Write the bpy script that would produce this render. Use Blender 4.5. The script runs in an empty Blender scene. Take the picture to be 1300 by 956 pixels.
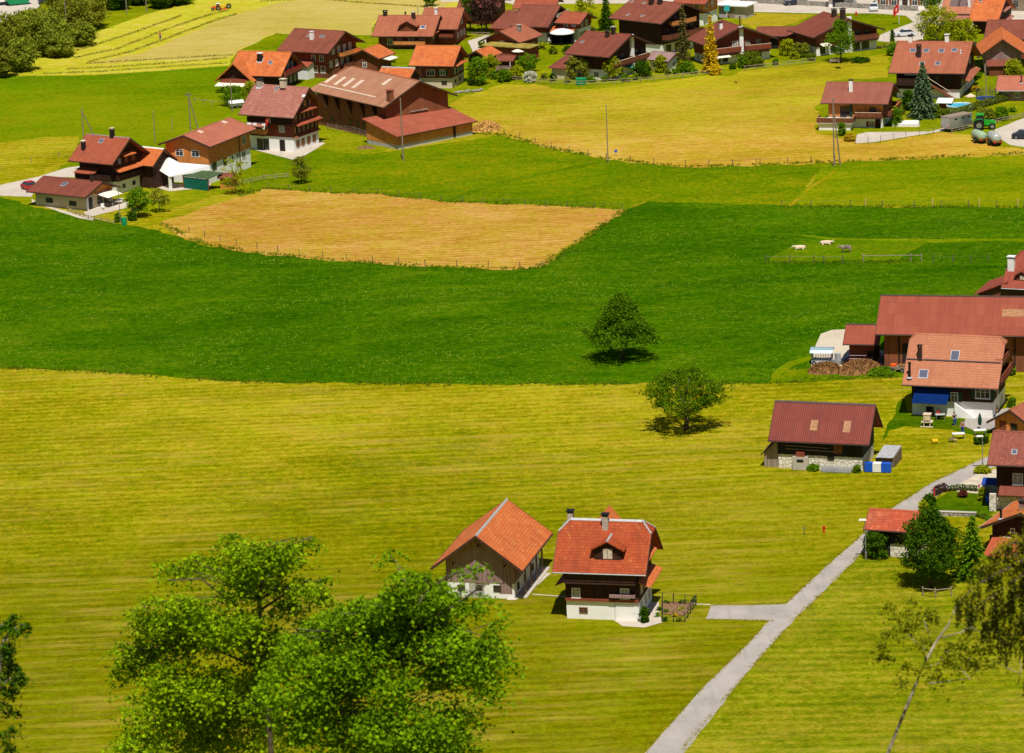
import bpy, math, random
import numpy as np
from mathutils import Vector, Matrix
from mathutils.geometry import tessellate_polygon
random.seed(7); RNG=np.random.default_rng(11)
R=math.radians; sin,cos,tan,pi=math.sin,math.cos,math.tan,math.pi
S=bpy.context.scene; COL=S.collection
# ------------------------------------------------------------------ camera model
F=4800.; CH=127.; TH=math.atan((478+787)/F); ROLL=R(2.4)
st,ct,cr,sr=sin(TH),cos(TH),cos(ROLL),sin(ROLL)
def ray(px,py):
    u=px-650; v=py-478
    u,v=u*cr-v*sr, u*sr+v*cr
    return Vector((u, F*ct-v*st, -(F*st+v*ct)))
def G(px,py,z=0.):
    d=ray(px,py); t=(z-CH)/d.z
    return Vector((d.x*t,d.y*t,z))
def AT(px,py,Y):
    d=ray(px,py); t=Y/d.y
    return Vector((d.x*t,Y,CH+d.z*t))
def Z(ox,oy,s): return lambda x,y:(ox+x/s,oy+y/s)
cam=bpy.data.cameras.new('camera'); co=bpy.data.objects.new('camera',cam); COL.objects.link(co)
co.matrix_world=Matrix.Translation((0,0,CH))@Matrix.Rotation(pi/2-TH,4,'X')@Matrix.Rotation(-ROLL,4,'Z')
cam.sensor_width=36; cam.lens=F/1300*36; cam.clip_start=1; cam.clip_end=9000; S.camera=co
cam.dof.use_dof=True; cam.dof.focus_distance=450; cam.dof.aperture_fstop=2.0
# ------------------------------------------------------------------ light
W=bpy.data.worlds.new('World'); S.world=W; W.use_nodes=True
n=W.node_tree.nodes; bg=n['Background']; sky=n.new('ShaderNodeTexSky'); sky.sky_type='NISHITA'; sky.sun_disc=False
SUN_EL,SUN_AZ=R(64),R(6)
sky.sun_elevation=SUN_EL; sky.sun_rotation=pi-SUN_AZ; sky.altitude=700; sky.dust_density=1.2
W.node_tree.links.new(sky.outputs[0],bg.inputs[0]); bg.inputs[1].default_value=.05
sl=bpy.data.lights.new('sun','SUN'); sl.energy=4.55; sl.angle=R(.53); sl.color=(1,.945,.84)
so=bpy.data.objects.new('sun',sl); COL.objects.link(so); so.location=(0,0,400)
sdir=Vector((sin(SUN_AZ)*cos(SUN_EL),-cos(SUN_AZ)*cos(SUN_EL),sin(SUN_EL)))
so.rotation_euler=sdir.to_track_quat('Z','Y').to_euler()
vs=S.view_settings; S.display_settings.display_device='sRGB'; vs.view_transform='Standard'; vs.look='None'; vs.exposure=.22; vs.gamma=1
# ------------------------------------------------------------------ materials
MATS={}
class NT:
    def __init__(s,name):
        s.m=bpy.data.materials.new(name); s.m.use_nodes=True; s.t=s.m.node_tree; s.N=s.t.nodes; s.b=s.N['Principled BSDF']
        s.b.inputs['Specular IOR Level'].default_value=.25; s.b.inputs['Roughness'].default_value=.8
    def n(s,ty,ins=None,**kw):
        o=s.N.new('ShaderNode'+ty)
        for k,v in kw.items(): setattr(o,k,v)
        for k,v in (ins or {}).items(): s.set(o.inputs[k],v)
        return o
    def set(s,i,v):
        if isinstance(v,bpy.types.NodeSocket): s.t.links.new(v,i)
        elif isinstance(v,(tuple,list)) and i.type=='RGBA': i.default_value=(*v[:3],1)
        else: i.default_value=v
    def col(s,v): s.set(s.b.inputs['Base Color'],v)
    def rough(s,v): s.set(s.b.inputs['Roughness'],v)
    def mix(s,f,a,b,bt='MIX'):
        o=s.n('Mix',data_type='RGBA',blend_type=bt)
        s.set(o.inputs[0],f); s.set(o.inputs[6],a); s.set(o.inputs[7],b); return o.outputs[2]
    def math(s,op,a,b=0.):
        o=s.n('Math',operation=op); s.set(o.inputs[0],a); s.set(o.inputs[1],b); return o.outputs[0]
    def ramp(s,f,lo,hi):
        o=s.n('MapRange'); s.set(o.inputs[0],f); s.set(o.inputs[1],lo); s.set(o.inputs[2],hi); return o.outputs[0]
    def noise(s,vec,scale,detail=3,rough=.55,dist=0):
        o=s.n('TexNoise',{'Scale':scale,'Detail':detail,'Roughness':rough,'Distortion':dist}); s.set(o.inputs['Vector'],vec); return o.outputs[0]
    def scaled(s,vec,sx,sy,sz=1,rot=0):
        o=s.n('Mapping'); s.set(o.inputs[0],vec); o.inputs[2].default_value=(0,0,rot); o.inputs[3].default_value=(sx,sy,sz)
        return o.outputs[0]
    def uv(s): return s.n('UVMap').outputs[0]
    def obj(s): return s.n('TexCoord').outputs['Object']
    def pos(s): return s.n('NewGeometry').outputs['Position']
    def isl(s): return s.n('NewGeometry').outputs['Random Per Island']
    def bump(s,h,st_,d=.05):
        o=s.n('Bump',{'Strength':st_,'Distance':d}); s.set(o.inputs['Height'],h); s.set(s.b.inputs['Normal'],o.outputs[0])
def lum(c,k): return tuple(min(1,x*k) for x in c)
def plain(name,c,rough=.6,metal=0,var=.25,scale=3.):
    if name in MATS: return MATS[name]
    t=NT(name); f=t.noise(t.obj(),scale,4)
    t.col(t.mix(t.ramp(f,.3,.7),lum(c,1-var),lum(c,1+var))); t.rough(rough); t.b.inputs['Specular IOR Level'].default_value=.25 if rough<.75 else .06; t.b.inputs['Metallic'].default_value=metal
    MATS[name]=t.m; return t.m
def tile(name,c,c2,tw=.28,th=.36,stain=(.05,.035,.03),stk=.5,lich=None):
    """clay roof tiles: real courses in u/v metres, each tile its own shade, streaky wear"""
    t=NT(name); uv=t.uv()
    br=t.n('TexBrick',{'Scale':1.0,'Mortar Size':.03,'Mortar Smooth':.3,'Bias':0.0,'Brick Width':tw,'Row Height':th,'Color1':(0,0,0),'Color2':(1,1,1),'Mortar':(.5,.5,.5)},offset=.5)
    t.set(br.inputs['Vector'],uv)
    rnd=t.n('SeparateColor',{0:br.outputs[0]}).outputs[0]
    base=t.mix(t.math('MULTIPLY',rnd,.85),c,c2)
    o=t.obj()
    big=t.ramp(t.noise(o,.35,4,.6),.35,.68)
    base=t.mix(t.math('MULTIPLY',big,.45),base,c2)
    streak=t.math('ADD',t.math('MULTIPLY',t.ramp(t.noise(t.scaled(uv,.9,.10),1.0,5,.7),.45,.68),.7),t.math('MULTIPLY',t.ramp(t.noise(t.scaled(uv,.35,.5),1.0,4,.65),.48,.66),.5))
    base=t.mix(t.math('MULTIPLY',streak,stk),base,stain)
    if lich: base=t.mix(t.math('MULTIPLY',t.ramp(t.noise(o,.7,5,.7),.56,.72),.65),base,lich)
    base=t.mix(t.math('MULTIPLY',t.ramp(rnd,.965,.985),.4),base,lich or lum(c2,1.3))
    base=t.mix(t.math('MULTIPLY',br.outputs[1],.4),base,lum(stain,.6))
    t.col(base); t.rough(.78)
    # each course overlaps the one below: saw-tooth height down the slope
    sv=t.n('SeparateXYZ',{0:uv}).outputs[1]
    saw=t.math('FRACT',t.math('DIVIDE',sv,th))
    wv=t.math('SINE',t.math('MULTIPLY',t.n('SeparateXYZ',{0:uv}).outputs[0],2*pi/tw))
    h=t.math('ADD',t.math('MULTIPLY',t.math('SUBTRACT',1.0,saw),.7),t.math('MULTIPLY',wv,.35))
    t.bump(h,.7,.04)
    MATS[name]=t.m; return t.m
def sheet(name,c,c2,pitch=.25,stain=(.06,.03,.025)):
    """profiled sheet roofing, ribs run down the slope"""
    t=NT(name); uv=t.uv(); o=t.obj()
    sx=t.n('SeparateXYZ',{0:uv}).outputs[0]; sy=t.n('SeparateXYZ',{0:uv}).outputs[1]
    rib=t.math('SINE',t.math('MULTIPLY',sx,2*pi/pitch))
    pan=t.n('TexWhiteNoise',noise_dimensions='2D')
    cv=t.n('CombineXYZ'); t.set(cv.inputs[0],t.math('FLOOR',t.math('DIVIDE',sx,1.05))); t.set(cv.inputs[1],t.math('FLOOR',t.math('DIVIDE',sy,2.4)))
    t.set(pan.inputs['Vector'],cv.outputs[0])
    base=t.mix(pan.outputs[0],c,c2)
    base=t.mix(t.math('MULTIPLY',t.ramp(t.noise(t.scaled(uv,2.2,.12),1.0,5,.7),.45,.78),.7),base,stain)
    base=t.mix(t.math('MULTIPLY',t.ramp(t.noise(o,.5,4),.45,.7),.4),base,c2)
    seam=t.ramp(t.math('FRACT',t.math('DIVIDE',sy,2.4)),.965,.985)
    base=t.mix(t.math('MULTIPLY',seam,.6),base,stain)
    t.col(base); t.rough(.6); t.bump(rib,.4,.025); MATS[name]=t.m; return t.m
def wood(name,c,c2,pl=.18,vert=True,lineup=.7):
    """boarding; planks in u/v metres, vertical or horizontal"""
    t=NT(name); uv=t.uv()
    sp=t.n('SeparateXYZ',{0:uv}); a=sp.outputs[0 if vert else 1]
    idx=t.math('FLOOR',t.math('DIVIDE',a,pl)); fr=t.math('FRACT',t.math('DIVIDE',a,pl))
    wn=t.n('TexWhiteNoise',noise_dimensions='1D'); t.set(wn.inputs['W'],idx)
    base=t.mix(wn.outputs[0],c,c2)
    gr=t.noise(t.scaled(uv,*( (14,.7) if vert else (.7,14))),1.0,4,.6)
    base=t.mix(t.math('MULTIPLY',t.ramp(gr,.4,.75),.5),base,lum(c,.55))
    base=t.mix(t.math('MULTIPLY',t.ramp(t.noise(t.obj(),.6,3),.5,.75),.35),base,lum(c2,1.35))
    gap=t.math('SUBTRACT',1.0,t.ramp(t.math('ABSOLUTE',t.math('SUBTRACT',fr,.5)),.40,.47))
    base=t.mix(t.math('MULTIPLY',t.math('SUBTRACT',1.0,gap),lineup),base,lum(c,.3))
    t.col(base); t.rough(.82); t.bump(gap,.6,.02); MATS[name]=t.m; return t.m
def plaster(name,c,dirt=(.35,.3,.24),k=.35):
    t=NT(name); o=t.obj()
    f=t.ramp(t.noise(o,.9,5,.65),.48,.8); g=t.ramp(t.noise(t.scaled(t.uv(),3,.25),1.0,4),.55,.8)
    b=t.mix(t.math('MULTIPLY',f,k),c,dirt); b=t.mix(t.math('MULTIPLY',g,k*.6),b,dirt)
    t.col(b); t.rough(.9); t.bump(t.noise(o,14,3),.25,.02); MATS[name]=t.m; return t.m
def stone(name,c,c2,joint,sc=1.6):
    t=NT(name); uv=t.uv()
    v=t.n('TexVoronoi',{'Scale':sc},feature='DISTANCE_TO_EDGE'); t.set(v.inputs['Vector'],uv)
    w=t.n('TexVoronoi',{'Scale':sc}); t.set(w.inputs['Vector'],uv)
    rr=t.n('SeparateColor',{0:w.outputs[1]}).outputs[0]
    b=t.mix(rr,c,c2); b=t.mix(t.math('SUBTRACT',1.0,t.ramp(v.outputs[0],.0,.09)),b,joint)
    b=t.mix(t.math('MULTIPLY',t.ramp(t.noise(t.obj(),.8,5,.7),.5,.75),.55),b,joint)
    t.col(b); t.rough(.9); t.bump(t.ramp(v.outputs[0],0,.12),.7,.05); MATS[name]=t.m; return t.m
def glass(name,c=(.03,.04,.05)):
    t=NT(name); t.col(c); t.rough(.08); t.b.inputs['Specular IOR Level'].default_value=.6; MATS[name]=t.m; return t.m
def grass(name,dark,mid,light,rot=0.,stripe=1.,fine=1.0,patch=1.0,k=3.2,flower=None,famt=.0,fsc=2.2,dry=None,damt=0.,far=None,y0=0,y1=1,near=None,n0=0,n1=1,rows=None,hue=.55):
    """meadow: patches, mowing swaths in one direction, tufts and blades, dry litter, flower heads"""
    t=NT(name); p=t.pos()
    parts=[(t.noise(p,.02,3),.6*patch),(t.noise(t.scaled(p,.06,.13,1,rot),1.0,4,.65,.8),.6*patch),(t.noise(t.scaled(p,.2,.6,1,rot),1.0,4,.7,.8),.5*stripe),(t.noise(t.scaled(p,.5,1.5,1,rot),1.0,3,.7,.5),.55*stripe),(t.noise(t.scaled(p,1.0,.6,1,0),1.0,4,.75),.85*fine),(t.noise(p,2.2,3,.75),.9*fine)]
    if rows:
        wv=t.n('TexWave',{'Scale':rows,'Distortion':3.2,'Detail':3,'Detail Scale':1.0},bands_direction='Y'); t.set(wv.inputs['Vector'],t.scaled(p,.10,1,1,rot)); parts.append((wv.outputs[1],.15))
    w=.5
    for q,am in parts: w=t.math('ADD',w,t.math('MULTIPLY',t.math('SUBTRACT',q,.5),am*k*.55))
    r=t.n('ValToRGB'); t.set(r.inputs[0],w); e=r.color_ramp.elements; e[0].color=(*dark,1); e[1].color=(*light,1); e[0].position=.05; e[1].position=.95
    x=r.color_ramp.elements.new(.5); x.color=(*mid,1); c=r.outputs[0]
    yy=t.n('SeparateXYZ',{0:p}).outputs[1]; yy=t.math('ADD',yy,t.math('MULTIPLY',t.math('SUBTRACT',t.noise(t.scaled(p,.012,.05,1,rot),1.0,4),.5),70.))
    for g,ya,yb in ((far,y0,y1),(near,n0,n1)):
        if g: c=t.mix(t.math('MULTIPLY',t.ramp(yy,ya,yb),g[1]),c,t.mix(t.ramp(w,.1,.9),lum(g[0],.66),lum(g[0],1.28)))
    if dry:
        d=t.math('MULTIPLY',t.ramp(t.noise(t.scaled(p,.06,.5,1,rot),1.0,5,.7),.47,.66),t.ramp(t.noise(p,.035,3),.42,.6))
        c=t.mix(t.math('MULTIPLY',d,damt),c,dry)
    if flower:
        v=t.n('TexVoronoi',{'Scale':fsc,'Randomness':1.0}); t.set(v.inputs['Vector'],t.scaled(p,1.,.55,1,rot))
        hit=t.math('SUBTRACT',1.0,t.ramp(v.outputs[0],.14,.34))
        keep=t.ramp(t.n('SeparateColor',{0:v.outputs[1]}).outputs[0],.25,.65)
        zone=t.ramp(t.math('ADD',t.math('MULTIPLY',t.noise(t.scaled(p,.035,.09,1,rot),1.0,4,.65),.6),t.math('MULTIPLY',t.noise(t.scaled(p,.2,.5,1,rot),1.0,3,.65),.4)),.45,.60)
        c=t.mix(t.math('MULTIPLY',t.math('MULTIPLY',hit,keep),t.math('MULTIPLY',zone,famt)),c,flower)
    hn=t.ramp(t.math('ADD',t.math('MULTIPLY',t.noise(t.scaled(p,.9,.5),1.0,4,.7),.6),t.math('MULTIPLY',t.noise(t.scaled(p,.16,.12),1.0,3,.6),.4)),.38,.62)
    c=t.mix(hue,c,t.mix(hn,(.76,1.0,.2),(1.05,.85,1.9)),'MULTIPLY')
    t.col(c); t.rough(1.0); t.b.inputs['Specular IOR Level'].default_value=0
    t.bump(t.math('ADD',t.math('MULTIPLY',t.noise(p,.85,4,.7),.7),t.math('MULTIPLY',t.noise(p,2.7,3,.7),.5)),.5,.22)
    MATS[name]=t.m; return t.m
def leafm(name,a,b,trans=.35,k=.4):
    t=NT(name); i=t.isl()
    c=t.mix(i,a,b); c=t.mix(t.math('MULTIPLY',t.ramp(t.noise(t.obj(),.55,3),.35,.7),k),c,b)
    t.col(c); t.rough(.7); t.b.inputs['Specular IOR Level'].default_value=.06
    tr=t.n('BsdfTranslucent'); t.set(tr.inputs[0],t.mix(.5,c,lum(b,1.3)))
    mx=t.n('MixShader',{0:trans}); out=t.N['Material Output']
    t.t.links.new(t.b.outputs[0],mx.inputs[1]); t.t.links.new(tr.outputs[0],mx.inputs[2]); t.t.links.new(mx.outputs[0],out.inputs[0])
    MATS[name]=t.m; return t.m
# ------------------------------------------------------------------ mesh helpers
class MB:
    def __init__(s): s.v=[]; s.f=[]
    def add(s,vs,fs):
        o=len(s.v); s.v+=[tuple(x) for x in vs]; s.f+=[tuple(i+o for i in f) for f in fs]; return s
    def box(s,x0,x1,y0,y1,z0,z1):
        return s.add([(x0,y0,z0),(x1,y0,z0),(x1,y1,z0),(x0,y1,z0),(x0,y0,z1),(x1,y0,z1),(x1,y1,z1),(x0,y1,z1)],
            [(0,3,2,1),(4,5,6,7),(0,1,5,4),(1,2,6,5),(2,3,7,6),(3,0,4,7)])
    def hexa(s,b,t):   # bottom and top quads
        return s.add(list(b)+list(t),[(0,3,2,1),(4,5,6,7),(0,1,5,4),(1,2,6,5),(2,3,7,6),(3,0,4,7)])
    def tube(s,pts,rs,n=8,cap=True):
        pts=[Vector(p) for p in pts]; rings=[]
        if not isinstance(rs,(list,tuple)): rs=[rs]*len(pts)
        up=None
        for i,p in enumerate(pts):
            d=(pts[min(i+1,len(pts)-1)]-pts[max(i-1,0)])
            if d.length<1e-6: d=Vector((0,0,1))
            d.normalize()
            a=Vector((0,0,1)) if abs(d.z)<.9 else Vector((1,0,0))
            x=d.cross(a).normalized(); y=d.cross(x)
            rings.append([p+(x*cos(2*pi*k/n)+y*sin(2*pi*k/n))*rs[i] for k in range(n)])
        vs=[q for r in rings for q in r]; fs=[]
        for i in range(len(pts)-1):
            for k in range(n):
                a=i*n+k; b=i*n+(k+1)%n; fs.append((a,a+n,b+n,b))
        if cap: fs+= [tuple(range(n)), tuple(reversed(range((len(pts)-1)*n,len(pts)*n)))]
        return s.add(vs,fs)
    def lathe(s,c,prof,n=16):   # (r,z)
        c=Vector(c); vs=[c+Vector((r*cos(2*pi*k/n),r*sin(2*pi*k/n),z)) for r,z in prof for k in range(n)]
        fs=[]
        for i in range(len(prof)-1):
            for k in range(n):
                a=i*n+k; b=i*n+(k+1)%n; fs.append((a,b,b+n,a+n))
        fs+=[tuple(reversed(range(n))),tuple(range((len(prof)-1)*n,len(prof)*n))]
        return s.add(vs,fs)
    def prism(s,poly,x0,x1,axis='x'):  # polygon (a,b) extruded along axis
        def m(a,b,x): return {'x':(x,a,b),'y':(a,x,b),'z':(a,b,x)}[axis]
        k=len(poly); vs=[m(a,b,x0) for a,b in poly]+[m(a,b,x1) for a,b in poly]
        fs=[tuple(range(k)),tuple(reversed(range(k,2*k)))]+[(i,i+k,(i+1)%k+k,(i+1)%k) for i in range(k)]
        return s.add(vs,fs)
    def shell(s,polys,t):   # top polygons -> solid sheet of vertical thickness t
        vid={}; vs=[]; fs=[]
        def g(p):
            k=tuple(round(c,4) for c in p)
            if k not in vid: vid[k]=len(vs); vs.append(tuple(p))
            return vid[k]
        for p in polys: fs.append([g(q) for q in p])
        m=len(vs); E={}
        for f in fs:
            for i in range(len(f)): E[(f[i],f[(i+1)%len(f)])]=1
        out=[tuple(f) for f in fs]+[tuple(i+m for i in reversed(f)) for f in fs]
        for (a,b) in E:
            if (b,a) not in E: out.append((a,a+m,b+m,b))
        return s.add(vs+[(x,y,z-t) for x,y,z in vs],out)
    def ball(s,c,r,n=10,m=6,sz=1):
        return s.lathe(c,[(max(.001,r*sin(pi*i/m)),-r*sz*cos(pi*i/m)) for i in range(m+1)],n)
    def build(s,name,mat,parent=None,label=None,smooth=False):
        me=bpy.data.meshes.new(name); me.from_pydata(s.v,[],s.f); me.validate(); me.update()
        if parent is None or not smooth: pass
        uv=me.uv_layers.new(name='UVMap')
        n_=np.empty(len(me.polygons)*3,np.float32); me.polygons.foreach_get('normal',n_); n_=n_.reshape(-1,3)
        for pl,nm in zip(me.polygons,n_):
            h=math.hypot(nm[0],nm[1])
            if h<.02: ux,uy,uz=1,0,0
            else: ux,uy,uz=-nm[1]/h,nm[0]/h,0
            vx,vy,vz=nm[1]*uz-nm[2]*uy,nm[2]*ux-nm[0]*uz,nm[0]*uy-nm[1]*ux
            for li in pl.loop_indices:
                c=me.vertices[me.loops[li].vertex_index].co
                uv.data[li].uv=(c.x*ux+c.y*uy+c.z*uz,c.x*vx+c.y*vy+c.z*vz)
        if smooth: me.polygons.foreach_set('use_smooth',[True]*len(me.polygons))
        if mat: me.materials.append(mat)
        o=bpy.data.objects.new(name,me); COL.objects.link(o)
        if parent: o.parent=parent
        if label: o['label']=label
        return o
def tag(o,label,cat,group=None):
    o['label']=label; o['category']=cat
    if group: o['group']=group
    return o
def thing(name,label,cat,loc,rz=0,group=None):
    o=bpy.data.objects.new(name,None); COL.objects.link(o); o.location=loc; o.rotation_euler=(0,0,rz); o.empty_display_size=.3
    return tag(o,label,cat,group)
def dup(root,loc,rz,label=None,sc=1):
    r=root.copy(); COL.objects.link(r); r.location=loc; r.rotation_euler=(0,0,rz); r.scale=(sc,sc,sc)
    if label: r['label']=label
    for ch in root.children:
        c=ch.copy(); COL.objects.link(c); c.parent=r
        for g in ch.children:
            d=g.copy(); COL.objects.link(d); d.parent=c
    return r
def quads(name,V,mat,parent=None):
    """V (n,4,3) -> mesh of n separate quads"""
    n_=len(V); me=bpy.data.meshes.new(name); me.vertices.add(4*n_); me.loops.add(4*n_); me.polygons.add(n_)
    me.vertices.foreach_set('co',np.ascontiguousarray(V,dtype=np.float32).ravel())
    me.loops.foreach_set('vertex_index',np.arange(4*n_,dtype=np.int32))
    me.polygons.foreach_set('loop_start',np.arange(0,4*n_,4,dtype=np.int32))
    me.update(calc_edges=True); me.validate(); me.materials.append(mat)
    o=bpy.data.objects.new(name,me); COL.objects.link(o)
    if parent: o.parent=parent
    return o
# ------------------------------------------------------------------ palette
M={}
M['orange']=tile('orange_tiles',(.47,.100,.022),(.66,.19,.05),stain=(.26,.06,.022),lich=(.62,.26,.10))
M['red']=tile('red_tiles',(.31,.044,.012),(.44,.082,.021),stain=(.12,.026,.012),lich=(.52,.16,.04))
M['oldred']=tile('old_red_tiles',(.40,.058,.026),(.52,.11,.04),tw=.3,th=.42,stain=(.15,.045,.03),lich=(.56,.22,.12))
M['deep']=tile('deep_red_tiles',(.25,.045,.026),(.34,.075,.04),stain=(.10,.03,.022))
M['salmon']=tile('salmon_tiles',(.42,.155,.080),(.48,.19,.10),stain=(.33,.105,.058),stk=.6)
M['pink']=tile('weathered_pink_tiles',(.32,.115,.085),(.40,.155,.115),stain=(.22,.07,.05),lich=(.52,.33,.26))
M['umber']=tile('umber_tiles',(.255,.080,.052),(.31,.105,.07),stain=(.17,.05,.035),stk=.55)
M['brown']=tile('brown_tiles',(.205,.056,.032),(.26,.075,.043),stain=(.12,.034,.022),stk=.65)
M['dkbrown']=tile('dark_brown_tiles',(.195,.048,.028),(.24,.064,.038),stain=(.11,.031,.021),stk=.65)
M['redbrown']=tile('red_brown_tiles',(.31,.072,.034),(.38,.092,.043),stain=(.18,.045,.025),stk=.55)
M['midbrown']=tile('mid_brown_tiles',(.335,.10,.050),(.40,.13,.066),stain=(.22,.06,.034),stk=.55)
M['speck']=tile('speckled_red_tiles',(.17,.045,.032),(.34,.10,.068),stain=(.10,.035,.026),stk=.3)
M['rust']=sheet('rusty_sheet_roof',(.165,.025,.0145),(.20,.034,.020),stain=(.09,.02,.015))
M['barnsheet']=sheet('brown_fibre_sheet_roof',(.34,.155,.085),(.40,.19,.11),pitch=.5,stain=(.24,.105,.06))
M['longbarn']=sheet('long_barn_roof',(.255,.056,.030),(.30,.072,.039),pitch=.35,stain=(.17,.038,.024))
M['flatred']=plain('red_brown_roofing_felt',(.37,.125,.078),.85,var=.10,scale=.6)
M['dark']=wood('dark_timber',(.032,.013,.008),(.065,.024,.014))
M['brownw']=wood('brown_timber',(.15,.045,.020),(.24,.080,.035))
M['redw']=wood('red_brown_timber',(.20,.043,.021),(.29,.070,.034),pl=.22,vert=False)
M['orangew']=wood('orange_timber',(.62,.215,.05),(.74,.29,.075))
M['greyw']=wood('weathered_grey_timber',(.26,.155,.145),(.37,.24,.225))
M['silverw']=wood('silver_timber',(.25,.19,.15),(.38,.30,.24))
M['blackw']=wood('black_timber',(.014,.010,.009),(.03,.022,.018))
M['barnw']=wood('barn_boarding',(.20,.062,.028),(.29,.10,.045))
M['white']=plaster('white_plaster',(.82,.81,.79),k=.18)
M['cream']=plaster('cream_plaster',(.62,.52,.38))
M['grey']=plaster('grey_render',(.42,.40,.37))
M['annexred']=plain('brown_red_felt',(.31,.085,.05),.85,var=.15,scale=.6); M['rubble']=stone('limewashed_rubble',(.80,.76,.68),(.70,.64,.54),(.42,.34,.25),2.1)
M['drystone']=stone('grey_field_stone',(.42,.38,.33),(.30,.27,.24),(.12,.11,.09),1.4)
M['glass']=glass('window_glass'); M['curtain']=plain('curtained_glass',(.34,.31,.28),.3,var=.4,scale=5)
M['sky_glass']=glass('roof_window_glass',(.10,.11,.16))
M['wframe']=plain('white_paint',(.78,.76,.72),.5,var=.05); M['dframe']=plain('brown_frame',(.06,.03,.02),.6)
M['shut_g']=plain('green_shutter',(.012,.05,.03),.6); M['shut_b']=plain('brown_shutter',(.22,.075,.025),.6); M['shut_r']=plain('red_shutter',(.22,.03,.015),.6)
M['shut_t']=plain('tan_shutter',(.42,.20,.085),.6); M['shut_w']=plain('pale_shutter',(.55,.46,.36),.6)
M['zinc']=plain('zinc_flashing',(.42,.43,.45),.6,.15,var=.15,scale=1.5); M['copper']=plain('dark_metal',(.07,.045,.04),.45,.5)
M['brick']=plain('chimney_render',(.42,.36,.31),.9,var=.3,scale=4); M['blackm']=plain('black_metal',(.02,.02,.022),.45,.4)
M['whitem']=plain('white_metal',(.75,.75,.73),.4); M['steel']=plain('galvanised_steel',(.42,.43,.44),.4,.8,var=.12)
M['awn']=plain('cream_awning',(.80,.72,.58),.85,var=.08); M['awnw']=plain('white_canvas',(.74,.73,.71),.85,var=.05)
M['blue_tarp']=plain('blue_awning_cloth',(.003,.022,.13),.9,var=.08); M['blue']=plain('blue_plastic',(.01,.09,.52),.4,var=.1)
M['greenp']=plain('green_plastic',(.01,.28,.10),.45,var=.1); M['turq']=plain('turquoise_cloth',(.03,.40,.45),.7)
M['pole']=plain('weathered_pole_wood',(.26,.20,.155),.85,var=.2,scale=6); M['rail']=plain('weathered_rail_wood',(.30,.24,.18),.85,var=.25,scale=3)
M['stake']=plain('grey_stake_wood',(.17,.13,.09),.85); M['newstake']=plain('fresh_stake_wood',(.52,.36,.13),.8)
M['conc']=plaster('concrete',(.46,.42,.36),(.28,.25,.20)); M['gravel']=plain('pale_gravel',(.50,.43,.34),.95,var=.22,scale=.9)
M['redp']=plain('red_paint',(.55,.02,.015),.35,var=.08); M['yellow']=plain('yellow_plastic',(.75,.45,.01),.45)
M['trac_g']=plain('green_tractor_paint',(.02,.33,.02),.35); M['tyre']=plain('tyre_rubber',(.018,.018,.018),.85)
M['orangep']=plain('orange_machine_paint',(.70,.10,.02),.4); M['bark']=plain('tree_bark',(.10,.075,.055),.9,var=.35,scale=4)
M['palebark']=plain('pale_bark',(.33,.27,.22),.85,var=.3,scale=4); M['skin']=plain('skin',(.50,.28,.20),.6,var=.05)
M['soil']=plain('garden_soil',(.20,.115,.065),.95,var=.35,scale=2.5); M['muck']=plain('straw_manure',(.23,.115,.042),.95,var=.5,scale=2)
M['straw']=plain('cut_firewood',(.58,.34,.10),.85,var=.4,scale=3); M['carwhite']=plain('white_car_paint',(.62,.63,.65),.25,var=.03)
M['cardark']=plain('dark_car_paint',(.03,.035,.05),.25); M['carred']=plain('red_car_paint',(.45,.01,.012),.25,var=.05)
M['pool']=plain('pool_water',(.10,.50,.72),.12,var=.08); M['cloth_b']=plain('blue_cloth',(.02,.06,.30),.8); M['cloth_k']=plain('dark_cloth',(.02,.022,.035),.85)
M['cloth_r']=plain('red_cloth',(.55,.03,.02),.8); M['cloth_p']=plain('pink_brown_cloth',(.40,.17,.12),.8); M['hair']=plain('brown_hair',(.05,.03,.02),.8)
M['cow_w']=plain('cream_hide',(.70,.55,.40),.8,var=.12,scale=2); M['cow_g']=plain('grey_brown_hide',(.26,.19,.16),.8,var=.5,scale=1.2)
M['tanp']=plain('pale_timber',(.62,.48,.34),.75); M['redmet']=plain('brown_red_metal',(.16,.04,.03),.5)
M['green_tent']=plain('dark_green_canvas',(.01,.12,.085),.8); M['moss']=plain('mossy_roof',(.30,.23,.05),.95,var=.5,scale=.9)
M['greenfelt']=plain('green_roofing',(.06,.10,.045),.85,var=.2,scale=1.2); M['solar']=glass('solar_glass',(.16,.11,.10))
M['tank_g']=plain('pale_green_tank',(.30,.42,.27),.5,var=.25,scale=1); M['tank_s']=plain('grey_tank',(.40,.43,.41),.45,.2,var=.15,scale=1)
M['slab']=plain('translucent_sheet',(.62,.47,.36),.5,var=.15,scale=2); M['pale_sheet']=plain('yellowed_sheet',(.34,.17,.08),.6,var=.35,scale=3)
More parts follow.
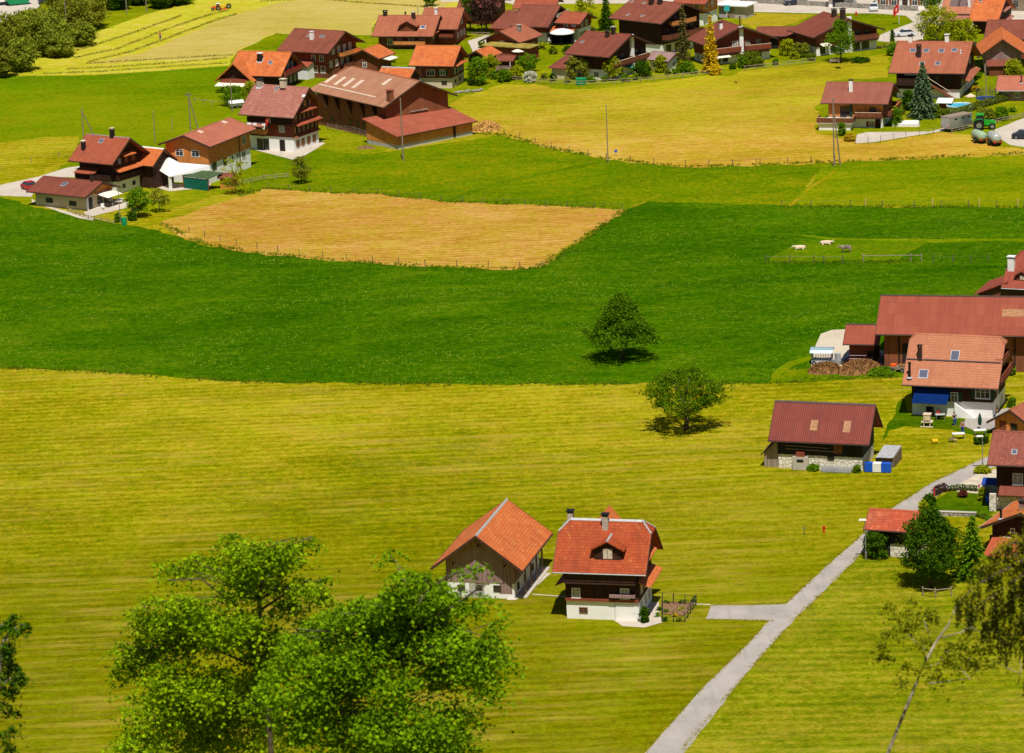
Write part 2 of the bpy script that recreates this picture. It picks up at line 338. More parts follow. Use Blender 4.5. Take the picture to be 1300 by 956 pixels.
# grass
GM={}
GM['mown']=grass('mown_meadow',(0.117,0.1354,0.00105),(0.248,0.2224,0.0021),(0.3929,0.3222,0.01575),k=3.0,dry=(0.4116,0.3084,0.04),damt=.6,rows=.17,near=((0.1436,0.1495,0.0006),.85),n0=450,n1=385)
GM['near']=grass('near_meadow',(0.08949,0.1213,0.001575),(0.1834,0.1933,0.002625),(0.3132,0.2697,0.01575),rot=R(38),k=3.0,dry=(0.3759,0.3057,0.042),damt=.4,rows=.2)
GM['green']=grass('tall_green_meadow',(0.01456,0.0616,0.00035),(0.04032,0.1074,0.00056),(0.09856,0.1672,0.00175),rot=R(-4),stripe=.8,k=3.0,flower=(.23,.31,.03),famt=1.0)
GM['mid']=grass('middle_green_meadow',(0.05041,0.1137,0.00045),(0.1088,0.1665,0.00075),(0.2256,0.2193,0.0018),rot=R(6),stripe=.7,flower=(0.451,0.3086,0.015),famt=.6)
GM['midr']=grass('yellow_green_meadow',(0.0662,0.1304,0.00045),(0.1375,0.1869,0.0009),(0.2343,0.239,0.0024),rot=R(4),stripe=.9,flower=(0.3667,0.2955,0.015),famt=.6)
GM['gold']=grass('golden_stubble',(0.3027,0.1542,0.01122),(0.4324,0.254,0.03366),(0.5362,0.3499,0.0935),rot=R(-22),stripe=1.0,fine=.7,k=3.2,dry=(0.4497,0.1999,0.04675),damt=.6,rows=.22)
GM['hayup']=grass('upper_hay_meadow',(0.2972,0.1805,0.0078),(0.4371,0.2751,0.0234),(0.542,0.3783,0.078),rot=R(8),stripe=1.0,fine=.7,k=3.2,dry=(0.4633,0.2321,0.0429),damt=.55,far=((0.3147,0.2794,0.00624),.9),y0=625,y1=680,rows=.22)
GM['bright']=grass('bright_green_meadow',(0.07659,0.1348,0.0005),(0.1417,0.192,0.001),(0.2067,0.2328,0.0025),rot=R(-12),stripe=.7,far=((0.06737,0.1757,0.00075),.9),y0=700,y1=735,flower=(0.3216,0.3432,0.01),famt=.5)
GM['haytop']=grass('drying_hay_meadow',(0.3217,0.31,0.008736),(0.4484,0.4,0.0233),(0.5459,0.47,0.08736),rot=R(28),stripe=1.2,fine=.6,rows=.2)
GM['haypale']=grass('pale_hay_meadow',(0.3335,0.2734,0.03848),(0.4209,0.3304,0.07268),(0.4765,0.3798,0.1197),rot=R(20),stripe=.8,fine=.7,hue=.15)
GM['lawn']=grass('village_lawn',(0.08123,0.1339,0.0009),(0.171,0.2009,0.0015),(0.2907,0.2767,0.006),stripe=.5)
GM['darklawn']=grass('dark_lawn',(0.0253,0.06885,0.00045),(0.05175,0.1071,0.0006),(0.1035,0.1454,0.0018),rot=R(60),stripe=.8)
GM['paddock']=grass('grazed_paddock',(0.04477,0.113,0.0006),(0.08954,0.1575,0.0009),(0.1709,0.218,0.003),stripe=.6,flower=(0.3256,0.2745,0.015),famt=.6)
GM['trail']=grass('trodden_grass',(0.085,0.1445,0.0006),(0.14,0.1913,0.0012),(0.22,0.238,0.0036),stripe=.6)
GM['trailw']=grass('wheel_worn_grass',(0.05,0.1105,0.0006),(0.09,0.1487,0.0009),(0.17,0.1997,0.0024),stripe=.6)
GM['trailo']=grass('dry_trodden_grass',(0.2,0.17,0.002),(0.3,0.2125,0.004),(0.42,0.272,0.015),stripe=.6)
def asph(name,c,c2):
    t=NT(name); p=t.pos()
    b=t.mix(t.ramp(t.noise(p,.22,4,.6),.35,.68),c,c2); b=t.mix(t.math('MULTIPLY',t.ramp(t.noise(p,2.5,4,.7),.4,.7),.4),b,lum(c2,1.15))
    b=t.mix(t.math('MULTIPLY',t.ramp(t.noise(t.scaled(p,.9,.06,1,R(-38)),1.0,3),.55,.72),.35),b,lum(c,.7))
    t.col(b); t.rough(.9); t.bump(t.noise(p,9,3),.2,.02); MATS[name]=t.m; return t.m
M['road']=asph('lane_asphalt',(.29,.26,.235),(.39,.355,.32)); M['patch']=asph('asphalt_repair',(.18,.165,.15),(.24,.22,.20)); M['roadpale']=asph('pale_asphalt',(.44,.38,.315),(.53,.465,.39)); M['yard']=asph('yard_ground',(.47,.40,.30),(.56,.49,.38))
# ------------------------------------------------------------------ ground and fields
def hill(x,y):
    if y>=322: return 0.
    return 115*((322-y)/322)**1.25
def struct(o): o['kind']='structure'; return o
def make_ground():
    xs=sorted(set(list(range(-2600,-300,230))+list(range(-300,301,20))+list(range(310,2700,230))))
    ys=sorted(set(list(range(-500,0,50))+list(range(0,316,15))+[322,345]+list(range(360,900,60))+list(range(900,6100,400))))
    mb=MB(); nx=len(xs)
    vs=[(x,y,hill(x,max(y,-60)) ) for y in ys for x in xs]
    fs=[(j*nx+i,j*nx+i+1,(j+1)*nx+i+1,(j+1)*nx+i) for j in range(len(ys)-1) for i in range(nx-1)]
    return struct(mb.add(vs,fs).build('ground',GM['mown']))
make_ground()
def field(name,mat,pts,lift,rough=.5,step=2.2):
    P=[G(*p) for p in pts]; out=[]
    for i,a in enumerate(P):
        b=P[(i+1)%len(P)]; d=(b-a).length; k=max(1,int(d/step)) if d<260 else max(1,int(d/25))
        nrm=Vector((-(b-a).y,(b-a).x,0)).normalized()
        off=0
        for j in range(k):
            q=a.lerp(b,j/k)
            if j: off=.6*off+random.uniform(-rough,rough); q=q+nrm*off
            out.append(Vector((q.x,q.y,lift)))
    tri=tessellate_polygon([out])
    mb=MB().add(out,[tuple(t) for t in tri])
    # all faces up
    o=mb.build(name,mat); me=o.data
    for p in me.polygons:
        if p.normal.z<0: p.flip()
    return struct(o)
field('garden_meadow',GM['lawn'],[(-900,-60),(2200,-60),(2200,205),(1300,190),(1250,200),(1000,150),(760,140),(575,140),(470,200),(300,240),(200,270),(40,262),(-400,250)],.004,.3,8)
field('bright_meadow',GM['bright'],[(-500,112),(0,97),(120,96),(290,83),(315,95),(320,150),(240,200),(180,235),(80,215),(40,235),(-500,262)],.008)
field('mown_strip',GM['mown'],[(-500,196),(0,181),(55,174),(100,173),(100,200),(86,207),(60,224),(0,238),(-500,270)],.012)
field('hay_meadow',GM['haytop'],[(-120,118),(0,96),(36,77),(65,60),(110,46),(180,20),(250,0),(330,-30),(650,-40),(610,6),(560,22),(480,22),(470,45),(350,42),(300,66),(290,84),(120,95.5),(0,97.5)],.012,.3)
field('pale_hay_meadow',GM['haypale'],[(110,81),(175,69),(240,42),(300,19),(350,4),(450,-10),(600,-20),(560,18),(480,22),(470,45),(350,42),(300,66),(288,73),(200,77)],.016,.6)
field('upper_hay_meadow',GM['hayup'],[(570,135),(578,128),(590,121),(620,113),(640,107),(680,107),(700,112),(760,113),(830,105),(900,95),(925,97),(940,90),(1000,83),(1040,78),(1130,68),(1128,98),(1050,104),(1034,168),(1100,182),(1200,168),(1240,172),(1262,186),(1300,190),(2000,172),(2000,196),(1300,196),(1150,203),(1000,209),(870,212.5),(770,203),(700,189),(640,173),(600,168)],.016,.7,1.5)
field('middle_meadow',GM['mid'],[(310,215),(330,195),(400,190),(470,196),(600,178),(640,171),(700,187),(770,201),(870,211),(1000,207.5),(1050,206),(1000,262),(820,256),(790,267),(700,262),(560,257),(480,247),(420,246),(340,240),(300,246)],.012)
field('right_meadow',GM['midr'],[(1050,206),(1150,201),(1300,194),(2000,170),(2000,264),(1300,263),(1000,261)],.014)
field('golden_field',GM['gold'],[(203,284),(222,276),(300,251),(340,239),(420,245),(480,246),(560,256),(700,261),(790,266),(792,267),(740,303),(686,340),(660,342),(540,339),(440,332),(330,322),(262,311),(232,302),(214,293)],.020,.7,1.3)
field('green_meadow',GM['green'],[(-500,235),(0,250),(40,262),(100,273),(150,284),(182,289),(212,297),(260,312),(330,321),(440,331),(540,338),(660,341),(686,339),(740,305),(792,268),(822,256),(1000,261),(1160,263),(1300,264),(2000,262),(2000,455),(1300,470),(1180,470),(1130,476),(1060,479),(975,487),(900,486),(700,488),(500,488),(300,484),(100,471),(0,467),(-500,452)],.016,.45,1.3)
field('paddock',GM['paddock'],[(975,331),(1003,314),(1020,306),(1060,304),(1180,306),(1165,315),(1140,331),(1060,331)],.020,.4)
field('trodden_path',GM['trailw'],[(566,254),(575,250),(640,228),(772,202.5),(776,204.5),(650,231),(585,251),(572,256)],.022,.5)
field('trodden_path',GM['trailo'],[(1000,262),(1024,240),(1058,217),(1061,217),(1027,241),(1004,262)],.022,.3)
field('trodden_path',GM['trail'],[(1000,297),(1080,303),(1300,303),(2000,296),(2000,300),(1300,307),(1080,308)],.018,.5)
field('trodden_path',GM['trail'],[(975,487),(985,470),(1005,458),(1030,452),(1033,456),(1008,464),(993,475),(990,487)],.022,.4)
field('mid_green_edge',GM['mid'],[(975,487),(1000,470),(1040,466),(1140,464),(1146,479),(1060,483)],.020,.4)  # strip of middle green grass along the lower right edge of the meadow
field('green_verge',GM['darklawn'],[(1120,560),(1125,545),(1146,505),(1158,528),(1222,531),(1260,545),(1255,556),(1205,545),(1150,541),(1128,547)],.012,.3)
field('round_lawn',GM['darklawn'],[(1184,645),(1190,633),(1205,625),(1235,624),(1256,630),(1262,650),(1252,655),(1210,654)],.014,.1)
field('lower_meadow',GM['near'],[(915,867),(985,795),(1055,728),(1080,705),(1110,700),(1180,728),(1300,738),(1900,780),(1900,1000),(800,1000),(845,957)],.010,.4)
struct(field('lane',M['road'],[(780,1000),(898,867),(935,832),(975,790),(1000,765),(1060,709),(1098,676),(1130.5,646.5),(1183,613),(1253,580),(1300,566),(2000,400),(2000,440),(1300,580),(1250,597),(1207,619),(1172,641),(1115,690),(1094,702),(1060,737),(1008,787),(965,835),(938,867),(845,985)],.022,.07,.9))
field('side_drive',M['road'],[(903,768.5),(950,768.5),(998,767),(984,788),(950,787),(896,786)],.018,.06,1)
field('gravel_yard',M['gravel'],[(1207,619),(1247,599),(1300,588),(1300,640),(1262,640),(1254,628),(1215,624)],.018,.1)
field('lane',M['roadpale'],[(-400,262),(0,235),(50,224),(85,213),(105,210),(112,225),(60,225),(45,240),(40,250),(0,248.5),(-400,275)],.020,.06)
field('car_park',M['roadpale'],[(-300,-50),(60,-50),(50,10),(27,14),(20,25),(0,29),(-300,60)],.020,.2)
field('village_road',M['roadpale'],[(560,-50),(1900,-60),(1900,60),(1290,50),(1180,30),(1172,50),(1140,55),(1114,52),(1118,44),(1128,40),(1160,28),(1150,20),(1110,17),(1035,17),(943,15),(930,4),(700,5),(690,14),(672,10),(640,3),(560,2)],.018,.1,4)
field('traffic_island',GM['lawn'],[(1078,24),(1090,21),(1130,23),(1156,27),(1148,32),(1125,33),(1095,30)],.024,.1)
field('village_green',GM['hayup'],[(943,16),(1000,18),(1033,19),(1012,29),(965,39),(942,30)],.024,.2)
field('gravel_yard',M['roadpale'],[(594,52),(616,45),(640,47),(652,60),(630,64),(600,66)],.020,.1)
field('gravel_yard',M['roadpale'],[(1088,171),(1100,168),(1180,167),(1200,162),(1200,166),(1150,174),(1108,181),(1086,182)],.026,.05)
field('farm_track',M['roadpale'],[(1300,150),(1600,130),(1600,190),(1300,187),(1282,184),(1268,175),(1262,165),(1280,158)],.028,.1)
field('farm_yard',M['yard'],[(1036,437),(1042,424),(1056,419),(1078,418),(1090,440),(1125,446),(1125,470),(1045,470),(1030,465)],.024,.1)
field('house_yard',M['road'],[(1222,540),(1228,528),(1280,518),(1290,530),(1262,545),(1235,546)],.024,.05)
field('paved_yard',M['roadpale'],[(316,186),(322,190),(372,203),(384,199),(413,182),(405,179),(372,192)],.024,.05)
field('paved_yard',M['roadpale'],[(778,787),(786,783),(812,786),(818,777),(826,765),(836,764),(838,783),(842,790),(818,797),(790,795)],.024,.05,1)
field('paved_yard',M['roadpale'],[(643,762),(655,762),(672,752),(700,728),(692,727),(668,741)],.024,.05,1)
field('terrace',M['roadpale'],[(106,270),(125,262),(150,252),(165,258),(160,264),(128,272),(112,276)],.024,.05)
field('paved_yard',M['roadpale'],[(192,236),(212,232),(240,235),(266,232),(268,238),(215,243)],.024,.05)
field('footpath',M['gravel'],[(40,252),(47,258),(106,274),(120,277),(118,280),(100,277),(40,257)],.024,.05,1)
field('footpath',M['gravel'],[(676,754),(703,756),(718,757),(718,758),(703,757),(676,755.2)],.022,.02,1)
field('footpath',M['gravel'],[(880,766.3),(902,767.2),(902,768.4),(880,767.4)],.022,.02,1)
# ------------------------------------------------------------------ houses
class House:
    def __init__(s,name,label,cat,c,a,L,W,hr,pitch,oe,os,roof,wall,low=None,zb=0,hip=0,ridge=None,t=.20,group=None,asym=0,rin=0,gutter='copper',eaveprism=None,names=('timber_wall','plaster_wall')):
        s.c=Vector((c[0],c[1],0)); s.a=R(a); s.L=L; s.W=W; s.hr=hr; s.tn=tan(R(pitch)); s.oe=oe; s.os=os; s.t=t; s.zb=zb; s.low=low
        s.e=thing(name,label,cat,s.c,s.a,group)
        s.inv=(Matrix.Translation(s.c)@Matrix.Rotation(s.a,4,'Z')).inverted()
        hx,hy=L/2+oe,W/2+os; s.hx,s.hy=hx,hy; ze=hr-s.tn*hy; s.ze=ze
        # roof
        mb=MB()
        if hip:
            hz=hip*.95; yh=hz/s.tn; zh=hr-hz
            A=[(-hx,-hy,ze),(hx,-hy,ze),(hx,-yh,zh),(hx-hip,0,hr),(-hx+hip,0,hr),(-hx,-yh,zh)]
            B=[(hx,hy,ze),(-hx,hy,ze),(-hx,yh,zh),(-hx+hip,0,hr),(hx-hip,0,hr),(hx,yh,zh)]
            mb.shell([A,B,[(hx,-yh,zh),(hx,yh,zh),(hx-hip,0,hr)],[(-hx,yh,zh),(-hx,-yh,zh),(-hx+hip,0,hr)]],t)
        else:
            mb.shell([[(-hx,-hy,ze),(hx,-hy,ze),(hx,0,hr),(-hx+rin,0,hr)],[(hx,hy,ze),(-hx,hy,ze),(-hx+rin,0,hr),(hx,0,hr)]],t)
        s.roof=mb.build('roof',roof,s.e)
        # ridge cap, verge boards, gutters
        rm=M[ridge] if ridge else roof
        rb=MB(); x0,x1=(-hx+hip+rin+.02,hx-hip-.02)
        w=.16 if ridge else .13
        rb.prism([(-w,hr-s.tn*w+.02),(0,hr+.05),(w,hr-s.tn*w+.02),(w,hr-s.tn*w+.06),(0,hr+.10),(-w,hr-s.tn*w+.06)][::-1],x0,x1)
        if hip:
            for sx in (-1,1):
                for sy in (-1,1): rb.tube([(sx*(hx-hip),0,hr+.04),(sx*hx,sy*yh,zh+.04)],.09,6)
        rb.build('ridge_cap',rm,s.e)
        ytop=yh if hip else 0
        for sx in (-1,1):
            if rin and sx<0: continue
            vb=MB()
            for sy in (-1,1):
                xa,xb=(sx*hx,sx*(hx+.05)); xa,xb=min(xa,xb),max(xa,xb)
                y0,y1=sy*hy,sy*ytop; za,zc=ze,hr-s.tn*abs(ytop)
                vb.hexa([(xa,y0,za-.30),(xb,y0,za-.30),(xb,y1,zc-.30),(xa,y1,zc-.30)],[(xa,y0,za+.03),(xb,y0,za+.03),(xb,y1,zc+.03),(xa,y1,zc+.03)])
            vb.build('verge_board',M['dframe'],s.e)
        for sy in (-1,1):
            MB().tube([(-hx,sy*(hy+.07),ze-.12),(hx,sy*(hy+.07),ze-.12)],.075,6).build('gutter',M[gutter],s.e)
        # walls
        zw=lambda y:hr-s.tn*abs(y)-t-.02
        l,w2=L/2,W/2
        if zb>0:
            MB().box(-l,l,-w2,w2,-.3,zb).build(names[1],low,s.e)
        k=.05 if zb>0 else 0
        z0=zb if zb>0 else -.3
        yc=w2+k
        if hip:
            pr=[(-yc,z0),(yc,z0),(yc,zw(yc)),(yh,zw(yh)-.05),(-yh,zw(yh)-.05),(-yc,zw(yc))]
            MB().prism(pr,-l-k,l+k).build(names[0],wall,s.e)
        else:
            MB().prism([(-yc,z0),(yc,z0),(yc,zw(yc)),(0,zw(0)),(-yc,zw(yc))],-l-k,l+k).build(names[0],wall,s.e)
        s.k=k
    # --- placing
    def loc(s,px,py):
        d=s.inv.to_3x3()@ray(px,py); o=s.inv@Vector((0,0,CH)); return o,d
    def onwall(s,f,px,py):
        o,d=s.loc(px,py); l,w=s.L/2+s.k,s.W/2+s.k
        if f=='F': t=(-w-o.y)/d.y; p=o+d*t; return p.x,p.z
        if f=='B': t=(w-o.y)/d.y; p=o+d*t; return -p.x,p.z
        if f=='R': t=(l-o.x)/d.x; p=o+d*t; return p.y,p.z
        t=(-l-o.x)/d.x; p=o+d*t; return -p.y,p.z
    def onroof(s,px,py,sd=-1):
        o,d=s.loc(px,py)   # z = hr - tn*sd*y
        t=(s.hr-o.z-s.tn*sd*o.y)/(d.z+s.tn*sd*d.y); return o+d*t
    def fm(s,f):
        l,w=s.L/2,s.W/2
        if f=='F': return lambda u,o,z:(u,-w-o,z)
        if f=='B': return lambda u,o,z:(-u,w+o,z)
        if f=='R': return lambda u,o,z:(l+o,u,z)
        return lambda u,o,z:(-l-o,-u,z)
    def fbox(s,mb,f,u0,u1,o0,o1,z0,z1):
        m=s.fm(f); P=[m(u,o,z) for z in (z0,z1) for (u,o) in ((u0,o1),(u1,o1),(u1,o0),(u0,o0))]
        return mb.hexa(P[:4],P[4:])
    # --- parts
    def win(s,f,u,z,w=.9,h=1.1,frame='wframe',pane='glass',sh=None,parent=None,sill=False):
        k=s.k if z>s.zb else 0
        mb=MB(); b=.09
        for a0,a1,c0,c1 in ((-w/2-b,-w/2,-h/2-b,h/2+b),(w/2,w/2+b,-h/2-b,h/2+b),(-w/2,w/2,h/2,h/2+b),(-w/2,w/2,-h/2-b,-h/2)):
            s.fbox(mb,f,u+a0,u+a1,k-.05,k+.06,z+c0,z+c1)
        nm=max(1,int(w/.75))
        for i in range(1,nm+1) if w>.6 else ():
            x=-w/2+w*i/(nm+1) if nm>1 else 0
            s.fbox(mb,f,u+x-.03,u+x+.03,k-.02,k+.045,z-h/2,z+h/2)
        if w>.6: s.fbox(mb,f,u-w/2,u+w/2,k-.02,k+.042,z+h*.18,z+h*.18+.04)
        if sill: s.fbox(mb,f,u-w/2-.15,u+w/2+.15,k+.061,k+.16,z-h/2-.16,z-h/2-.05)
        o=mb.build('window',M[frame],s.e)
        s.fbox(MB(),f,u-w/2,u+w/2,k-.02,k+.015,z-h/2,z+h/2).build('pane',M[pane],o)
        if sh:
            for sg in (-1,1):
                x=u+sg*(w/2+b+.24)
                s.fbox(MB(),f,x-.22,x+.22,k-.02,k+.05,z-h/2-.05,z+h/2+.05).build('shutter',M[sh],o)
        return o
    def wp(s,f,px,py,w=.9,h=1.1,**k):
        u,z=s.onwall(f,px,py); return s.win(f,u,z,w,h,**k)
    def row(s,f,z,us,w=.7,h=.95,**k):
        for u in us: s.win(f,u,z,w,h,**k)
    def door(s,f,u,w=1.0,h=2.0,mat='dframe',z0=0):
        k=s.k if z0+h/2>s.zb else 0
        o=s.fbox(MB(),f,u-w/2,u+w/2,k-.05,k+.05,z0,z0+h).build('door',M[mat],s.e)
        s.fbox(MB(),f,u+w*.33,u+w*.33+.06,k+.051,k+.12,z0+h*.48,z0+h*.52).build('door_handle',M['steel'],o); return o
    def pent(s,f,u0,u1,z,d,drop,mat,th=.10):
        m=s.fm(f); k=s.k
        top=[m(u0,d,z-drop),m(u1,d,z-drop),m(u1,k,z),m(u0,k,z)]
        return MB().shell([top],th).build('pent_roof',mat,s.e)
    def balcony(s,f,u0,u1,z,d,mat,h=1.0,rail=None,posts=False,floor='dframe',o0=None):
        k=s.k if o0 is None else o0
        o=s.fbox(MB(),f,u0,u1,k+.003,k+d,z-.16,z).build('balcony',M[floor],s.e)
        mb=MB(); s.fbox(mb,f,u0,u1,k+d-.06,k+d+.02,z+.1,z+h)
        s.fbox(mb,f,u0-.02,u0+.06,k+.01,k+d-.062,z+.1,z+h); s.fbox(mb,f,u1-.06,u1+.02,k+.01,k+d-.062,z+.1,z+h)
        mb.build('balcony_railing',mat,o)
        hb=MB(); s.fbox(hb,f,u0-.04,u1+.04,k+d-.09,k+d+.05,z+h+.002,z+h+.07); hb.build('handrail',M[rail] if rail else mat,o)
        return o
    def chimney(s,px,py,sd=-1,w=.7,d=.6,h=1.0,mat='brick',cap='blackm',capw=.12,flash=False):
        p=s.onroof(px,py,sd); z1=p.z+h
        o=MB().box(p.x-w/2,p.x+w/2,p.y-d/2,p.y+d/2,p.z-.6,z1).build('chimney',M[mat],s.e)
        cb=MB(); c=capw
        for sx in (-1,1):
            for sy in (-1,1): cb.box(p.x+sx*w/2-.06*(sx>0)*2+.0,p.x+sx*w/2+.06*(sx<0)*2,p.y+sy*d/2-.12*(sy>0),p.y+sy*d/2+.12*(sy<0),z1+.002,z1+.2)
        cb.box(p.x-w/2-c,p.x+w/2+c,p.y-d/2-c,p.y+d/2+c,z1+.202,z1+.30)
        cb.build('chimney_cap',M[cap],o)
        if flash: MB().shell([[(p.x-w/2-.12,p.y+sd*(d/2+.25),s.hr-s.tn*sd*(p.y+sd*(d/2+.25))+.02),(p.x+w/2+.12,p.y+sd*(d/2+.25),s.hr-s.tn*sd*(p.y+sd*(d/2+.25))+.02),(p.x+w/2+.12,p.y-sd*(d/2+.15),s.hr-s.tn*sd*(p.y-sd*(d/2+.15))+.02),(p.x-w/2-.12,p.y-sd*(d/2+.15),s.hr-s.tn*sd*(p.y-sd*(d/2+.15))+.02)]],.015).build('flashing',M['zinc'],o)
        return o
    def pipe(s,px,py,sd=-1,r=.12,h=1.3,mat='blackm'):
        p=s.onroof(px,py,sd)
        o=MB().tube([(p.x,p.y,p.z-.2),(p.x,p.y,p.z+h)],r,10).build('flue_pipe',M[mat],s.e)
        MB().lathe((p.x,p.y,p.z+h+.004),[(r*1.6,0),(r*1.6,.06),(.01,.2)],10).build('flue_cap',M[mat],o)
        MB().lathe((p.x,p.y,p.z-.02),[(r*2.6,0),(r*2.2,.10),(r*1.02,.16)],10).build('flashing',M['zinc'],o)
    def slab(s,x0,x1,y0,y1,mat,name,lift=.05,parent=None,th=.05):
        zz=lambda y:s.hr-s.tn*abs(y)+lift
        q=[(x0,y0,zz(y0)),(x1,y0,zz(y0)),(x1,y1,zz(y1)),(x0,y1,zz(y1))]
        if y0>y1: q=q[::-1]
        return MB().shell([q],th).build(name,mat,parent or s.e)
    def skylight(s,px,py,w=.8,h=1.0,sd=-1,pane='sky_glass',frame='zinc'):
        p=s.onroof(px,py,sd); c=1/math.sqrt(1+s.tn**2); hh=h*c/2
        y0,y1=sorted((p.y-hh,p.y+hh))
        o=s.slab(p.x-w/2-.08,p.x+w/2+.08,y0-.08,y1+.08,M[frame],'skylight',.07,th=.09)
        s.slab(p.x-w/2,p.x+w/2,y0,y1,M[pane],'pane',.10,o,.02)
    def patch(s,px,py,w,h,mat,sd=-1,name='roof_panel'):
        p=s.onroof(px,py,sd); c=1/math.sqrt(1+s.tn**2); hh=h*c/2
        s.slab(p.x-w/2,p.x+w/2,p.y-hh,p.y+hh,M[mat],name,.035,th=.03)
    def dormer(s,px,py,w,h,pitch,roof,wall,oh=.35,ridge=None,win=True,sd=-1):
        """gabled dormer whose front foot stands at the pixel"""
        p=s.onroof(px,py,sd); x,y,z=p; tp=tan(R(pitch)); zt=z+h; rz=zt+tp*(w/2)
        yb=lambda zz:-(s.hr-zz)/s.tn   # where the main slope reaches height zz (front side)
        o=MB().add([(x-w/2,y,z-.4),(x+w/2,y,z-.4),(x+w/2,y,zt),(x,y,rz),(x-w/2,y,zt),
              (x-w/2,yb(zt)+.3,z-.4),(x+w/2,yb(zt)+.3,z-.4),(x+w/2,yb(zt)+.3,zt),(x,yb(rz)+.3,rz),(x-w/2,yb(zt)+.3,zt)],
              [(0,1,2,3,4),(9,8,7,6,5),(0,5,6,1),(1,6,7,2),(4,9,5,0),(2,7,8,3),(3,8,9,4)]).build('dormer',wall,s.e)
        hw=w/2+oh; ze=rz-tp*hw; yf=y-oh
        A=[(x-hw,yf,ze+.16),(x,yf,rz+.16),(x,yb(rz)+.1,rz+.16),(x-hw,yb(ze)+.1,ze+.16)]
        B=[(x,yf,rz+.16),(x+hw,yf,ze+.16),(x+hw,yb(ze)+.1,ze+.16),(x,yb(rz)+.1,rz+.16)]
        MB().shell([A,B],.15).build('dormer_roof',roof,o)
        if ridge: MB().prism([(-.11,rz+.12),(.11,rz+.12),(0,rz+.24)],yf-.02,yb(rz)+.1,'y').build('dormer_ridge',M[ridge],o) if False else MB().add([(x-.13,yf-.02,rz+.13),(x+.13,yf-.02,rz+.13),(x,yf-.02,rz+.24),(x-.13,yb(rz)+.1,rz+.13),(x+.13,yb(rz)+.1,rz+.13),(x,yb(rz)+.1,rz+.24)],[(0,1,2),(3,5,4),(0,3,4,1),(1,4,5,2),(2,5,3,0)]).build('dormer_ridge',M[ridge],o)
        if win:
            MB().box(x-w*.17,x+w*.17,y-.06,y-.003,z+.12,zt-.02).build('window',M['shut_w'],o)
            MB().box(x-.02,x+.02,y-.075,y-.061,z+.14,zt-.04).build('window_bar',M['dframe'],o)
        return o
    def block(s,x0,x1,y0,y1,z0,z1,mat,name):
        return MB().box(x0,x1,y0,y1,z0,z1).build(name,mat,s.e)
    def lean(s,x0,x1,y0,y1,za,zc,roof,wall,oh=.4,name='lean_to',t=.14,axis='y'):
        """mono-pitch annex: roof height za at y0 side, zc at y1 side (or x0/x1)"""
        if axis=='y':
            q=[(x0-oh,y0-oh*(y0<y1),za),(x1+oh,y0-oh*(y0<y1),za),(x1+oh,y1,zc),(x0-oh,y1,zc)]
        else: q=[(x0-oh,y0-oh,za),(x1,y0-oh,zc),(x1,y1+oh,zc),(x0-oh,y1+oh,za)]
        o=MB().shell([q],t).build(name+'_roof',roof,s.e)
        zt=min(za,zc)-t
        if wall:
            if axis=='y': MB().prism([(y0,-.3),(y1-.01,-.3),(y1-.01,zc-t-.02),(y0,za-t+(zc-za)*oh/(y1-y0+oh)-.02)],x0,x1).build(name,wall,o)
            else: MB().prism([(x0,-.3),(x1-.01,-.3),(x1-.01,zc-t-.02),(x0,za-t+(zc-za)*oh/(x1-x0+oh)-.02)],y0,y1,'y').build(name,wall,o)
        return o
def canopy(h,f,u0,u1,z,d,drop,mat,name='awning',th=.05):
    m=h.fm(f); k=h.k+.06
    o=MB().shell([[m(u0,k+d,z-drop),m(u1,k+d,z-drop),m(u1,k,z),m(u0,k,z)]],th).build(name,mat,h.e)
    mb=MB()
    for u in (u0+.05,u1-.05): mb.tube([m(u,k,z-.35),m(u,k+d,z-drop-.08)],.025,6)
    mb.build('awning_arm',M['steel'],o); return o
zA=Z(0,0,3.9394); zB=Z(270,0,3.9394); zC=Z(560,0,3.9394); zD=Z(830,0,4.346); zE=Z(1020,0,4.346); zF=Z(0,130,3.9394)
a1=Z(1000,300,4.333); a2=Z(920,480,3.421); a3=Z(1060,620,3.871); a4=Z(530,610,3.5135)
b1=Z(690,630,5.624); b2=Z(540,620,6.371); b3=Z(1130,410,6.371); b4=Z(1060,300,5.3125); b5=Z(950,500,6.5); b6=Z(1140,500,7.969); b7=Z(1140,580,6.831); b8=Z(1100,690,5.4)
c2=Z(30,150,6.827); c3=Z(160,140,7.222); c4=Z(440,0,7.222); c5=Z(580,0,7.222); c6=Z(730,0,7.222); c7=Z(870,0,6.842); c8=Z(1130,0,7.647)
d1=Z(1120,80,7.222); d2=Z(1030,0,7.647); d3=Z(1020,90,8.693); d4=Z(300,90,7.969); d5=Z(390,70,5.652); d6=Z(280,50,10.833); d8=Z(200,0,13)
# ---- front house (red tiles, white basement)
h=House('chalet_house','dark timber house with red half hipped roof and dormer, beside the fenced vegetable bed','house',(9.37,383.01),-13.7,7.81,6.98,9.98,43.3,1.1,1.2,M['red'],M['dark'],M['white'],2.05,hip=1.15,ridge='zinc',gutter='zinc')
h.wp('F',*b1(232,690),.75,.95,pane='curtain',sill=True); h.wp('F',*b1(580,697),.8,1.05,pane='curtain',sill=True)
h.wp('F',*b1(285,815),.75,.5,frame='shut_b'); h.row('F',5.55,(-2.6,-.9,.9,2.6),.6,.7,frame='dframe')
h.balcony('F',-3.9,3.75,4.35,.9,M['dark'],h=.95); h.block(.85,3.6,-4.05,-3.55,2.62,2.95,M['greyw'],'flower_box')
h.block(-3.95,3.95,-3.75,-3.545,2.06,2.34,M['redw'],'base_beam')
h.door('F',2.6,2.3,1.75,'white'); h.block(1.28,1.34,-3.53,-3.492,0,2.0,M['grey'],'downpipe')
h.pent('R',-3.7,3.1,4.35,1.35,.55,M['orange']); h.pent('R',-2.2,2.2,6.75,1.0,.45,M['orange'])
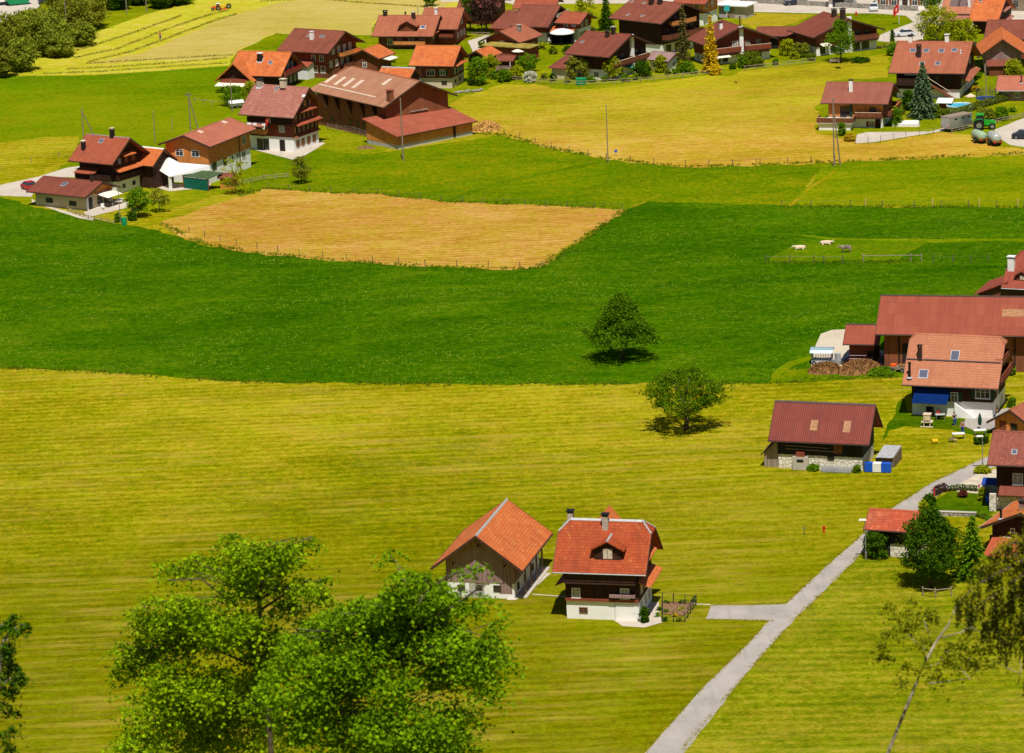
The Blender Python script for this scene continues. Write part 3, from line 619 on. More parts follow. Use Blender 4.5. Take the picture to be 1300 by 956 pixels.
for u in (-2.2,.0,2.0): h.win('R',u,1.2,.8,.9); h.win('R',u,3.2,.7,.9,pane='curtain',sh='shut_b')
h.row('R',5.4,(-1.6,0,1.6),.6,.8); h.pent('L',-1.0,3.3,4.1,1.2,.5,M['dkbrown'])
h.chimney(*b1(443,222),w=.62,d=.55,h=1.25); h.chimney(*b1(195,180),sd=1,w=.6,d=.6,h=1.0)
h.dormer(*b1(460,455),2.9,1.25,28,M['red'],M['dark'],.4,ridge='zinc')
ra=h.lean(-1.4,3.0,3.5,6.4,5.5,5.5,M['red'],None) if False else None
# rear wing with its own gable
wb=MB(); wb.prism([(-3.3,-.3),(.7,-.3),(.7,6.3),(-1.3,8.7),(-3.3,6.3)],3.56,6.8,'y'); wg=wb.build('rear_wing',M['dark'],h.e)
MB().shell([[(-4.5,1.5,5.6),(-1.3,1.5,9.25),(-1.3,7.6,9.25),(-4.5,7.6,5.6)],[(-1.3,1.5,9.25),(1.9,1.5,5.6),(1.9,7.6,5.6),(-1.3,7.6,9.25)]],.2).build('rear_wing_roof',M['orange'],wg)
h.tn_keep=1; CH_HOUSE=h
# ---- front barn (grey boarded gable)
h=House('hay_barn','barn with orange tile roof and grey boarded gable, left of the dormer house','barn',(-2.90,394.19),75.3,11.23,7.5,7.41,36.7,1.3,1.3,M['orange'],M['greyw'],M['white'],1.75,ridge='zinc')
h.door('L',.25,1.6,2.2,'greyw',1.7)
h.wp('L',*b2(290,803),.65,.45,frame='dframe'); h.wp('L',*b2(434,803),.6,.42,frame='dframe'); h.wp('L',*b2(580,812),.65,.55,frame='dframe')
h.block(-5.625,-5.613,-.4,1.3,.02,1.72,M['grey'],'basement_door')
h.block(-5.63,-5.62,-3.5,-2.1,.55,1.74,M['greyw'],'shutter_board')
for u in (-4,-1.5,1,3.5): h.block(u-.09,u+.09,-4.7,-4.52,0,3.5,M['greyw'],'post')
h.row('F',1.0,(-4,-1,2.5),.7,.6,frame='dframe')
h.block(-5.2,5.6,-5.0,-3.83,-.2,.12,M['conc'],'loading_ramp')
for u,z in ((-2.9,4.0),(0,6.1),(2.9,4.0)): h.block(-6.6,-5.66,u-.06,u+.06,z-.2,z-.05,M['dframe'],'purlin')
# ---- rust roofed barn in the meadow
h=House('field_barn','old black barn with rust red sheet roof standing alone in the mown meadow','barn',(37.24,435.41),-17.6,10.2,6.55,7.4,42.8,1.0,.8,M['rust'],M['blackw'],M['rubble'],1.75,ridge='copper')
h.patch(*b5(543,260),.85,1.45,'pale_sheet'); h.patch(*b5(815,272),.85,1.6,'pale_sheet')
h.win('F',*h.onwall('F',*b5(740,460)),.95,1.0,frame='dframe',pane='shut_b')
h.block(*[x for x in (h.onwall('F',*b5(680,530))[0]-.4,h.onwall('F',*b5(680,530))[0]+.4)],-3.36,-3.28,1.25,1.9,M['blackw'],'hatch')
u,z=h.onwall('F',*b5(435,570)); h.block(u-.95,u+.95,-3.75,-3.28,-.1,1.6,M['conc'],'stone_trough'); h.block(u-.4,u+.4,-3.80,-3.752,1.0,1.3,M['blackw'],'trough_hatch'); h.block(u-.5,u+.5,-3.7,-3.33,1.602,2.25,M['redw'],'red_cupboard')
MB().tube([(-4.2,-3.42,2.5),(2.1,-3.42,2.35)],.05,6).build('ladder_rail',M['pole'],h.e); MB().tube([(-4.2,-3.42,2.9),(1.0,-3.42,2.75)],.05,6).build('ladder_rail',M['pole'],h.e)
MB().prism([(-3.27,0),(-4.3,.02),(-4.3,.12),(-3.27,.55)],.2,3.9).build('roofed_pile',M['steel'],h.e)
h.lean(-6.9,-5.11,-3.1,3.1,1.6,3.7,M['blackw'],M['silverw'],.35,'side_shed',axis='x')
# ---- long red barn at right edge
h=House('long_barn','long red roofed barn with dark boarded wall behind the blue awning house','barn',(64.5,479.6),-12.5,29.9,11.61,8.64,26.3,1.0,1.2,M['longbarn'],M['barnw'],ridge='copper')
h.patch(*b4(1248,518),4.6,1.5,'pale_sheet')
for u in (-13,-10.5,-8,-3,2,7): h.block(u-.08,u+.08,-5.95,-5.86,0,5.4,M['blackw'],'timber_post')
h.door('F',-11.3,2.6,3.6,'blackw')
LB=h
# annex of the long barn
h=House('barn_annex','small brick red shed with low roof joined to the left end of the long barn','shed',(46.6,482.6),-12.5,3.3,6.0,4.9,24,.7,.8,M['longbarn'],M['redw'],ridge='copper')
h.door('F',1.2,.9,2.1,'blackw'); 
for z in (.6,1.05,1.5): MB().tube([(-1.6,-3.2,z),(.6,-3.2,z)],.035,6).build('gate_bar',M['steel'],h.e)
# ---- house with blue awning
h=House('chalet_house','salmon roofed chalet with big blue awning over a white ground floor and green shutters','house',(55.89,457.32),-18.7,10.1,8.2,9.4,44.6,1.0,1.2,M['salmon'],M['dark'],M['white'],2.0,hip=.75,gutter='copper')
u0,z0=h.onwall('F',*b3(215,560)); u1,_=h.onwall('F',*b3(500,560)); 
k=h; m=h.fm('F')
aw=MB().shell([[m(u0-.3,1.6,1.95),m(u1-.35,1.6,1.95),m(u1+.1,.1,4.25),m(u0,.1,4.25)]],.04).build('awning',M['blue_tarp'],h.e)
for u in (u0-.2,u1-.4): MB().tube([m(u,.06,3.3),m(u,1.55,1.95)],.03,6).build('awning_arm',M['steel'],aw)
h.wp('F',*b3(520,600),.75,1.1,sh='shut_g',sill=True); h.wp('F',*b3(750,572),1.7,1.05,sh='shut_g',sill=True)
h.wp('F',*b3(322,710),.8,.9,frame='dframe'); h.block(3.2,3.3,-4.3,-4.16,0,4.6,M['blackm'],'downpipe') if False else None
h.wp('R',*b3(868,550),.8,1.0,sh='shut_g'); h.wp('R',*b3(905,610),.6,.6); h.win('R',1.6,5.2,.8,1.0); h.win('R',-1.2,5.2,.8,1.0)
h.balcony('R',-3.4,3.2,4.3,1.1,M['redw']); h.balcony('R',-2.4,2.4,6.3,.9,M['redw'],h=.8)
h.skylight(*b3(525,267),.95,1.25); h.skylight(*b3(270,415),1.0,1.05)
h.chimney(*b3(242,290),w=.5,d=.5,h=1.5,mat='copper',cap='blackm',capw=.05); h.pipe(*b3(158,445),r=.16,h=1.9)
p=h.onroof(*b3(500,312)); h.slab(-6.0,5.9,p.y-.05,p.y+.05,M['copper'],'snow_rail',.14,th=.1)
o=MB().ball((5.6,-4.5,4.05),.36,12,8).build('satellite_dish',M['whitem'],h.e,smooth=True)
MB().add([(.4,-4.2,0),(.4,-4.7,0),(3.0,-4.7,0),(3.0,-4.2,0),(.4,-4.2,1.9),(.4,-4.7,1.9)],[(0,1,2,3),(0,4,5,1),(4,3,2,5),(0,3,4),(1,5,2)]).build('outside_stair',M['white'],h.e)
BL=h
# ---- right edge buildings
h=House('farmhouse','dark red tiled farmhouse with white chimney at right edge behind the long barn','house',(75.6,509.6),-22.2,10.5,8.72,7.2,37,.8,1.0,M['deep'],M['brownw'],M['white'],1.5,hip=1.6,gutter='zinc')
h.chimney(1284,341,w=.9,d=.8,h=1.5,mat='white',cap='whitem'); h.dormer(*b4(1262,300),1.6,.8,30,M['deep'],M['brownw'],.3)
h.lean(-9.6,-5.3,-4.4,2.6,1.9,3.9,M['deep'],M['brownw'],.5,'side_wing',axis='x'); h.row('L',2.3,(-2,0,2),.7,.9)
h=House('timber_house','dark brown house with speckled red tile roof at the right edge by the lane','house',(60.4,414.9),-16.2,9.9,6.53,8.42,31.2,.9,1.2,M['speck'],M['dark'],M['rubble'],1.6)
h.skylight(*b6(1178,590),.5,.6); h.wp('F',*b6(1212,860),1.0,1.15,pane='curtain',sill=True); h.row('F',4.3,(1.5,3.6),.9,1.1,pane='curtain')
h.pent('F',-4.6,4.9,2.95,1.5,.75,M['dkbrown']); h.row('F',.8,(-2,0,2.5),.8,.7,frame='dframe')
h.block(-5.75,-5.0,-3.9,-3.4,-.2,2.0,M['rubble'],'pier')
h=House('shed','small house with tan tile roof and orange boarded gable below the house yard','shed',(62.6,446.2),55,7.0,4.6,3.5,31,.6,.8,M['midbrown'],M['orangew'],gutter='zinc')
h.win('L',.3,1.2,.7,.7,frame='dframe'); h.door('L',-1.2,.9,1.8,'redw')
h=House('tile_shed','low shed with mossy red tile roof and rubble base at the lane side','shed',(41.94,399.0),-20.2,5.32,4.01,4.77,29.7,.6,.7,M['oldred'],M['blackw'],M['rubble'],1.5)
h.door('F',-1.0,1.1,1.9,'blackw'); h.win('F',1.3,2.4,.7,.6,frame='dframe')
h=House('gabled_house','orange tiled house with dark gable and white windows at the lower right edge','house',(57.3,398.9),61.2,8.6,7.2,5.3,24,.9,1.2,M['orange'],M['dark'],M['brownw'],1.0,gutter='zinc')
h.wp('L',*b7(950,728),.95,.7); h.wp('L',*b7(830,712),.7,.7,frame='dframe'); h.wp('L',*b7(995,638),.35,.35)
h.pipe(*b7(893,540),sd=1,r=.14,h=1.1); h.chimney(*b7(1085,450),sd=1,w=.8,d=.7,h=.7,mat='greyw',cap='copper')
h.pent('L',-3.6,3.8,2.05,2.9,1.35,M['oldred'])
# ---- upper right group
h=House('large_chalet','large chalet with wide red roof, many roof windows and white chimneys behind the swimming pool','house',(78.56,672.06),-16.7,11.3,15.4,8.85,23.8,1.2,1.5,M['midbrown'],M['dark'],M['white'],1.6)
for q in ((222,490),(350,492),(498,494),(625,487)): h.skylight(*c8(*q),.9,.9)
for q in ((310,618),(463,617)): h.skylight(*c8(*q),.8,.9)
h.chimney(*c8(280,548),w=.8,d=.7,h=1.9,mat='copper',cap='copper',capw=.05); h.chimney(*c8(198,402),w=.7,d=.6,h=.9,mat='white',cap='copper'); h.chimney(*c8(553,400),w=.7,d=.6,h=1.0,mat='white',cap='whitem'); h.pipe(*c8(685,520),r=.1,h=.5,mat='whitem')
h.balcony('F',-5.3,-.8,2.7,1.5,M['dark']); canopy(h,'F',-3.9,-1.0,4.75,1.4,.3,M['awnw']); h.row('F',3.6,(-3.4,-1.8),1.2,1.6,frame='dframe')
h.row('F',3.5,(1.5,3.6),1.0,1.2,frame='dframe'); MB().add([(.2,-7.9,3.0),(.2,-9.1,3.0),(5.0,-9.1,0),(5.0,-7.9,0),(.2,-7.9,2.7),(.2,-9.1,2.7),(5.0,-9.1,-.3),(5.0,-7.9,-.3)],[(0,1,2,3),(7,6,5,4),(0,4,5,1),(1,5,6,2),(2,6,7,3),(3,7,4,0)]).build('outside_stair',M['brownw'],h.e)
MB().tube([(.2,-9.1,3.9),(5.0,-9.1,.9)],.06,6).build('stair_handrail',M['tanp'],h.e)
h.pent('R',-6.5,6.5,3.5,1.5,.7,M['midbrown']); h.row('R',2.5,(-5,-2.5,0,2.5,5),.9,1.0,pane='curtain'); h.row('R',5,(-3,0,3),.9,1.0)
h.row('R',.8,(-4,-1,2,5),.7,.6)
h=House('chalet_house','chalet with brown roof, white chimney and corner balcony deck behind the double pole','house',(62.34,645.0),-16.5,9.36,9.6,7.0,25,1.2,.8,M['umber'],M['orangew'],M['white'],1.9,gutter='copper')
h.chimney(*d3(525,222),w=.62,d=.55,h=1.75,mat='white',cap='copper',capw=.05)
h.wp('F',*d3(765,435),1.0,.95,frame='dframe'); h.wp('F',*d3(440,450),.9,1.7,frame='dframe'); h.wp('F',*d3(497,440),.8,1.5,frame='dframe'); h.wp('F',*d3(752,588),.75,.85,sh='shut_r')
h.block(-.9,-.5,-5.1,-4.86,1.92,4.0,M['shut_g'],'green_door'); h.door('F',3.9,.9,2.0,'blackw')
h.balcony('F',.2,4.7,1.95,1.3,M['brownw'],h=.9,rail='tanp'); h.balcony('F',-6.2,.05,1.35,3.0,M['brownw'],h=.85,rail='tanp',floor='conc')
h.balcony('R',-4.6,4.4,1.95,1.5,M['brownw'],rail='orangew'); h.block(-5.9,-.4,-7.5,-4.85,-.3,1.15,M['white'],'deck_base')
h.row('R',3.6,(-2.6,0,2.4),.9,1.1,frame='dframe')
m=h.fm('F')
MB().box(-4.6,-3.4,-6.9,-6.2,2.0,2.06).box(-4.5,-4.44,-6.8,-6.74,1.36,2.0).box(-3.56,-3.5,-6.4,-6.34,1.36,2.0).build('deck_table',M['whitem'],h.e)
h=House('hay_barn','barn with bright orange tile roof and silver grey boarded gable above the brown roofed garages','barn',(93.2,691.7),83.7,12,6.8,6.5,35,1.0,1.2,M['orange'],M['silverw'],gutter='dframe')
h.door('L',-.6,1.6,2.4,'greyw',1.6); MB().box(-8.6,-6.03,-2.2,2.6,-.3,1.9).build('lower_porch',M['brownw'],h.e); MB().shell([[(-9,-2.5,1.95),(-9,3,1.95),(-6.03,3,2.6),(-6.03,-2.5,2.6)][::-1]],.12).build('porch_roof',M['brown'],h.e)
h=House('garage','garage with low brick red roof and thin red flue beside the trampoline','garage',(92.5,661.4),-14.4,7.0,6.6,3.89,24,.6,.8,M['flatred'],M['greyw'],gutter='zinc')
h.pipe(*c8(1275,810),r=.14,h=1.3,mat='redmet'); h.row('F',1.1,(-2.4,-.3,2),.8,.8); h.door('F',3.0,.9,1.9)
h=House('chalet_house','brown roofed house with small front gable behind the bright orange roofed barn','house',(97.5,704.5),-15,8.5,8.5,6.6,26,1.0,1.2,M['brown'],M['redw'],gutter='dframe')
h.dormer(*zE(1075,285),3.2,1.2,30,M['redbrown'],M['redw'],.5)
h=House('chalet_house','house with vivid orange tile roof and side balconies behind the road shrubs','house',(97.2,734.8),-20.7,4.4,13.8,6.52,25.4,.8,1.0,M['orange'],M['dark'])
h.pent('R',-6,4.5,2.2,1.2,.5,M['pink']); h.row('R',1.4,(-4,-1.5,1),.9,.9); h.pent('R',-3,3,4.2,1.0,.4,M['pink']); h.pipe(*c8(880,15),r=.15,h=.8)
h=House('solar_house','house with pale orange roof carrying two solar panels, left of the vivid orange roof','house',(92.0,742.1),-16.5,4.6,10.5,6.3,28.4,.8,1.0,M['salmon'],M['brownw'],gutter='copper')
h.patch(*c8(632,30),2.0,2.2,'solar',name='solar_panel'); h.patch(*c8(705,30),1.9,2.2,'solar',name='solar_panel')
h.pent('F',-3.1,3.0,3.0,3.0,1.15,M['pink']); h.row('F',1.0,(-1.4,1.0),.9,.9); h.chimney(*c8(770,60),w=.55,d=.55,h=1.5,mat='white')
# ---- middle right chalets
h=House('wide_chalet','wide chalet with white chimney breast, awning and twin chimneys beside the roundabout road','house',(64.99,718.07),-66.7,7.95,13.15,6.67,19.9,1.2,1.2,M['dkbrown'],M['brownw'],M['white'],1.7)
u,_=h.onwall('R',*d2(362,300)); h.block(4.0,4.45,u-.45,u+.45,-.3,6.9,M['white'],'chimney_breast')
h.chimney(*d2(222,160),sd=-1,w=.8,d=.8,h=1.2,mat='copper',cap='copper'); h.chimney(*d2(305,158),sd=1,w=.8,d=.8,h=1.2,mat='copper',cap='copper')
h.balcony('R',u+.6,6.3,2.2,1.3,M['brownw']); h.row('R',3.4,(u+2,u+4),1.1,1.2,frame='dframe'); h.row('R',1.0,(u+1.6,u+3.6),1.4,1.3,frame='dframe'); canopy(h,'R',-6.0,-4.0,2.4,1.5,.35,M['awn']); h.row('R',1,(-5.2,-3),.9,1.2,frame='dframe')
h.row('F',1.0,(-2,0,2),.8,.8)
h=House('wide_chalet','wide chalet with white chimney breast behind the golden yellow conifer','house',(44.5,712.23),-69.6,6.9,12.6,6.99,21.5,1.2,1.2,M['dkbrown'],M['redw'],M['white'],1.5)
u,_=h.onwall('R',*c7(482,350)); h.block(3.48,3.9,u-.4,u+.4,-.3,6.9,M['white'],'chimney_breast')
h.chimney(*c7(308,250),sd=-1,w=.6,d=.6,h=1.1,mat='white',cap='redmet'); h.pipe(*c7(475,235),sd=1,r=.14,h=1.9,mat='redmet')
h.balcony('R',u+.5,6.0,2.2,1.3,M['redw'],rail='tanp'); h.balcony('R',-6.0,u-.5,2.2,1.3,M['redw'],rail='tanp'); h.row('R',3.4,(u+1.4,u+3.6),1.0,1.2,frame='shut_b',pane='curtain'); h.row('R',3.5,(u-1.2,),1.0,1.1,pane='curtain'); canopy(h,'R',-5.9,-2.6,2.0,1.9,.45,M['awn']); h.row('R',1,(-4.5,-3,u+2,u+3.7),.9,1.2,frame='dframe'); h.row('F',1.0,(-1.5,.4),.9,1.1)
h=House('garage','low brown roofed garage between the two wide chalets','garage',(54.5,724.0),-12,7.2,5.0,3.9,20,.7,.8,M['brown'],M['redw'])
h.door('F',-1.2,2.4,2.0,'blackw'); h.door('F',1.8,2.2,2.0,'blackw')
h=House('tall_chalet','tall dark chalet with big brown roof and corner balcony behind the slim conifer','house',(31.46,727.68),-43.7,10.69,11.37,9.33,21.7,1.4,1.5,M['brown'],M['dark'],M['white'],2.0)
h.chimney(*c6(700,40),w=.8,d=.7,h=1.2,mat='copper',cap='white'); h.chimney(*c6(780,35),sd=-1,w=.8,d=.7,h=1.0,mat='copper',cap='copper')
for q in ((520,15),(632,28),(485,135),(617,145)): h.skylight(*c6(*q),.55,.45,frame='shut_w')
h.balcony('R',-5.6,5.4,2.9,1.5,M['brownw'],h=1.0); h.balcony('R',-3.4,3.4,5.4,1.2,M['orangew'],h=.8); h.row('R',4.1,(-4,-2,1,3.4),1.1,1.5,frame='shut_b'); h.row('R',1.0,(-3.6,-1,2,4.4),1.2,1.3,frame='dframe'); h.row('R',6.5,(-1.4,1.4),.9,1.0,frame='dframe')
h=House('small_chalet','small grey roofed white annex below the tall dark chalet','shed',(31.3,703.9),-38.8,4.2,4.0,3.4,24,.6,.6,M['greyw'],M['white'])
h.row('F',1.2,(-.9,.9),.8,.7); h.win('R',0,1.2,.9,.8)
h=House('broad_chalet','chalet with broad brown roof, white chimney breast and lower garage roof by the rail fence','house',(20.88,702.74),-36.2,7.82,12.65,7.72,21.5,1.2,1.4,M['dkbrown'],M['dark'],M['white'],1.9)
h.chimney(*c6(297,340),w=.65,d=.6,h=1.0,mat='copper',cap='copper'); h.chimney(*c6(352,300),sd=1,w=.65,d=.6,h=.9,mat='copper',cap='brick')
u,_=h.onwall('R',*c6(515,450)); h.block(3.92,4.4,u-.42,u+.42,-.3,7.4,M['white'],'chimney_breast')
h.balcony('R',u+.6,5.8,2.4,1.3,M['brownw'],rail='tanp'); h.balcony('R',-6,u-.6,2.4,1.3,M['brownw'],rail='tanp'); h.row('R',3.7,(-3.5,-1.6,u+1.8,u+3.8),1.0,1.2,frame='dframe'); h.row('R',1.0,(-4.4,-2.2,u+2,u+4),1.1,1.2,frame='dframe')
h.skylight(*c6(65,385),.5,.5); h.lean(-7.4,-3.95,-8.6,-2.5,2.1,3.6,M['dkbrown'],M['cream'],.5,'garage'); h.row('F',.9,(-1.5,1.2),1.0,.9)
# ---- upper middle group
h=House('chalet_house','small chalet with white lower floor and orange porch roof beside the white tent','house',(15.6,742.0),-30,3.9,4.9,5.44,24,.9,1.2,M['redbrown'],M['redw'],M['white'],2.6)
h.row('F',3.3,(-.9,.9),.7,.9); h.row('R',3.4,(-1.2,.6),.7,.9); h.row('R',1.3,(-1.2,.6),.8,1.1,sh='shut_t'); h.pent('F',-3.8,1.6,2.9,2.2,.7,M['orange'])
h=House('apartment_chalet','large brown roofed apartment chalet with rows of white windows behind the white tent','house',(9.0,746.2),-24,6.2,11.0,6.45,25,1.0,1.3,M['brown'],M['redw'],M['white'],1.9)
h.row('R',3.1,(-4.0,-2.4,-.8,.8,2.4),.7,.9); h.row('R',1.0,(-4,-2.2,-.2,1.8),.7,.9,frame='dframe'); h.balcony('R',-2,4,4.3,1.1,M['cream'],h=.7)
h.lean(-8.5,-3.15,-4.6,4.0,2.5,4.6,M['brown'],M['redw'],.8,'side_wing')
h=House('chalet_house','chalet with tan roof and small chimney above the moss covered flat roof extension','house',(2.74,730.93),59.2,7.6,7.2,4.75,24,.8,.8,M['midbrown'],M['redw'],gutter='dframe')
h.chimney(*c5(570,285),w=.7,d=.7,h=1.0,mat='drystone',cap='brick'); h.wp('L',*c5(415,400),.9,1.0,sh='shut_g'); h.row('L',1.4,(1.5,),.9,1.0,sh='shut_g')
h.lean(-7.6,-3.85,-8.2,1.8,2.5,2.55,M['moss'],M['redw'],.5,'extension',axis='x'); h.row('F',1.0,(-2.5,0,2),.9,1.2)
for u in (-3.2,-1.2,.8): pass
h=House('timber_hut','small hut with orange tile roof between the tan roofed chalet and the orange roofed house','shed',(-2.9,713),60,4.6,3.9,4.0,26,.6,.6,M['orange'],M['dark'],gutter='dframe')
h.win('L',0,1.3,.7,.7)
h=House('garden_pavilion','little brown roofed open pavilion with posts in front of the orange roofed hut','pavilion',G(644,90)[:2],-20,2.6,2.2,3.0,24,.6,.6,M['brown'],M['brownw'],gutter='dframe')
h.balcony('F',-1.5,1.5,.5,1.1,M['greyw'],h=.8)
for u in (-1.4,1.4): h.block(u-.06,u+.06,-2.2,-2.08,.3,2.1,M['wframe'],'post')
h=House('chalet_house','orange tile roofed chalet with white base and green shutters beside the leafy round bush','house',(-11.1,698.24),-18.7,7.07,6.85,7.39,32,.9,1.3,M['orange'],M['brownw'],M['cream'],1.9)
h.wp('F',*c4(770,668),1.5,1.0); h.wp('F',*c4(880,665),.9,1.0,sh='shut_g'); h.row('F',1.0,(2.0,),.9,.5,frame='dframe'); h.row('R',3.0,(-1.8,.2,2.0),.8,1.0,sh='shut_g'); h.row('R',1.0,(-1.5,1.0),.6,.5,frame='dframe'); h.pent('R',-3,3.2,4.5,1.0,.4,M['orange']); h.block(-2.6,-2.5,-3.75,-3.55,-.2,4.6,M['zinc'],'downpipe')
h=House('tile_shed','long low shed with orange tile roof directly behind the big brown barn','shed',(-18.6,692),-25.2,6.0,4.0,4.7,30,.5,.6,M['orange'],M['dark'],ridge='zinc')
h.door('R',0,1.4,2,'blackw')
h=House('open_shed','open shed with orange tile roof and cream awning between the two brown farmhouses','shed',(-24.4,717.5),62,5.4,5.6,4.4,24,.6,.7,M['orange'],M['brownw'],gutter='dframe')
canopy(h,'F',-1.8,1.6,2.7,2.2,.35,M['awn']); h.win('L',0,1.4,.8,.8)
h=House('farmhouse','rambling chalet with orange brown roof, gabled dormer and three chimneys above the orange shed','house',(-17.3,743.86),-14.1,10.63,9.47,5.9,27.5,1.0,1.3,M['midbrown'],M['brownw'])
h.chimney(*c4(355,140),sd=1,w=.8,d=.6,h=.7,mat='copper',cap='blackm'); h.chimney(*c4(615,185),w=.7,d=.6,h=1.4,mat='copper',cap='brick'); h.pipe(*c4(540,155),sd=1,r=.16,h=.9)
h.dormer(*c4(560,288),3.1,1.2,28,M['midbrown'],M['brownw'],.5,win=False); h.skylight(*c4(700,250),.9,.9,frame='wframe'); h.row('R',2.2,(-2.6,-.6,1.5),.8,1.0); h.pent('R',-4,3,3.4,1.0,.4,M['orange']); h.row('F',1.4,(-3,-1,1.4,3.6),.9,1.1); h.balcony('F',-2.0,4.4,.9,1.0,M['orangew'],h=.7)
h=House('farmhouse','brown roofed gable house with white chimney behind the dormered chalet','house',(-10.32,746.13),-16.6,6.3,8.0,6.73,32.2,1.0,1.3,M['midbrown'],M['redw'])
h.chimney(*c4(822,130),w=.55,d=.5,h=1.0,mat='white',cap='whitem'); h.row('R',4.0,(-1.6,.8),.8,1.0); h.row('R',1.6,(-2,.2,2.2),.8,1.0); h.balcony('F',-1,3,1.6,1.0,M['redw'],h=.8)
# ---- left group
h=House('farmhouse','dark brown gabled farmhouse with white chimney and long flower balcony beside the hay meadow','house',(-33.92,716.67),-30.3,9.19,10.42,8.25,25.5,1.2,1.4,M['brown'],M['redw'],M['brownw'],1.6)
h.chimney(*zB(497,195),w=.7,d=.6,h=1.2,mat='white',cap='whitem',capw=.05); h.skylight(*zB(548,182),.9,.5); h.skylight(*zB(480,180),.5,.4)
h.row('R',4.9,(-3,-1,1,3),.75,1.15,pane='curtain'); h.row('R',2.5,(-4,-2,0,2,4),.75,1.15,pane='curtain'); h.balcony('R',-1.5,5.0,3.5,1.2,M['orangew'],h=.8); h.balcony('R',-.5,5.0,1.2,1.0,M['brownw'],h=.7)
h.row('F',3.8,(1.6,3.4),.8,1.0); h.row('F',1.6,(3.6,1.9),.9,1.2,pane='curtain'); h.lean(-2.2,1.6,-7.6,-5.25,2.6,3.4,M['redbrown'],M['white'],.3,'porch')
for u in (-3.2,-2.2,-1.2,-.2): pass
h=House('chalet_house','orange tiled chalet with a front cross gable and cream awning above the pink roofed chalet','house',(-43.89,704.37),-20.4,9.01,9.0,6.6,32,1.0,1.2,M['orange'],M['dark'],gutter='dframe')
h.chimney(*d6(545,285),w=.9,d=.8,h=1.1,mat='blackw',cap='whitem',flash=True); h.skylight(*d6(685,320),.6,.8)
u0,_=h.onwall('F',*d6(260,480)); x=u0
MB().prism([(x-3.2,-.2),(x+3.0,-.2),(x+3.0,2.6),(x,5.0),(x-3.2,2.6)],-6.4,-4.4,'y').build('cross_wing',M['dark'],h.e)
MB().shell([[(x-4.0,-7.3,2.15),(x,-7.3,5.55),(x,-1.3,5.55),(x-4.0,-4.5,2.15)],[(x,-7.3,5.55),(x+3.9,-7.3,2.15),(x+3.9,-4.9,2.15),(x,-1.3,5.55)]],.2).build('cross_roof',M['orange'],h.e)
MB().box(x-2.8,x+2.6,-7.0,-6.42,1.7,2.5).build('balcony',M['redw'],h.e); MB().shell([[(x-3.4,-8.6,1.45),(x+2.8,-8.6,1.45),(x+2.8,-6.43,1.9),(x-3.4,-6.43,1.9)]],.05).build('awning',M['awn'],h.e)
h.balcony('R',-4.2,3.8,2.6,1.3,M['redw'],rail='redp'); h.row('R',3.9,(-2,0,2),.8,1.1); h.row('R',1.3,(-3,-1,1,3),.8,1.2)
h=House('farmhouse','three storey farmhouse with weathered pink roof, white ground floor and tan shutters','house',(-37.67,645.18),-30.2,8.94,7.97,10.62,38.1,1.2,1.5,M['pink'],M['redw'],M['white'],2.5)
for z,us in ((3.75,(-2.9,-1.5,-.1,1.3,2.7)),(5.75,(-2.4,-1.1,.3,1.6))): h.row('R',z,us,.55,1.05,frame='dframe',sh='shut_t')
h.row('R',7.8,(-.8,.9),.6,.9,frame='dframe',sh='shut_t'); h.row('R',1.2,(-2.7,-1.1,.7,2.5),.8,1.1,frame='shut_b',pane='shut_t')
h.pent('R',-4,4,4.95,1.1,.35,M['redbrown']); h.pent('R',-2.6,2.6,7.0,.9,.3,M['redbrown']); h.pent('R',-4,4,2.75,.5,.2,M['redbrown'])
h.chimney(*d4(238,148),w=.9,d=.7,h=.9,mat='brick',cap='blackm',flash=True); h.chimney(*d4(475,135),sd=1,w=.9,d=.8,h=.7,mat='cream',cap='cream'); h.skylight(*d4(410,180),.5,.6); h.skylight(*d4(680,255),.5,.4,pane='wframe')
h.balcony('F',-3.3,-.6,2.9,1.4,M['orangew']); h.row('F',3.9,(-2.6,-1.3),.9,1.3); h.row('F',3.9,(2.2,),.9,1.0,pane='curtain'); h.row('F',6.0,(2.4,),1.2,.6,frame='dframe'); h.row('F',1.0,(-2.5,-1.2),1.0,1.7,frame='dframe'); h.door('F',2.1,1.1,2.0,'blackw'); h.balcony('F',-4.4,4.4,5.0,.8,M['dark'],h=.8)
MB().shell([[(-3.6,-6.4,4.6),(-.2,-6.4,4.6),(-.2,-4.1,5.0),(-3.6,-4.1,5.0)]],.1).build('balcony_roof',M['pink'],h.e)
FH=h
h=House('large_barn','very large brown barn with fibre sheet roof and pale roof panels beside the firewood heap','barn',(-20.89,658.38),-55,22.15,13.08,9.9,24.8,1.2,1.2,M['barnsheet'],M['barnw'],rin=3.0,ridge='midbrown')
for q,hh in (((168,170),2.6),((235,185),2.6),((298,196),2.6),((363,208),2.6),((570,192),2.0)): h.patch(*d5(*q),1.0,hh,'slab')
a=h.onroof(*d5(40,245)); b=h.onroof(*d5(490,305)); h.slab(a.x,b.x,b.y-.12,b.y+.12,M['slab'],'snow_guard',.12,th=.1)
h.chimney(*d5(597,325),w=1.0,d=.9,h=1.6,mat='barnw',cap='redbrown')
u,z=h.onwall('R',*d5(800,395)); h.fbox(MB(),'R',u-1.8,u+1.8,.06,.2,z-.1,z+.1).build('sill_beam',M['silverw'],h.e)
for q in ((185,455),(310,478),(362,490),(413,500),(458,508),(505,520)): h.wp('F',*d5(*q),.8,.7,frame='dframe')
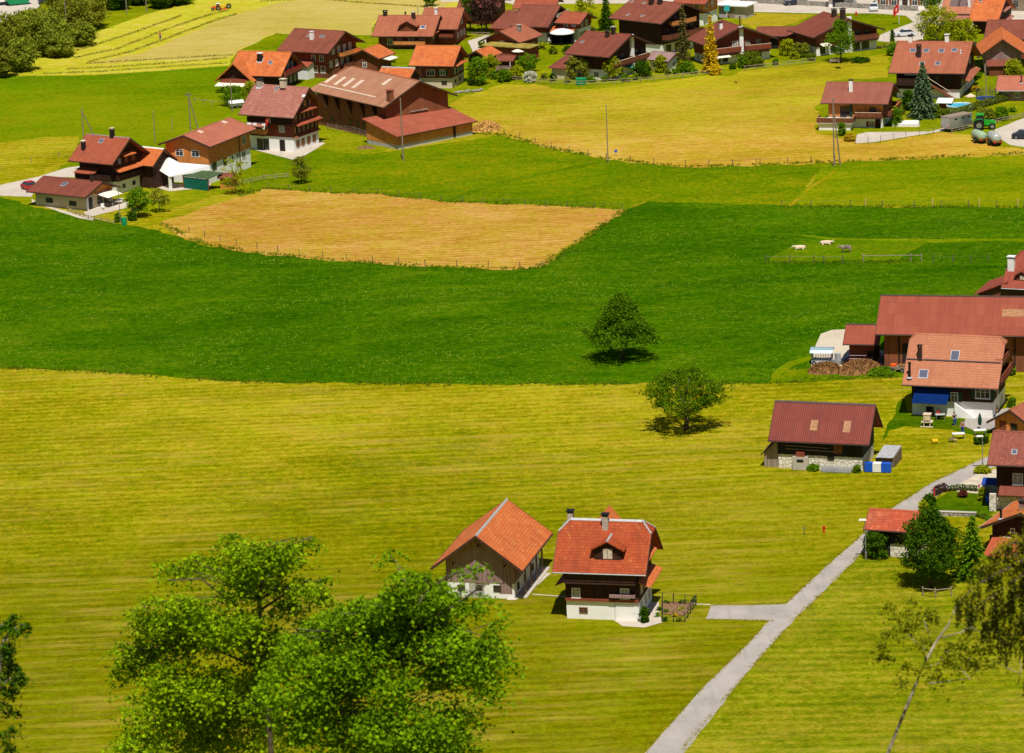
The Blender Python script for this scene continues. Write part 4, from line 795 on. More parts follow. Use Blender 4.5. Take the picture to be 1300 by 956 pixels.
for q in ((150,400),(230,420),(320,440),(412,455),(500,470)):
    u,_=h.onwall('F',*d5(*q)); MB().hexa([(u-.1,-6.56,3.4),(u+.1,-6.56,3.4),(u+.1,-6.54,3.4),(u-.1,-6.54,3.4)],[(u-.1,-7.6,6.0),(u+.1,-7.6,6.0),(u+.1,-6.54,6.0),(u-.1,-6.54,6.0)]).build('roof_brace',M['dark'],h.e)
u,_=h.onwall('F',*d5(230,480)); h.door('F',u,1.8,3.0,'barnw')
BB=h
# lean-to annex in front of the large barn
A0=G(505.5,190);B0=G(600,171); d=(B0-A0); ang=math.atan2(d.y,d.x); Lx=d.length; e=thing('lean_to_shed','long low shed with smooth red roof in front of the large barn','shed',A0,ang)
Wd=8.6
MB().box(0,Lx,0,Wd,-.3,.75).build('base_wall',M['grey'],e)
MB().prism([(-.03,.75),(Wd+.03,.75),(Wd+.03,4.1),(-.03,2.35)],-.03,Lx+.03).build('timber_wall',M['orangew'],e)
MB().shell([[(-.6,-.7,2.45),(Lx+.7,-.7,2.45),(Lx+.7,Wd+.4,4.45),(-.6,Wd+.4,4.45)]],.22).build('roof',M['annexred'],e)
MB().tube([(-.6,-.78,2.35),(Lx+.7,-.78,2.35)],.07,6).build('gutter',M['copper'],e)
MB().box(Lx*.74,Lx*.77,-.12,-.032,.3,2.3).build('post',M['dark'],e)
h=House('farm_building','modern building with brick red roof, orange boarding and white lower floor beside the white canopy','house',(-49.29,623.58),64.3,14.11,8.05,8.18,18.9,.9,.9,M['flatred'],M['orangew'],M['white'],3.3,gutter='copper')
h.wp('L',*c3(490,388),1.3,1.0); h.wp('L',*c3(636,398),1.3,1.0); h.wp('F',*c3(1078,275),1.2,1.2); h.wp('F',*c3(1080,408),1.2,1.1); h.wp('F',*c3(812,512),1.2,1.1,frame='dframe'); h.wp('F',*c3(910,470),1.0,1.0,frame='dframe'); h.wp('F',*c3(975,432),.5,.8); h.wp('F',*c3(1022,412),.6,.9)
h.patch(*c3(683,197),1.0,.9,'slab'); h.patch(*c3(902,108),1.0,.9,'slab'); h.block(h.onwall('F',*c3(1035,300))[0]-.05,h.onwall('F',*c3(1035,300))[0]+.05,-4.2,-4.08,0,6.4,M['copper'],'downpipe')
h=House('old_farmhouse','dark timber farmhouse with red roof, two black chimneys and pent roofs above the low bungalow','house',(-64.92,614.24),-33.9,6.9,7.3,9.03,34.6,1.2,1.4,M['redbrown'],M['dark'],M['white'],2.3,ridge='greyw')
h.chimney(*c2(520,270),w=.6,d=.55,h=1.2,mat='blackw',cap='awn',capw=.06); h.chimney(*c2(768,155),sd=1,w=.65,d=.6,h=1.1,mat='blackw',cap='tanp',capw=.05); h.skylight(*c2(672,198),.7,.8)
h.pent('R',-3.4,3.4,4.4,1.3,.45,M['orange']); h.pent('R',-1.6,1.6,6.6,1.0,.35,M['orange']); h.row('R',3.3,(-2.4,-.8,.8,2.4),.65,.9,frame='shut_b'); h.row('R',5.4,(-1.8,0,1.8),.65,.9,frame='shut_b'); h.balcony('R',-3.4,3.4,2.45,.8,M['dark'],h=.8); h.row('R',1.1,(-1,1.6),.6,.5,frame='dframe')
h.pent('F',-3.4,.8,4.3,1.8,.6,M['redbrown']); h.balcony('F',-3.6,3.5,2.6,1.2,M['dark'],h=.9); h.row('F',3.5,(-2.4,-.8,1.6),.8,1.0,frame='dframe'); h.pent('L',-3.4,3.4,4.2,1.2,.4,M['dkbrown'])
h=House('tile_shed','narrow tile roofed outbuilding wedged between the old farmhouse and the white canopy','shed',(-58.0,616.6),-34.4,4.0,5.2,6.3,36,.5,.6,M['orange'],M['dark'],ridge='wframe')
h=House('bungalow','low bungalow with dark red roof, beige walls and cream awning','house',(-70.1,604.2),-33.5,10.4,7.0,4.1,20,1.0,1.0,M['dkbrown'],M['orangew'],M['cream'],2.25)
h.skylight(*c2(352,573),.9,.9); h.chimney(*c2(595,545),w=.5,d=.5,h=.9,mat='copper',cap='copper',capw=.04); h.wp('F',*c2(222,713),1.3,.6,frame='dframe'); h.wp('F',*c2(425,740),1.3,.6,frame='dframe'); h.door('R',-2.2,.9,1.9,'cardark'); canopy(h,'R',-1.0,2.8,2.3,2.6,.5,M['awn']); h.row('R',1.1,(.2,1.8),1.1,1.2,frame='dframe')
for s_ in (-2.9,): h.block(5.3,5.6,-3.45,-3.15,-.2,2.3,M['white'],'corner_post')
# white canopy roof with posts
def canopy_roof(name,label,cat,quad,z,mat,postmat,walls=None,wall_name='back_cloth'):
    q=[G(*p,zz) for p,zz in zip(quad,z)]; base=sum(q,Vector())/4; e=thing(name,label,cat,(base.x,base.y,0))
    L=[v-Vector((base.x,base.y,0)) for v in q]
    n_=(L[1]-L[0]).cross(L[2]-L[1])
    if n_.z<0: L=L[::-1]
    MB().shell([[tuple(v) for v in L]],.09).build('roof',mat,e)
    for v in L: 
        i=v*.93; MB().tube([(i.x,i.y,-.1),(i.x,i.y,v.z-.12)],.09,8).build('post',postmat,e)
    if walls:
        a,b=L[walls[0]]*.9,L[walls[1]]*.9; d=(b-a); nn=Vector((-d.y,d.x,0)).normalized()*.04
        MB().hexa([(a+nn).to_tuple()[:2]+(-.1,),(b+nn).to_tuple()[:2]+(-.1,),(b-nn).to_tuple()[:2]+(-.1,),(a-nn).to_tuple()[:2]+(-.1,)],[(a+nn).to_tuple()[:2]+(a.z/.9-.2,),(b+nn).to_tuple()[:2]+(b.z/.9-.2,),(b-nn).to_tuple()[:2]+(b.z/.9-.2,),(a-nn).to_tuple()[:2]+(a.z/.9-.2,)]).build(wall_name,M['green_tent'],e)
    return e
pts=[G(*c3(*q),z) for q,z in (((235,505),3.2),((398,608),2.3),((770,548),2.6),((765,503),3.4),((490,480),3.8),((395,430),4.7))]; base=G(*c3(480,600)); e=thing('canopy_shelter','large white sloping canopy roof on posts in front of the brick red farm building','canopy',base)
L=[v-base for v in pts]; MB().shell([[tuple(L[i]) for i in (0,1,4,5)],[tuple(L[i]) for i in (1,2,3,4)]],.1).build('roof',M['awnw'],e)
for i in (0,1,2,3): MB().tube([(L[i].x*.97,L[i].y*.97+.15,-.1),(L[i].x*.97,L[i].y*.97+.15,L[i].z-.12)],.13 if i!=1 else .3,8).build('post',M['whitem'],e)
MB().box(-1.2,3.0,1.2,1.3,-.1,1.9).build('back_cloth',M['green_tent'],e)
canopy_roof('garden_shelter','open shelter with green roof and white edge in front of the white canopy','shelter',[c3(510,600),c3(755,628),c3(890,570),c3(640,545)],(2.1,2.1,2.7,2.7),M['greenfelt'],M['brownw'],(0,1))
h=House('garden_hut','small orange boarded garden hut beside the green roofed shelter','hut',G(291,238)[:2],-12,2.4,2.0,2.4,18,.35,.35,M['brown'],M['orangew'],gutter='dframe')
h.win('F',.2,1.2,.7,.5)
# houses cut by the top edge
h=House('roadside_house','orange timber house with white lower wall cut by the top edge of the photo','house',(40.8,756),-30,5.0,6.5,6.2,20,1.2,1.2,M['redbrown'],M['orangew'],M['white'],2.4)
h.row('F',3.9,(-1.2,1.2),.9,1.0); h.row('R',3.8,(-1.6,.9),.8,1.1)
e=thing('garage','flat white roofed grey pavilion on the village green at the top of the photo','garage',G(935,21),R(-30))
MB().box(-3,3,-2,2,-.2,2.5).build('wall',M['grey'],e); MB().box(-3.6,3.6,-2.7,2.6,2.51,2.75).build('roof',M['white'],e); MB().box(-1,.6,-2.06,-2.002,0,2.1).build('door',M['silverw'],e)
h=House('roadside_house','dark roofed house partly hidden behind the dark purple trees at the top edge','house',(-2.5,768),-15,7,7,6.5,30,1,1.2,M['brown'],M['redw']); h.row('F',2.4,(-2,0,2),.8,1)
h=House('roadside_house','small dark barn with red eaves at the top edge above the apartment chalet','house',(8.5,764),-12,7,6,5.2,20,1,1.2,M['redbrown'],M['blackw']); h.row('F',2.0,(-2,0,2),.8,1)
h=House('white_house','white rendered house with shutters across the road at the top edge of the photo','house',(84.0,766),-14,12,8,7,28,.8,1,M['brown'],M['white']); h.row('F',1.4,(-4.5,-2.2,2.0,4.2),1.0,1.3,sh='shut_b'); h.row('F',4,(-4.5,-2.2,2,4.2),1,1.2); h.door('F',0,1.1,2.1)
h=House('white_house','pale house with stone porch at the top right corner behind the parked driveway','house',(108.5,757),-16,9,8,6.5,28,.8,1,M['brown'],M['cream']); h.row('F',1.4,(-3,0,3),.9,1.2); h.balcony('F',-4,4,2.6,1.2,M['white'])
h=House('garage','white garage with dark door beside the parked white car at the top edge','garage',(71.0,770),-12,5,5,3.2,20,.4,.5,M['brown'],M['white']); h.door('F',-.5,2.4,2.1,'cardark')
# ------------------------------------------------------------------ plants
LM={}
def LF(k,a,b,tr=.3,kk=.35): LM[k]=leafm('leaves_'+k,a,b,tr,kk)
LF('oak',(.022,.075,.001),(.15,.29,.004)); LF('oak2',(.03,.08,.001),(.18,.30,.004)); LF('dark',(.014,.052,.001),(.09,.18,.004))
LF('mid',(.055,.15,.003),(.19,.32,.006)); LF('lime',(.18,.25,.003),(.42,.43,.008)); LF('olive',(.12,.15,.008),(.30,.31,.025)); LF('bank',(.13,.18,.012),(.32,.36,.03))
LF('yellow',(.36,.28,.010),(.62,.44,.02)); LF('gold',(.50,.34,.006),(.80,.58,.015)); LF('spruce',(.025,.07,.022),(.19,.27,.13),.15); LF('slim',(.075,.085,.02),(.19,.16,.035),.15)
LF('purple',(.025,.016,.014),(.10,.05,.038)); LF('white',(.35,.38,.22),(.85,.82,.72)); LF('maple',(.028,.085,.0008),(.36,.52,.004),.36,.3); LF('maple2',(.018,.070,.0008),(.27,.45,.004),.36,.3); LF('spring',(.04,.07,.002),(.36,.38,.008),.3); LF('rusty',(.25,.10,.03),(.36,.20,.04),.3)
LF('droop',(.010,.018,.002),(.065,.075,.006),.1); LF('tips',(.20,.22,.004),(.44,.42,.008),.3); LF('red',(.10,.03,.02),(.22,.05,.035)); LF('hedge',(.06,.11,.004),(.19,.24,.008)); LF('rust',(.32,.14,.02),(.5,.22,.03))
def leafq(c,size,upb=.6,asp=.55,rng=RNG,dirs=None):
    n_=len(c); nrm=rng.normal(size=(n_,3)); nrm/=np.linalg.norm(nrm,axis=1,keepdims=True); nrm[:,2]=nrm[:,2]+upb
    nrm/=np.linalg.norm(nrm,axis=1,keepdims=True)+1e-9
    t=rng.normal(size=(n_,3)) if dirs is None else dirs+rng.normal(size=(n_,3))*.25
    t-=nrm*(t*nrm).sum(1,keepdims=True); t/=np.linalg.norm(t,axis=1,keepdims=True)+1e-9
    b=np.cross(nrm,t); s=size*rng.uniform(.6,1.25,(n_,1))
    return np.stack([c-t*s*.5,c+b*s*asp*.5,c+t*s*.5,c-b*s*asp*.5],1)
PROF={'round':lambda f:np.sqrt(np.clip(1-(2*f-1)**2,0,1)),'dome':lambda f:np.sqrt(np.clip(1-f**1.7,0,1))*np.clip(f*9+.55,0,1),
 'egg':lambda f:np.sin(np.pi*np.clip(f,0,1)**.72)**.8,'cone':lambda f:(1-f)*1.0,'pyr':lambda f:np.clip(1.0-.75*f,0,1)*np.sqrt(np.clip(1-f**3,0,1))*np.clip(f*7+.55,0,1),'col':lambda f:np.clip(np.sin(np.pi*f**.8)*1.6,0,1),'flat':lambda f:np.sqrt(np.clip(1-(1.7*f-.75)**2,0,1))}
def crown(w,h,z0,kind,nc,nl,cl,size,rng,upb=.6,inner=.45):
    f=rng.uniform(.02,.98,nc); a=rng.uniform(0,2*np.pi,nc); pr=PROF[kind](f)
    rr=pr*w/2*(inner+(1-inner)*np.sqrt(rng.uniform(0,1,nc)))*rng.uniform(.82,1.12,nc)
    ph=rng.uniform(0,6.28,6); rr*=1+.16*np.sin(3*a+ph[0]+5*f)+.13*np.sin(5*a+ph[1]-9*f)+.10*np.sin(2*a+ph[2]+14*f)
    C=np.stack([rr*np.cos(a),rr*np.sin(a),z0+f*h*(1+.06*np.sin(4*a+ph[3]))],1)
    cr_=cl*rng.uniform(.6,1.3,nc)
    u=rng.normal(size=(nc,nl,3)); u/=np.linalg.norm(u,axis=2,keepdims=True); u*=rng.uniform(.25,1,(nc,nl,1))**.6; u[:,:,2]*=.62
    P=(C[:,None,:]+u*cr_[:,None,None]).reshape(-1,3)
    return C,leafq(P,size,upb,rng=rng)
_seed=[100]
def scale_at(px,py):
    g=G(px,py); return F/((g.y)*ct+CH*st), g
def tree(name,label,cat,px,py,top,wpx,kind='round',leaf='mid',n=1400,size=.32,trunk=.3,bark='bark',group=None,clear=.18,cl=None,hk=1.):
    s,g=scale_at(px,py); H=(py-top)/(s*.965)*hk; w=wpx/s; _seed[0]+=1; rng=np.random.default_rng(_seed[0])
    e=thing(name,label,cat,g,rng.uniform(0,6.28),group)
    if n<4000: n=int(n*1.7); size*=1.15
    z0=H*clear; nl=26; nc=max(10,int(n/nl)); c_=cl or max(.25,.13*(w+H)/2)
    C,V=crown(w*.93,(H-z0)*.97,z0,kind,nc,nl,c_,size,rng)
    quads('crown',V,LM[leaf],e)
    mb=MB(); th=H*.62
    mb.tube([(0,0,-.3),(.03*w,0,th*.4),(-.02*w,.02*w,th)],[trunk*.6,trunk*.42,trunk*.16],8)
    for i in rng.choice(nc,min(nc,12),replace=False):
        c=C[i]; zb=min(th*.9,max(z0*.7,c[2]*.55)); mid=Vector((c[0]*.45,c[1]*.45,(zb+c[2])*.5+.1))
        mb.tube([(0,0,zb),mid,tuple(c)],[trunk*.26,trunk*.16,trunk*.05],5)
    mb.build('trunk',M[bark],e,smooth=True); return e
def bush(name,label,px,py,top,wpx,leaf='mid',n=600,size=.26,kind='flat',group=None,cat='bush'):
    s,g=scale_at(px,py); H=max(.4,(py-top)/(s*.97)); w=wpx/s; _seed[0]+=1; rng=np.random.default_rng(_seed[0])
    e=thing(name,label,cat,g,0,group); nl=22; nc=max(8,int(n/nl))
    C,V=crown(w*.9,H*.88,H*.06,kind,nc,nl,max(.2,.16*(w+H)/2),size,rng,inner=.3)
    quads('foliage',V,LM[leaf],e); mb=MB()
    for i in range(0,nc,max(1,nc//8)): mb.tube([(C[i][0]*.15,C[i][1]*.15,-.1),(C[i][0]*.6,C[i][1]*.6,C[i][2]*.6),tuple(C[i])],[.05,.035,.012],5)
    mb.build('stem',M['bark'],e); return e
def hedge(label,pts,h,w,leaf='hedge',dens=200,size=.22,name='hedge'):
    P=[G(*p) for p in pts]; e=thing(name,label,'hedge',P[0]); _seed[0]+=1; rng=np.random.default_rng(_seed[0]); L=[]; mb=MB()
    for a,b in zip(P,P[1:]):
        d=b-a; k=int(d.length*dens*(h+w)/2.5)+10; u=rng.uniform(0,1,k)
        base=np.array([tuple(a-P[0])])+u[:,None]*np.array([tuple(d)])
        ang=rng.uniform(0,np.pi,k); r=rng.uniform(.75,1.08,k); nx=np.array([-d.y,d.x,0])/d.length
        L.append(base+nx[None]*(np.cos(ang)*r*w/2)[:,None]+np.array([[0,0,1]])*(np.sin(ang)**.6*r*h)[:,None])
    quads('foliage',leafq(np.concatenate(L),size,.5,.7,rng),LM[leaf],e); mb.tube([q-P[0]+Vector((0,0,h*.3)) for q in P],h*.22,6).build('woody_core',M['bark'],e); return e
def conifer(name,label,px,py,top,wpx,leaf='spruce',lay=22,per=13,size=.5,droop=.25,group=None,power=.9,cat='tree',clear=.05):
    s,g=scale_at(px,py); H=(py-top)/(s*.965); w=wpx/s; _seed[0]+=1; rng=np.random.default_rng(_seed[0])
    e=thing(name,label,cat,g,0,group); C=[];D=[]; mb=MB(); mb.tube([(0,0,-.3),(0,0,H*.97)],[.22*H/10+.06,.02],7)
    for i in range(lay):
        f=clear+(1-clear)*(i/lay); z=f*H; rad=w/2*(1-f)**power*rng.uniform(.85,1.1)+.06; k=max(5,int(per*(1-f*.6)))
        for j in range(k):
            a=2*pi*j/k+rng.uniform(-.3,.3); r_=rad*rng.uniform(.7,1.12); m=max(3,int(r_/.16)); 
            t=np.linspace(.12,1,m); dx,dy=cos(a),sin(a); zz=z-droop*r_*t**1.5+.10*r_*t
            P=np.stack([dx*r_*t,dy*r_*t,zz],1); dd=np.array([dx,dy,-droop])
            for sgn in (0,1,-1):
                o=np.array([-dy,dx,0])*sgn; C.append(P+o*(.16*r_*(1.05-t))[:,None]+rng.normal(size=P.shape)*.05); D.append(np.repeat((dd+o*.7)[None],m,0))
            if j%3==0: mb.tube([(0,0,z),(dx*r_*.6,dy*r_*.6,z-droop*r_*.4)],[.035,.012],4)
    C=np.concatenate(C);D=np.concatenate(D)
    quads('crown',leafq(C,size,1.0,.42,rng,D),LM[leaf],e); mb.build('trunk',M['bark'],e); return e
# the two meadow trees
tree('field_tree','broad pyramid shaped dark tree standing in the tall green meadow','tree',790,456,374,108,'pyr','oak',24000,.30,.55,clear=.25,cl=.62)
tree('field_tree','spreading low tree with open twiggy crown in the yellow mown meadow','tree',871,546,470,104,'flat','oak2',17000,.27,.6,clear=.36,cl=.5)
tree('garden_tree','tall dense dark green tree hiding the end of the lane side shed','tree',1182,746,645,78,'egg','dark',15000,.32,.36,clear=.18,cl=.75)
tree('fruit_tree','small round bushy tree in front of the bungalow terrace','tree',176,276,238,30,'round','mid',1500,.3,.2)
tree('fruit_tree','slender upright sapling with thin branches beside the bungalow terrace','tree',203,269,238,26,'round','olive',700,.26,.14)
tree('fruit_tree','small yellow green tree in front of the garden hut','tree',299,246,203,32,'flat','lime',800,.28,.16)
tree('fruit_tree','lone small tree on the grass below the pink roofed chalet','tree',383,233,199,26,'round','olive',1300,.26,.18)
# village trees and bushes
tree('garden_tree','loose green tree in front of the twin chimney chalet','tree',1067,79,24,36,'egg','mid',3000,.3,.3)
tree('garden_tree','round leafy bush tree beside the orange roofed chalet','tree',607,108,74,28,'round','mid',2200,.3,.2,clear=.05)
tree('garden_tree','airy lime green tree beside the thin garden pavilion','tree',622,98,70,24,'round','lime',900,.3,.2)
tree('garden_tree','small green tree in front of the moss covered roof','tree',672,92,68,26,'round','mid',1200,.3,.2)
tree('garden_tree','russet tinged garden tree before the lower garage roof','tree',734,100,72,34,'flat','olive',1400,.32,.22,clear=.12)
tree('garden_tree','small garden tree with yellow leaves left of the white chimney breast','tree',779,102,74,26,'round','lime',900,.3,.18)
tree('garden_tree','big loose yellow green tree above the roof of the large chalet','tree',1190,56,10,52,'round','lime',3000,.36,.3)
tree('garden_tree','tall pale green tree beside the roundabout at the top','tree',1182,20,-30,30,'egg','mid',1600,.36,.3)
tree('garden_tree','spreading yellow green shrubby tree left of the vivid orange roof','tree',1222,56,26,40,'flat','lime',1600,.34,.25)
tree('village_tree','light green roadside tree behind the small chalet','tree',743,38,-5,30,'round','lime',1500,.34,.25)
tree('village_tree','very dark purple leaved tree at the top edge','tree',617,42,-22,42,'egg','purple',3000,.36,.4)
tree('village_tree','dark green tree between the brown gable house and the purple tree','tree',597,40,-14,22,'egg','dark',1500,.36,.3)
tree('village_tree','small green tree at the top edge above the brown gable house','tree',546,8,-14,24,'round','mid',800,.36,.3)
conifer('conifer','dark broad conifer left of the tall dark chalet',770,38,-8,24,'dark',18,12,.6)
conifer('spruce_tree','silvery blue green spruce beside the swimming pool',1172,149,80,42,'spruce',30,17,.62,.34)
conifer('golden_conifer','bright golden yellow conifer in front of the wide chalet',903,92,20,24,'gold',26,13,.55,.2,power=.75)
conifer('slim_conifer','slim olive brown conifer beside the tall dark chalet',868,80,6,20,'slim',24,10,.5,.35,power=.7)
conifer('slim_conifer','thin pointed conifer in front of the wide chalet balcony',958,72,42,10,'dark',14,8,.4,.3)
conifer('cypress','dark columnar cypress left of the roundabout road',1133,58,38,6,'dark',14,9,.4,-.4,power=.4)
conifer('garden_spruce','young light green spruce beside the dense dark lane side tree',1235,735,652,58,'mid',22,13,.5,.3)
bl=[('bush','large trimmed golden green bush in front of the balcony awning',951,84,66,34,'hedge'),('bush','green bush left of the hump backed garden',944,86,72,16,'mid'),('bush','yellow green shrub by the wide chalet garage',1000,70,50,22,'lime'),('bush','dark reddish shrub beside the yellow green shrub',1018,72,54,24,'olive'),
('bush','low dark rounded shrub right of the loose green tree',1092,79,73,24,'dark'),('bush','small green shrub right of the twin chimney chalet',1135,70,56,20,'mid'),('bush','white flowering shrub by the rail fence',673,104,91,16,'white'),('bush','round green shrub behind the rail fence left of the white shrub',640,104,88,17,'mid'),('bush','yellow flowering shrub behind the rail fence',655,101,84,16,'lime'),('bush','round bright shrub beside the grey roofed annex',840,92,70,14,'lime'),('bush','dark green shrub mass below the white chimney breast',816,98,78,26,'dark'),('bush','light green shrub beside the golden conifer',872,92,78,18,'mid'),('bush','orange leaved shrub at the foot of the golden conifer',908,95,82,14,'gold'),('bush','lime shrub before the slim conifer',862,88,74,14,'lime'),
('bush','yellow flowering bush beside the trampoline',1238,116,109,12,'yellow'),('bush','golden bush below the silver gabled barn',1287,96,76,26,'lime'),('bush','dark green shrub beside the corner balcony stair',1138,160,136,14,'mid'),('bush','green climber in front of the corner deck',1069,172,155,11,'mid'),('bush','round yellow shrub at the paved drive below the deck',1079,179,170,15,'yellow'),('bush','reddish ornamental grass by the green tractor',1254,152,138,20,'olive'),('bush','green shrub right of the ornamental grass',1272,152,136,20,'mid'),
('bush','dark shrub beside the spruce',1153,140,114,16,'dark'),('bush','green shrub between spruce and pool shed',1192,148,138,26,'hedge'),('bush','green bush at the white end wall of the dormer house',818.5,790,771,13,'dark'),('bush','green bush under the rubble wall of the field barn',1033,597,590,15,'mid'),('bush','small weed bush at the right end of the rubble wall',1088,600,591,9,'mid'),('bush','dark climbing shrub covering the corner of the lane side shed',1112,708,672,32,'dark'),('bush','green bush by the long barn wall right of the awning house',1281,476,460,16,'mid'),('bush','green shrub at the corner of the house yard',1284,517,504,10,'mid'),('bush','dark shrub below the white garden table',1245,563,552,16,'dark'),('bush','low ornamental grass at the lane lamp',1247,600,592,20,'lime'),('bush','low evergreen row beneath the long barn',1118,475,468,34,'mid'),
('bush','dark shrub on the round lawn edge nearest the lane',1180,645,628,16,'dark'),('bush','lime shrub on the round lawn edge beside the lane',1173,650,634,12,'lime'),('bush','dark red flower bush in the middle of the round lawn',1222,631,623,10,'red'),('bush','yellow shrub at the blue bin by the timber house',1247,636,618,8,'lime'),('bush','dark bush left of the orange tiled chalet awning',295,134,108,34,'mid'),('bush','light bush before the cross gabled chalet',318,128,104,22,'lime'),('bush','small bush beside the bungalow lamp post',150,282,270,10,'mid'),('bush','bush below the round fruit tree',168,280,268,12,'dark'),('bush','yellow shrub left of the brown gable house',568,40,28,20,'yellow')]
for nm,lb,px,py,tp,wp,lf in bl: bush(nm,lb,px,py,tp,wp,lf,n=1200 if wp<14 else 2600,size=.34)
hedge('clipped green hedge curving round the swimming pool terrace',[(1188,146),(1205,148),(1222,144),(1245,137),(1262,132),(1282,127)],1.25,1.3)
hedge('dark purple leaved hedge along the lane side of the round lawn',[(1186,630),(1194,625),(1202,624)],1.0,.8,'purple'); hedge('low dark hedge along the gravel side of the round lawn',[(1203,624),(1222,622),(1241,624)],.7,.6,'dark')
hedge('green hedge bank at the right of the dense dark tree',[(1240,655),(1255,660),(1268,668)],.6,.8,'mid')
hedge('mixed flowering hedge along the large chalet drive',[(1195,56),(1215,58),(1240,56)],1.2,1.6,'lime',dens=110)
hedge('low hedge behind the twin chimney chalet drive',[(1115,62),(1128,60),(1142,58)],1.0,1.0,'lime',dens=110)
# little shrubs scattered through the village gardens
for i,(px,py) in enumerate([(690,100),(703,102),(718,104),(752,104),(768,104),(793,103),(806,101),(848,95),(858,93),(880,93),(930,88),(966,84),(985,82),(1010,74),(1030,76),(648,96),(662,84),(628,100),(598,104),(720,66),(700,68),(690,62),(740,60),(752,44),(770,48),(612,60),(582,70),(470,74),(500,80),(1040,30),(1150,60),(1165,64),(1178,60),(1205,62),(1232,64),(1250,60),(1262,58),(1240,100),(1246,92),(1275,112),(1256,70),(1146,132),(1160,144),(1230,150),(1244,146),(1286,142),(1215,152),(1206,156),(1144,146)]):
    r_=random.Random(i); bush('garden_shrub','small low rounded shrub growing in the gardens of the upper village',px+r_.uniform(-2,2),py+r_.uniform(-1,1),py-r_.uniform(5,10),r_.uniform(8,17),r_.choice(['mid','lime','hedge','dark','olive','mid']),700,.32,group='low shrubs in the upper village gardens',cat='shrub')
# wooded bank, top left: every tree its own
bank=[(8,80,18,40),(38,72,14,46),(66,66,20,40),(95,50,-4,40),(16,60,30,34),(52,50,18,34),(112,36,-10,40),(80,40,-12,34),(28,90,52,30),(0,98,62,26),(75,72,44,30),(104,58,30,28)]
for i,(px,py,tp,wp) in enumerate(bank):
    wp*=1.4
    tree('bank_tree',['olive green bushy tree on the wooded bank above the hay meadow','dusty green tree on the wooded bank below the car park','dark green shrubby tree at the foot of the wooded bank'][i%3],'tree',px,py,tp,wp,'round',['olive','bank','bank'][i%3],3400,.5,.2,group='trees on the wooded bank',clear=.08)
for i,(px,py,tp,wp) in enumerate([(135,8,-22,34),(150,12,-12,30),(172,6,-26,36),(205,10,-18,36),(228,6,-18,34)]):
    tree('roadside_tree','dark green tree in the row at the top left edge','tree',px,py,tp,wp,'round','dark',3000,.5,.3,group='dark trees along the top left edge',clear=.05)
# ------------------------------------------------------------------ close trees on the slope below the camera
def spray_tree(name,label,Y,clumps,trunk_px,leaf,limbs,size=.17,jit=1.0,k=1.0,bark='palebark',tr=.20,flat=.28,auto=True):
    _seed[0]+=1; rng=np.random.default_rng(_seed[0])
    b=AT(*trunk_px[0],Y); gx,gy=b.x,b.y; e=thing(name,label,'tree',(gx,gy,hill(gx,gy))); org=Vector((gx,gy,hill(gx,gy)))
    L=[]; cent=[]; nrmb=[]
    for px,py,r in clumps:
        p=AT(px,py,Y); rad=1.02*r/(F/(Y*ct+(CH-p.z)*st)); c=p-org+Vector((0,rng.uniform(-1,1)*jit*1.6,0)); cent.append(c)
        nt=max(5,int(46*k*(rad/.8)**2))
        u=rng.normal(size=(nt,3)); u/=np.linalg.norm(u,axis=1,keepdims=True); u*=rng.uniform(.2,1,(nt,1))**.5*rad; u[:,2]*=.72
        for q in u:
            m=rng.integers(14,30); v=rng.normal(size=(m,3))*np.array([flat,flat,.05]); v[:,2]-=.35*(v[:,0]**2+v[:,1]**2)/flat
            L.append(np.array(c)[None]+q[None]+v)
    P=np.concatenate(L); quads('crown',leafq(P,size,1.1,.78,rng),LM[leaf],e)
    mb=MB(); T=[AT(x,y,Y)-org for x,y in trunk_px]; n_=len(T)
    mb.tube([Vector((T[0].x*.5,0,-.4))]+T,[tr*1.6]+[tr*(1-.8*i/n_) for i in range(n_)],9)
    for lm in limbs:
        Q=[AT(x,y,Y)-org+Vector((0,rng.uniform(-.4,.4)*j,0)) for j,(x,y) in enumerate(lm)]; mb.tube(Q,[tr*.42*(1-.75*i/len(Q)) for i in range(len(Q))],6)
    for c in (cent if auto else ()):
        t=min(T,key=lambda t:(t-c).length+max(0,t.z-c.z)*2); mb.tube([t,t.lerp(c,.55)+Vector((0,0,.15)),c],[tr*.20,tr*.12,.015],5)
    mb.build('trunk',M[bark],e,smooth=True); return e
cl1=[(350,686,20),(322,684,18),(378,690,16),(300,694,16),(288,703,15),(332,706,26),(306,716,22),(362,712,18),(396,684,9),(352,726,20),(245,724,16),(222,729,15),(200,734,10),(266,736,20),(296,742,24),(330,744,22),(228,752,20),(188,763,13),(168,776,10),(252,770,30),(290,780,30),(206,786,26),(184,798,20),(322,776,20),(232,814,34),(272,816,34),(192,830,28),(310,810,26),(178,848,22),(222,852,36),(272,858,36),(330,846,24),(390,733,14),(398,752,12),(380,750,15),(350,800,18),(350,760,12),(200,895,42),(260,900,48),(320,892,38),(180,935,40),(240,945,48),(310,940,44),(395,795,20),(405,770,14),(360,780,20),(375,815,24),(345,830,26),(155,830,14),(160,862,22),(410,740,9),(250,800,30)]
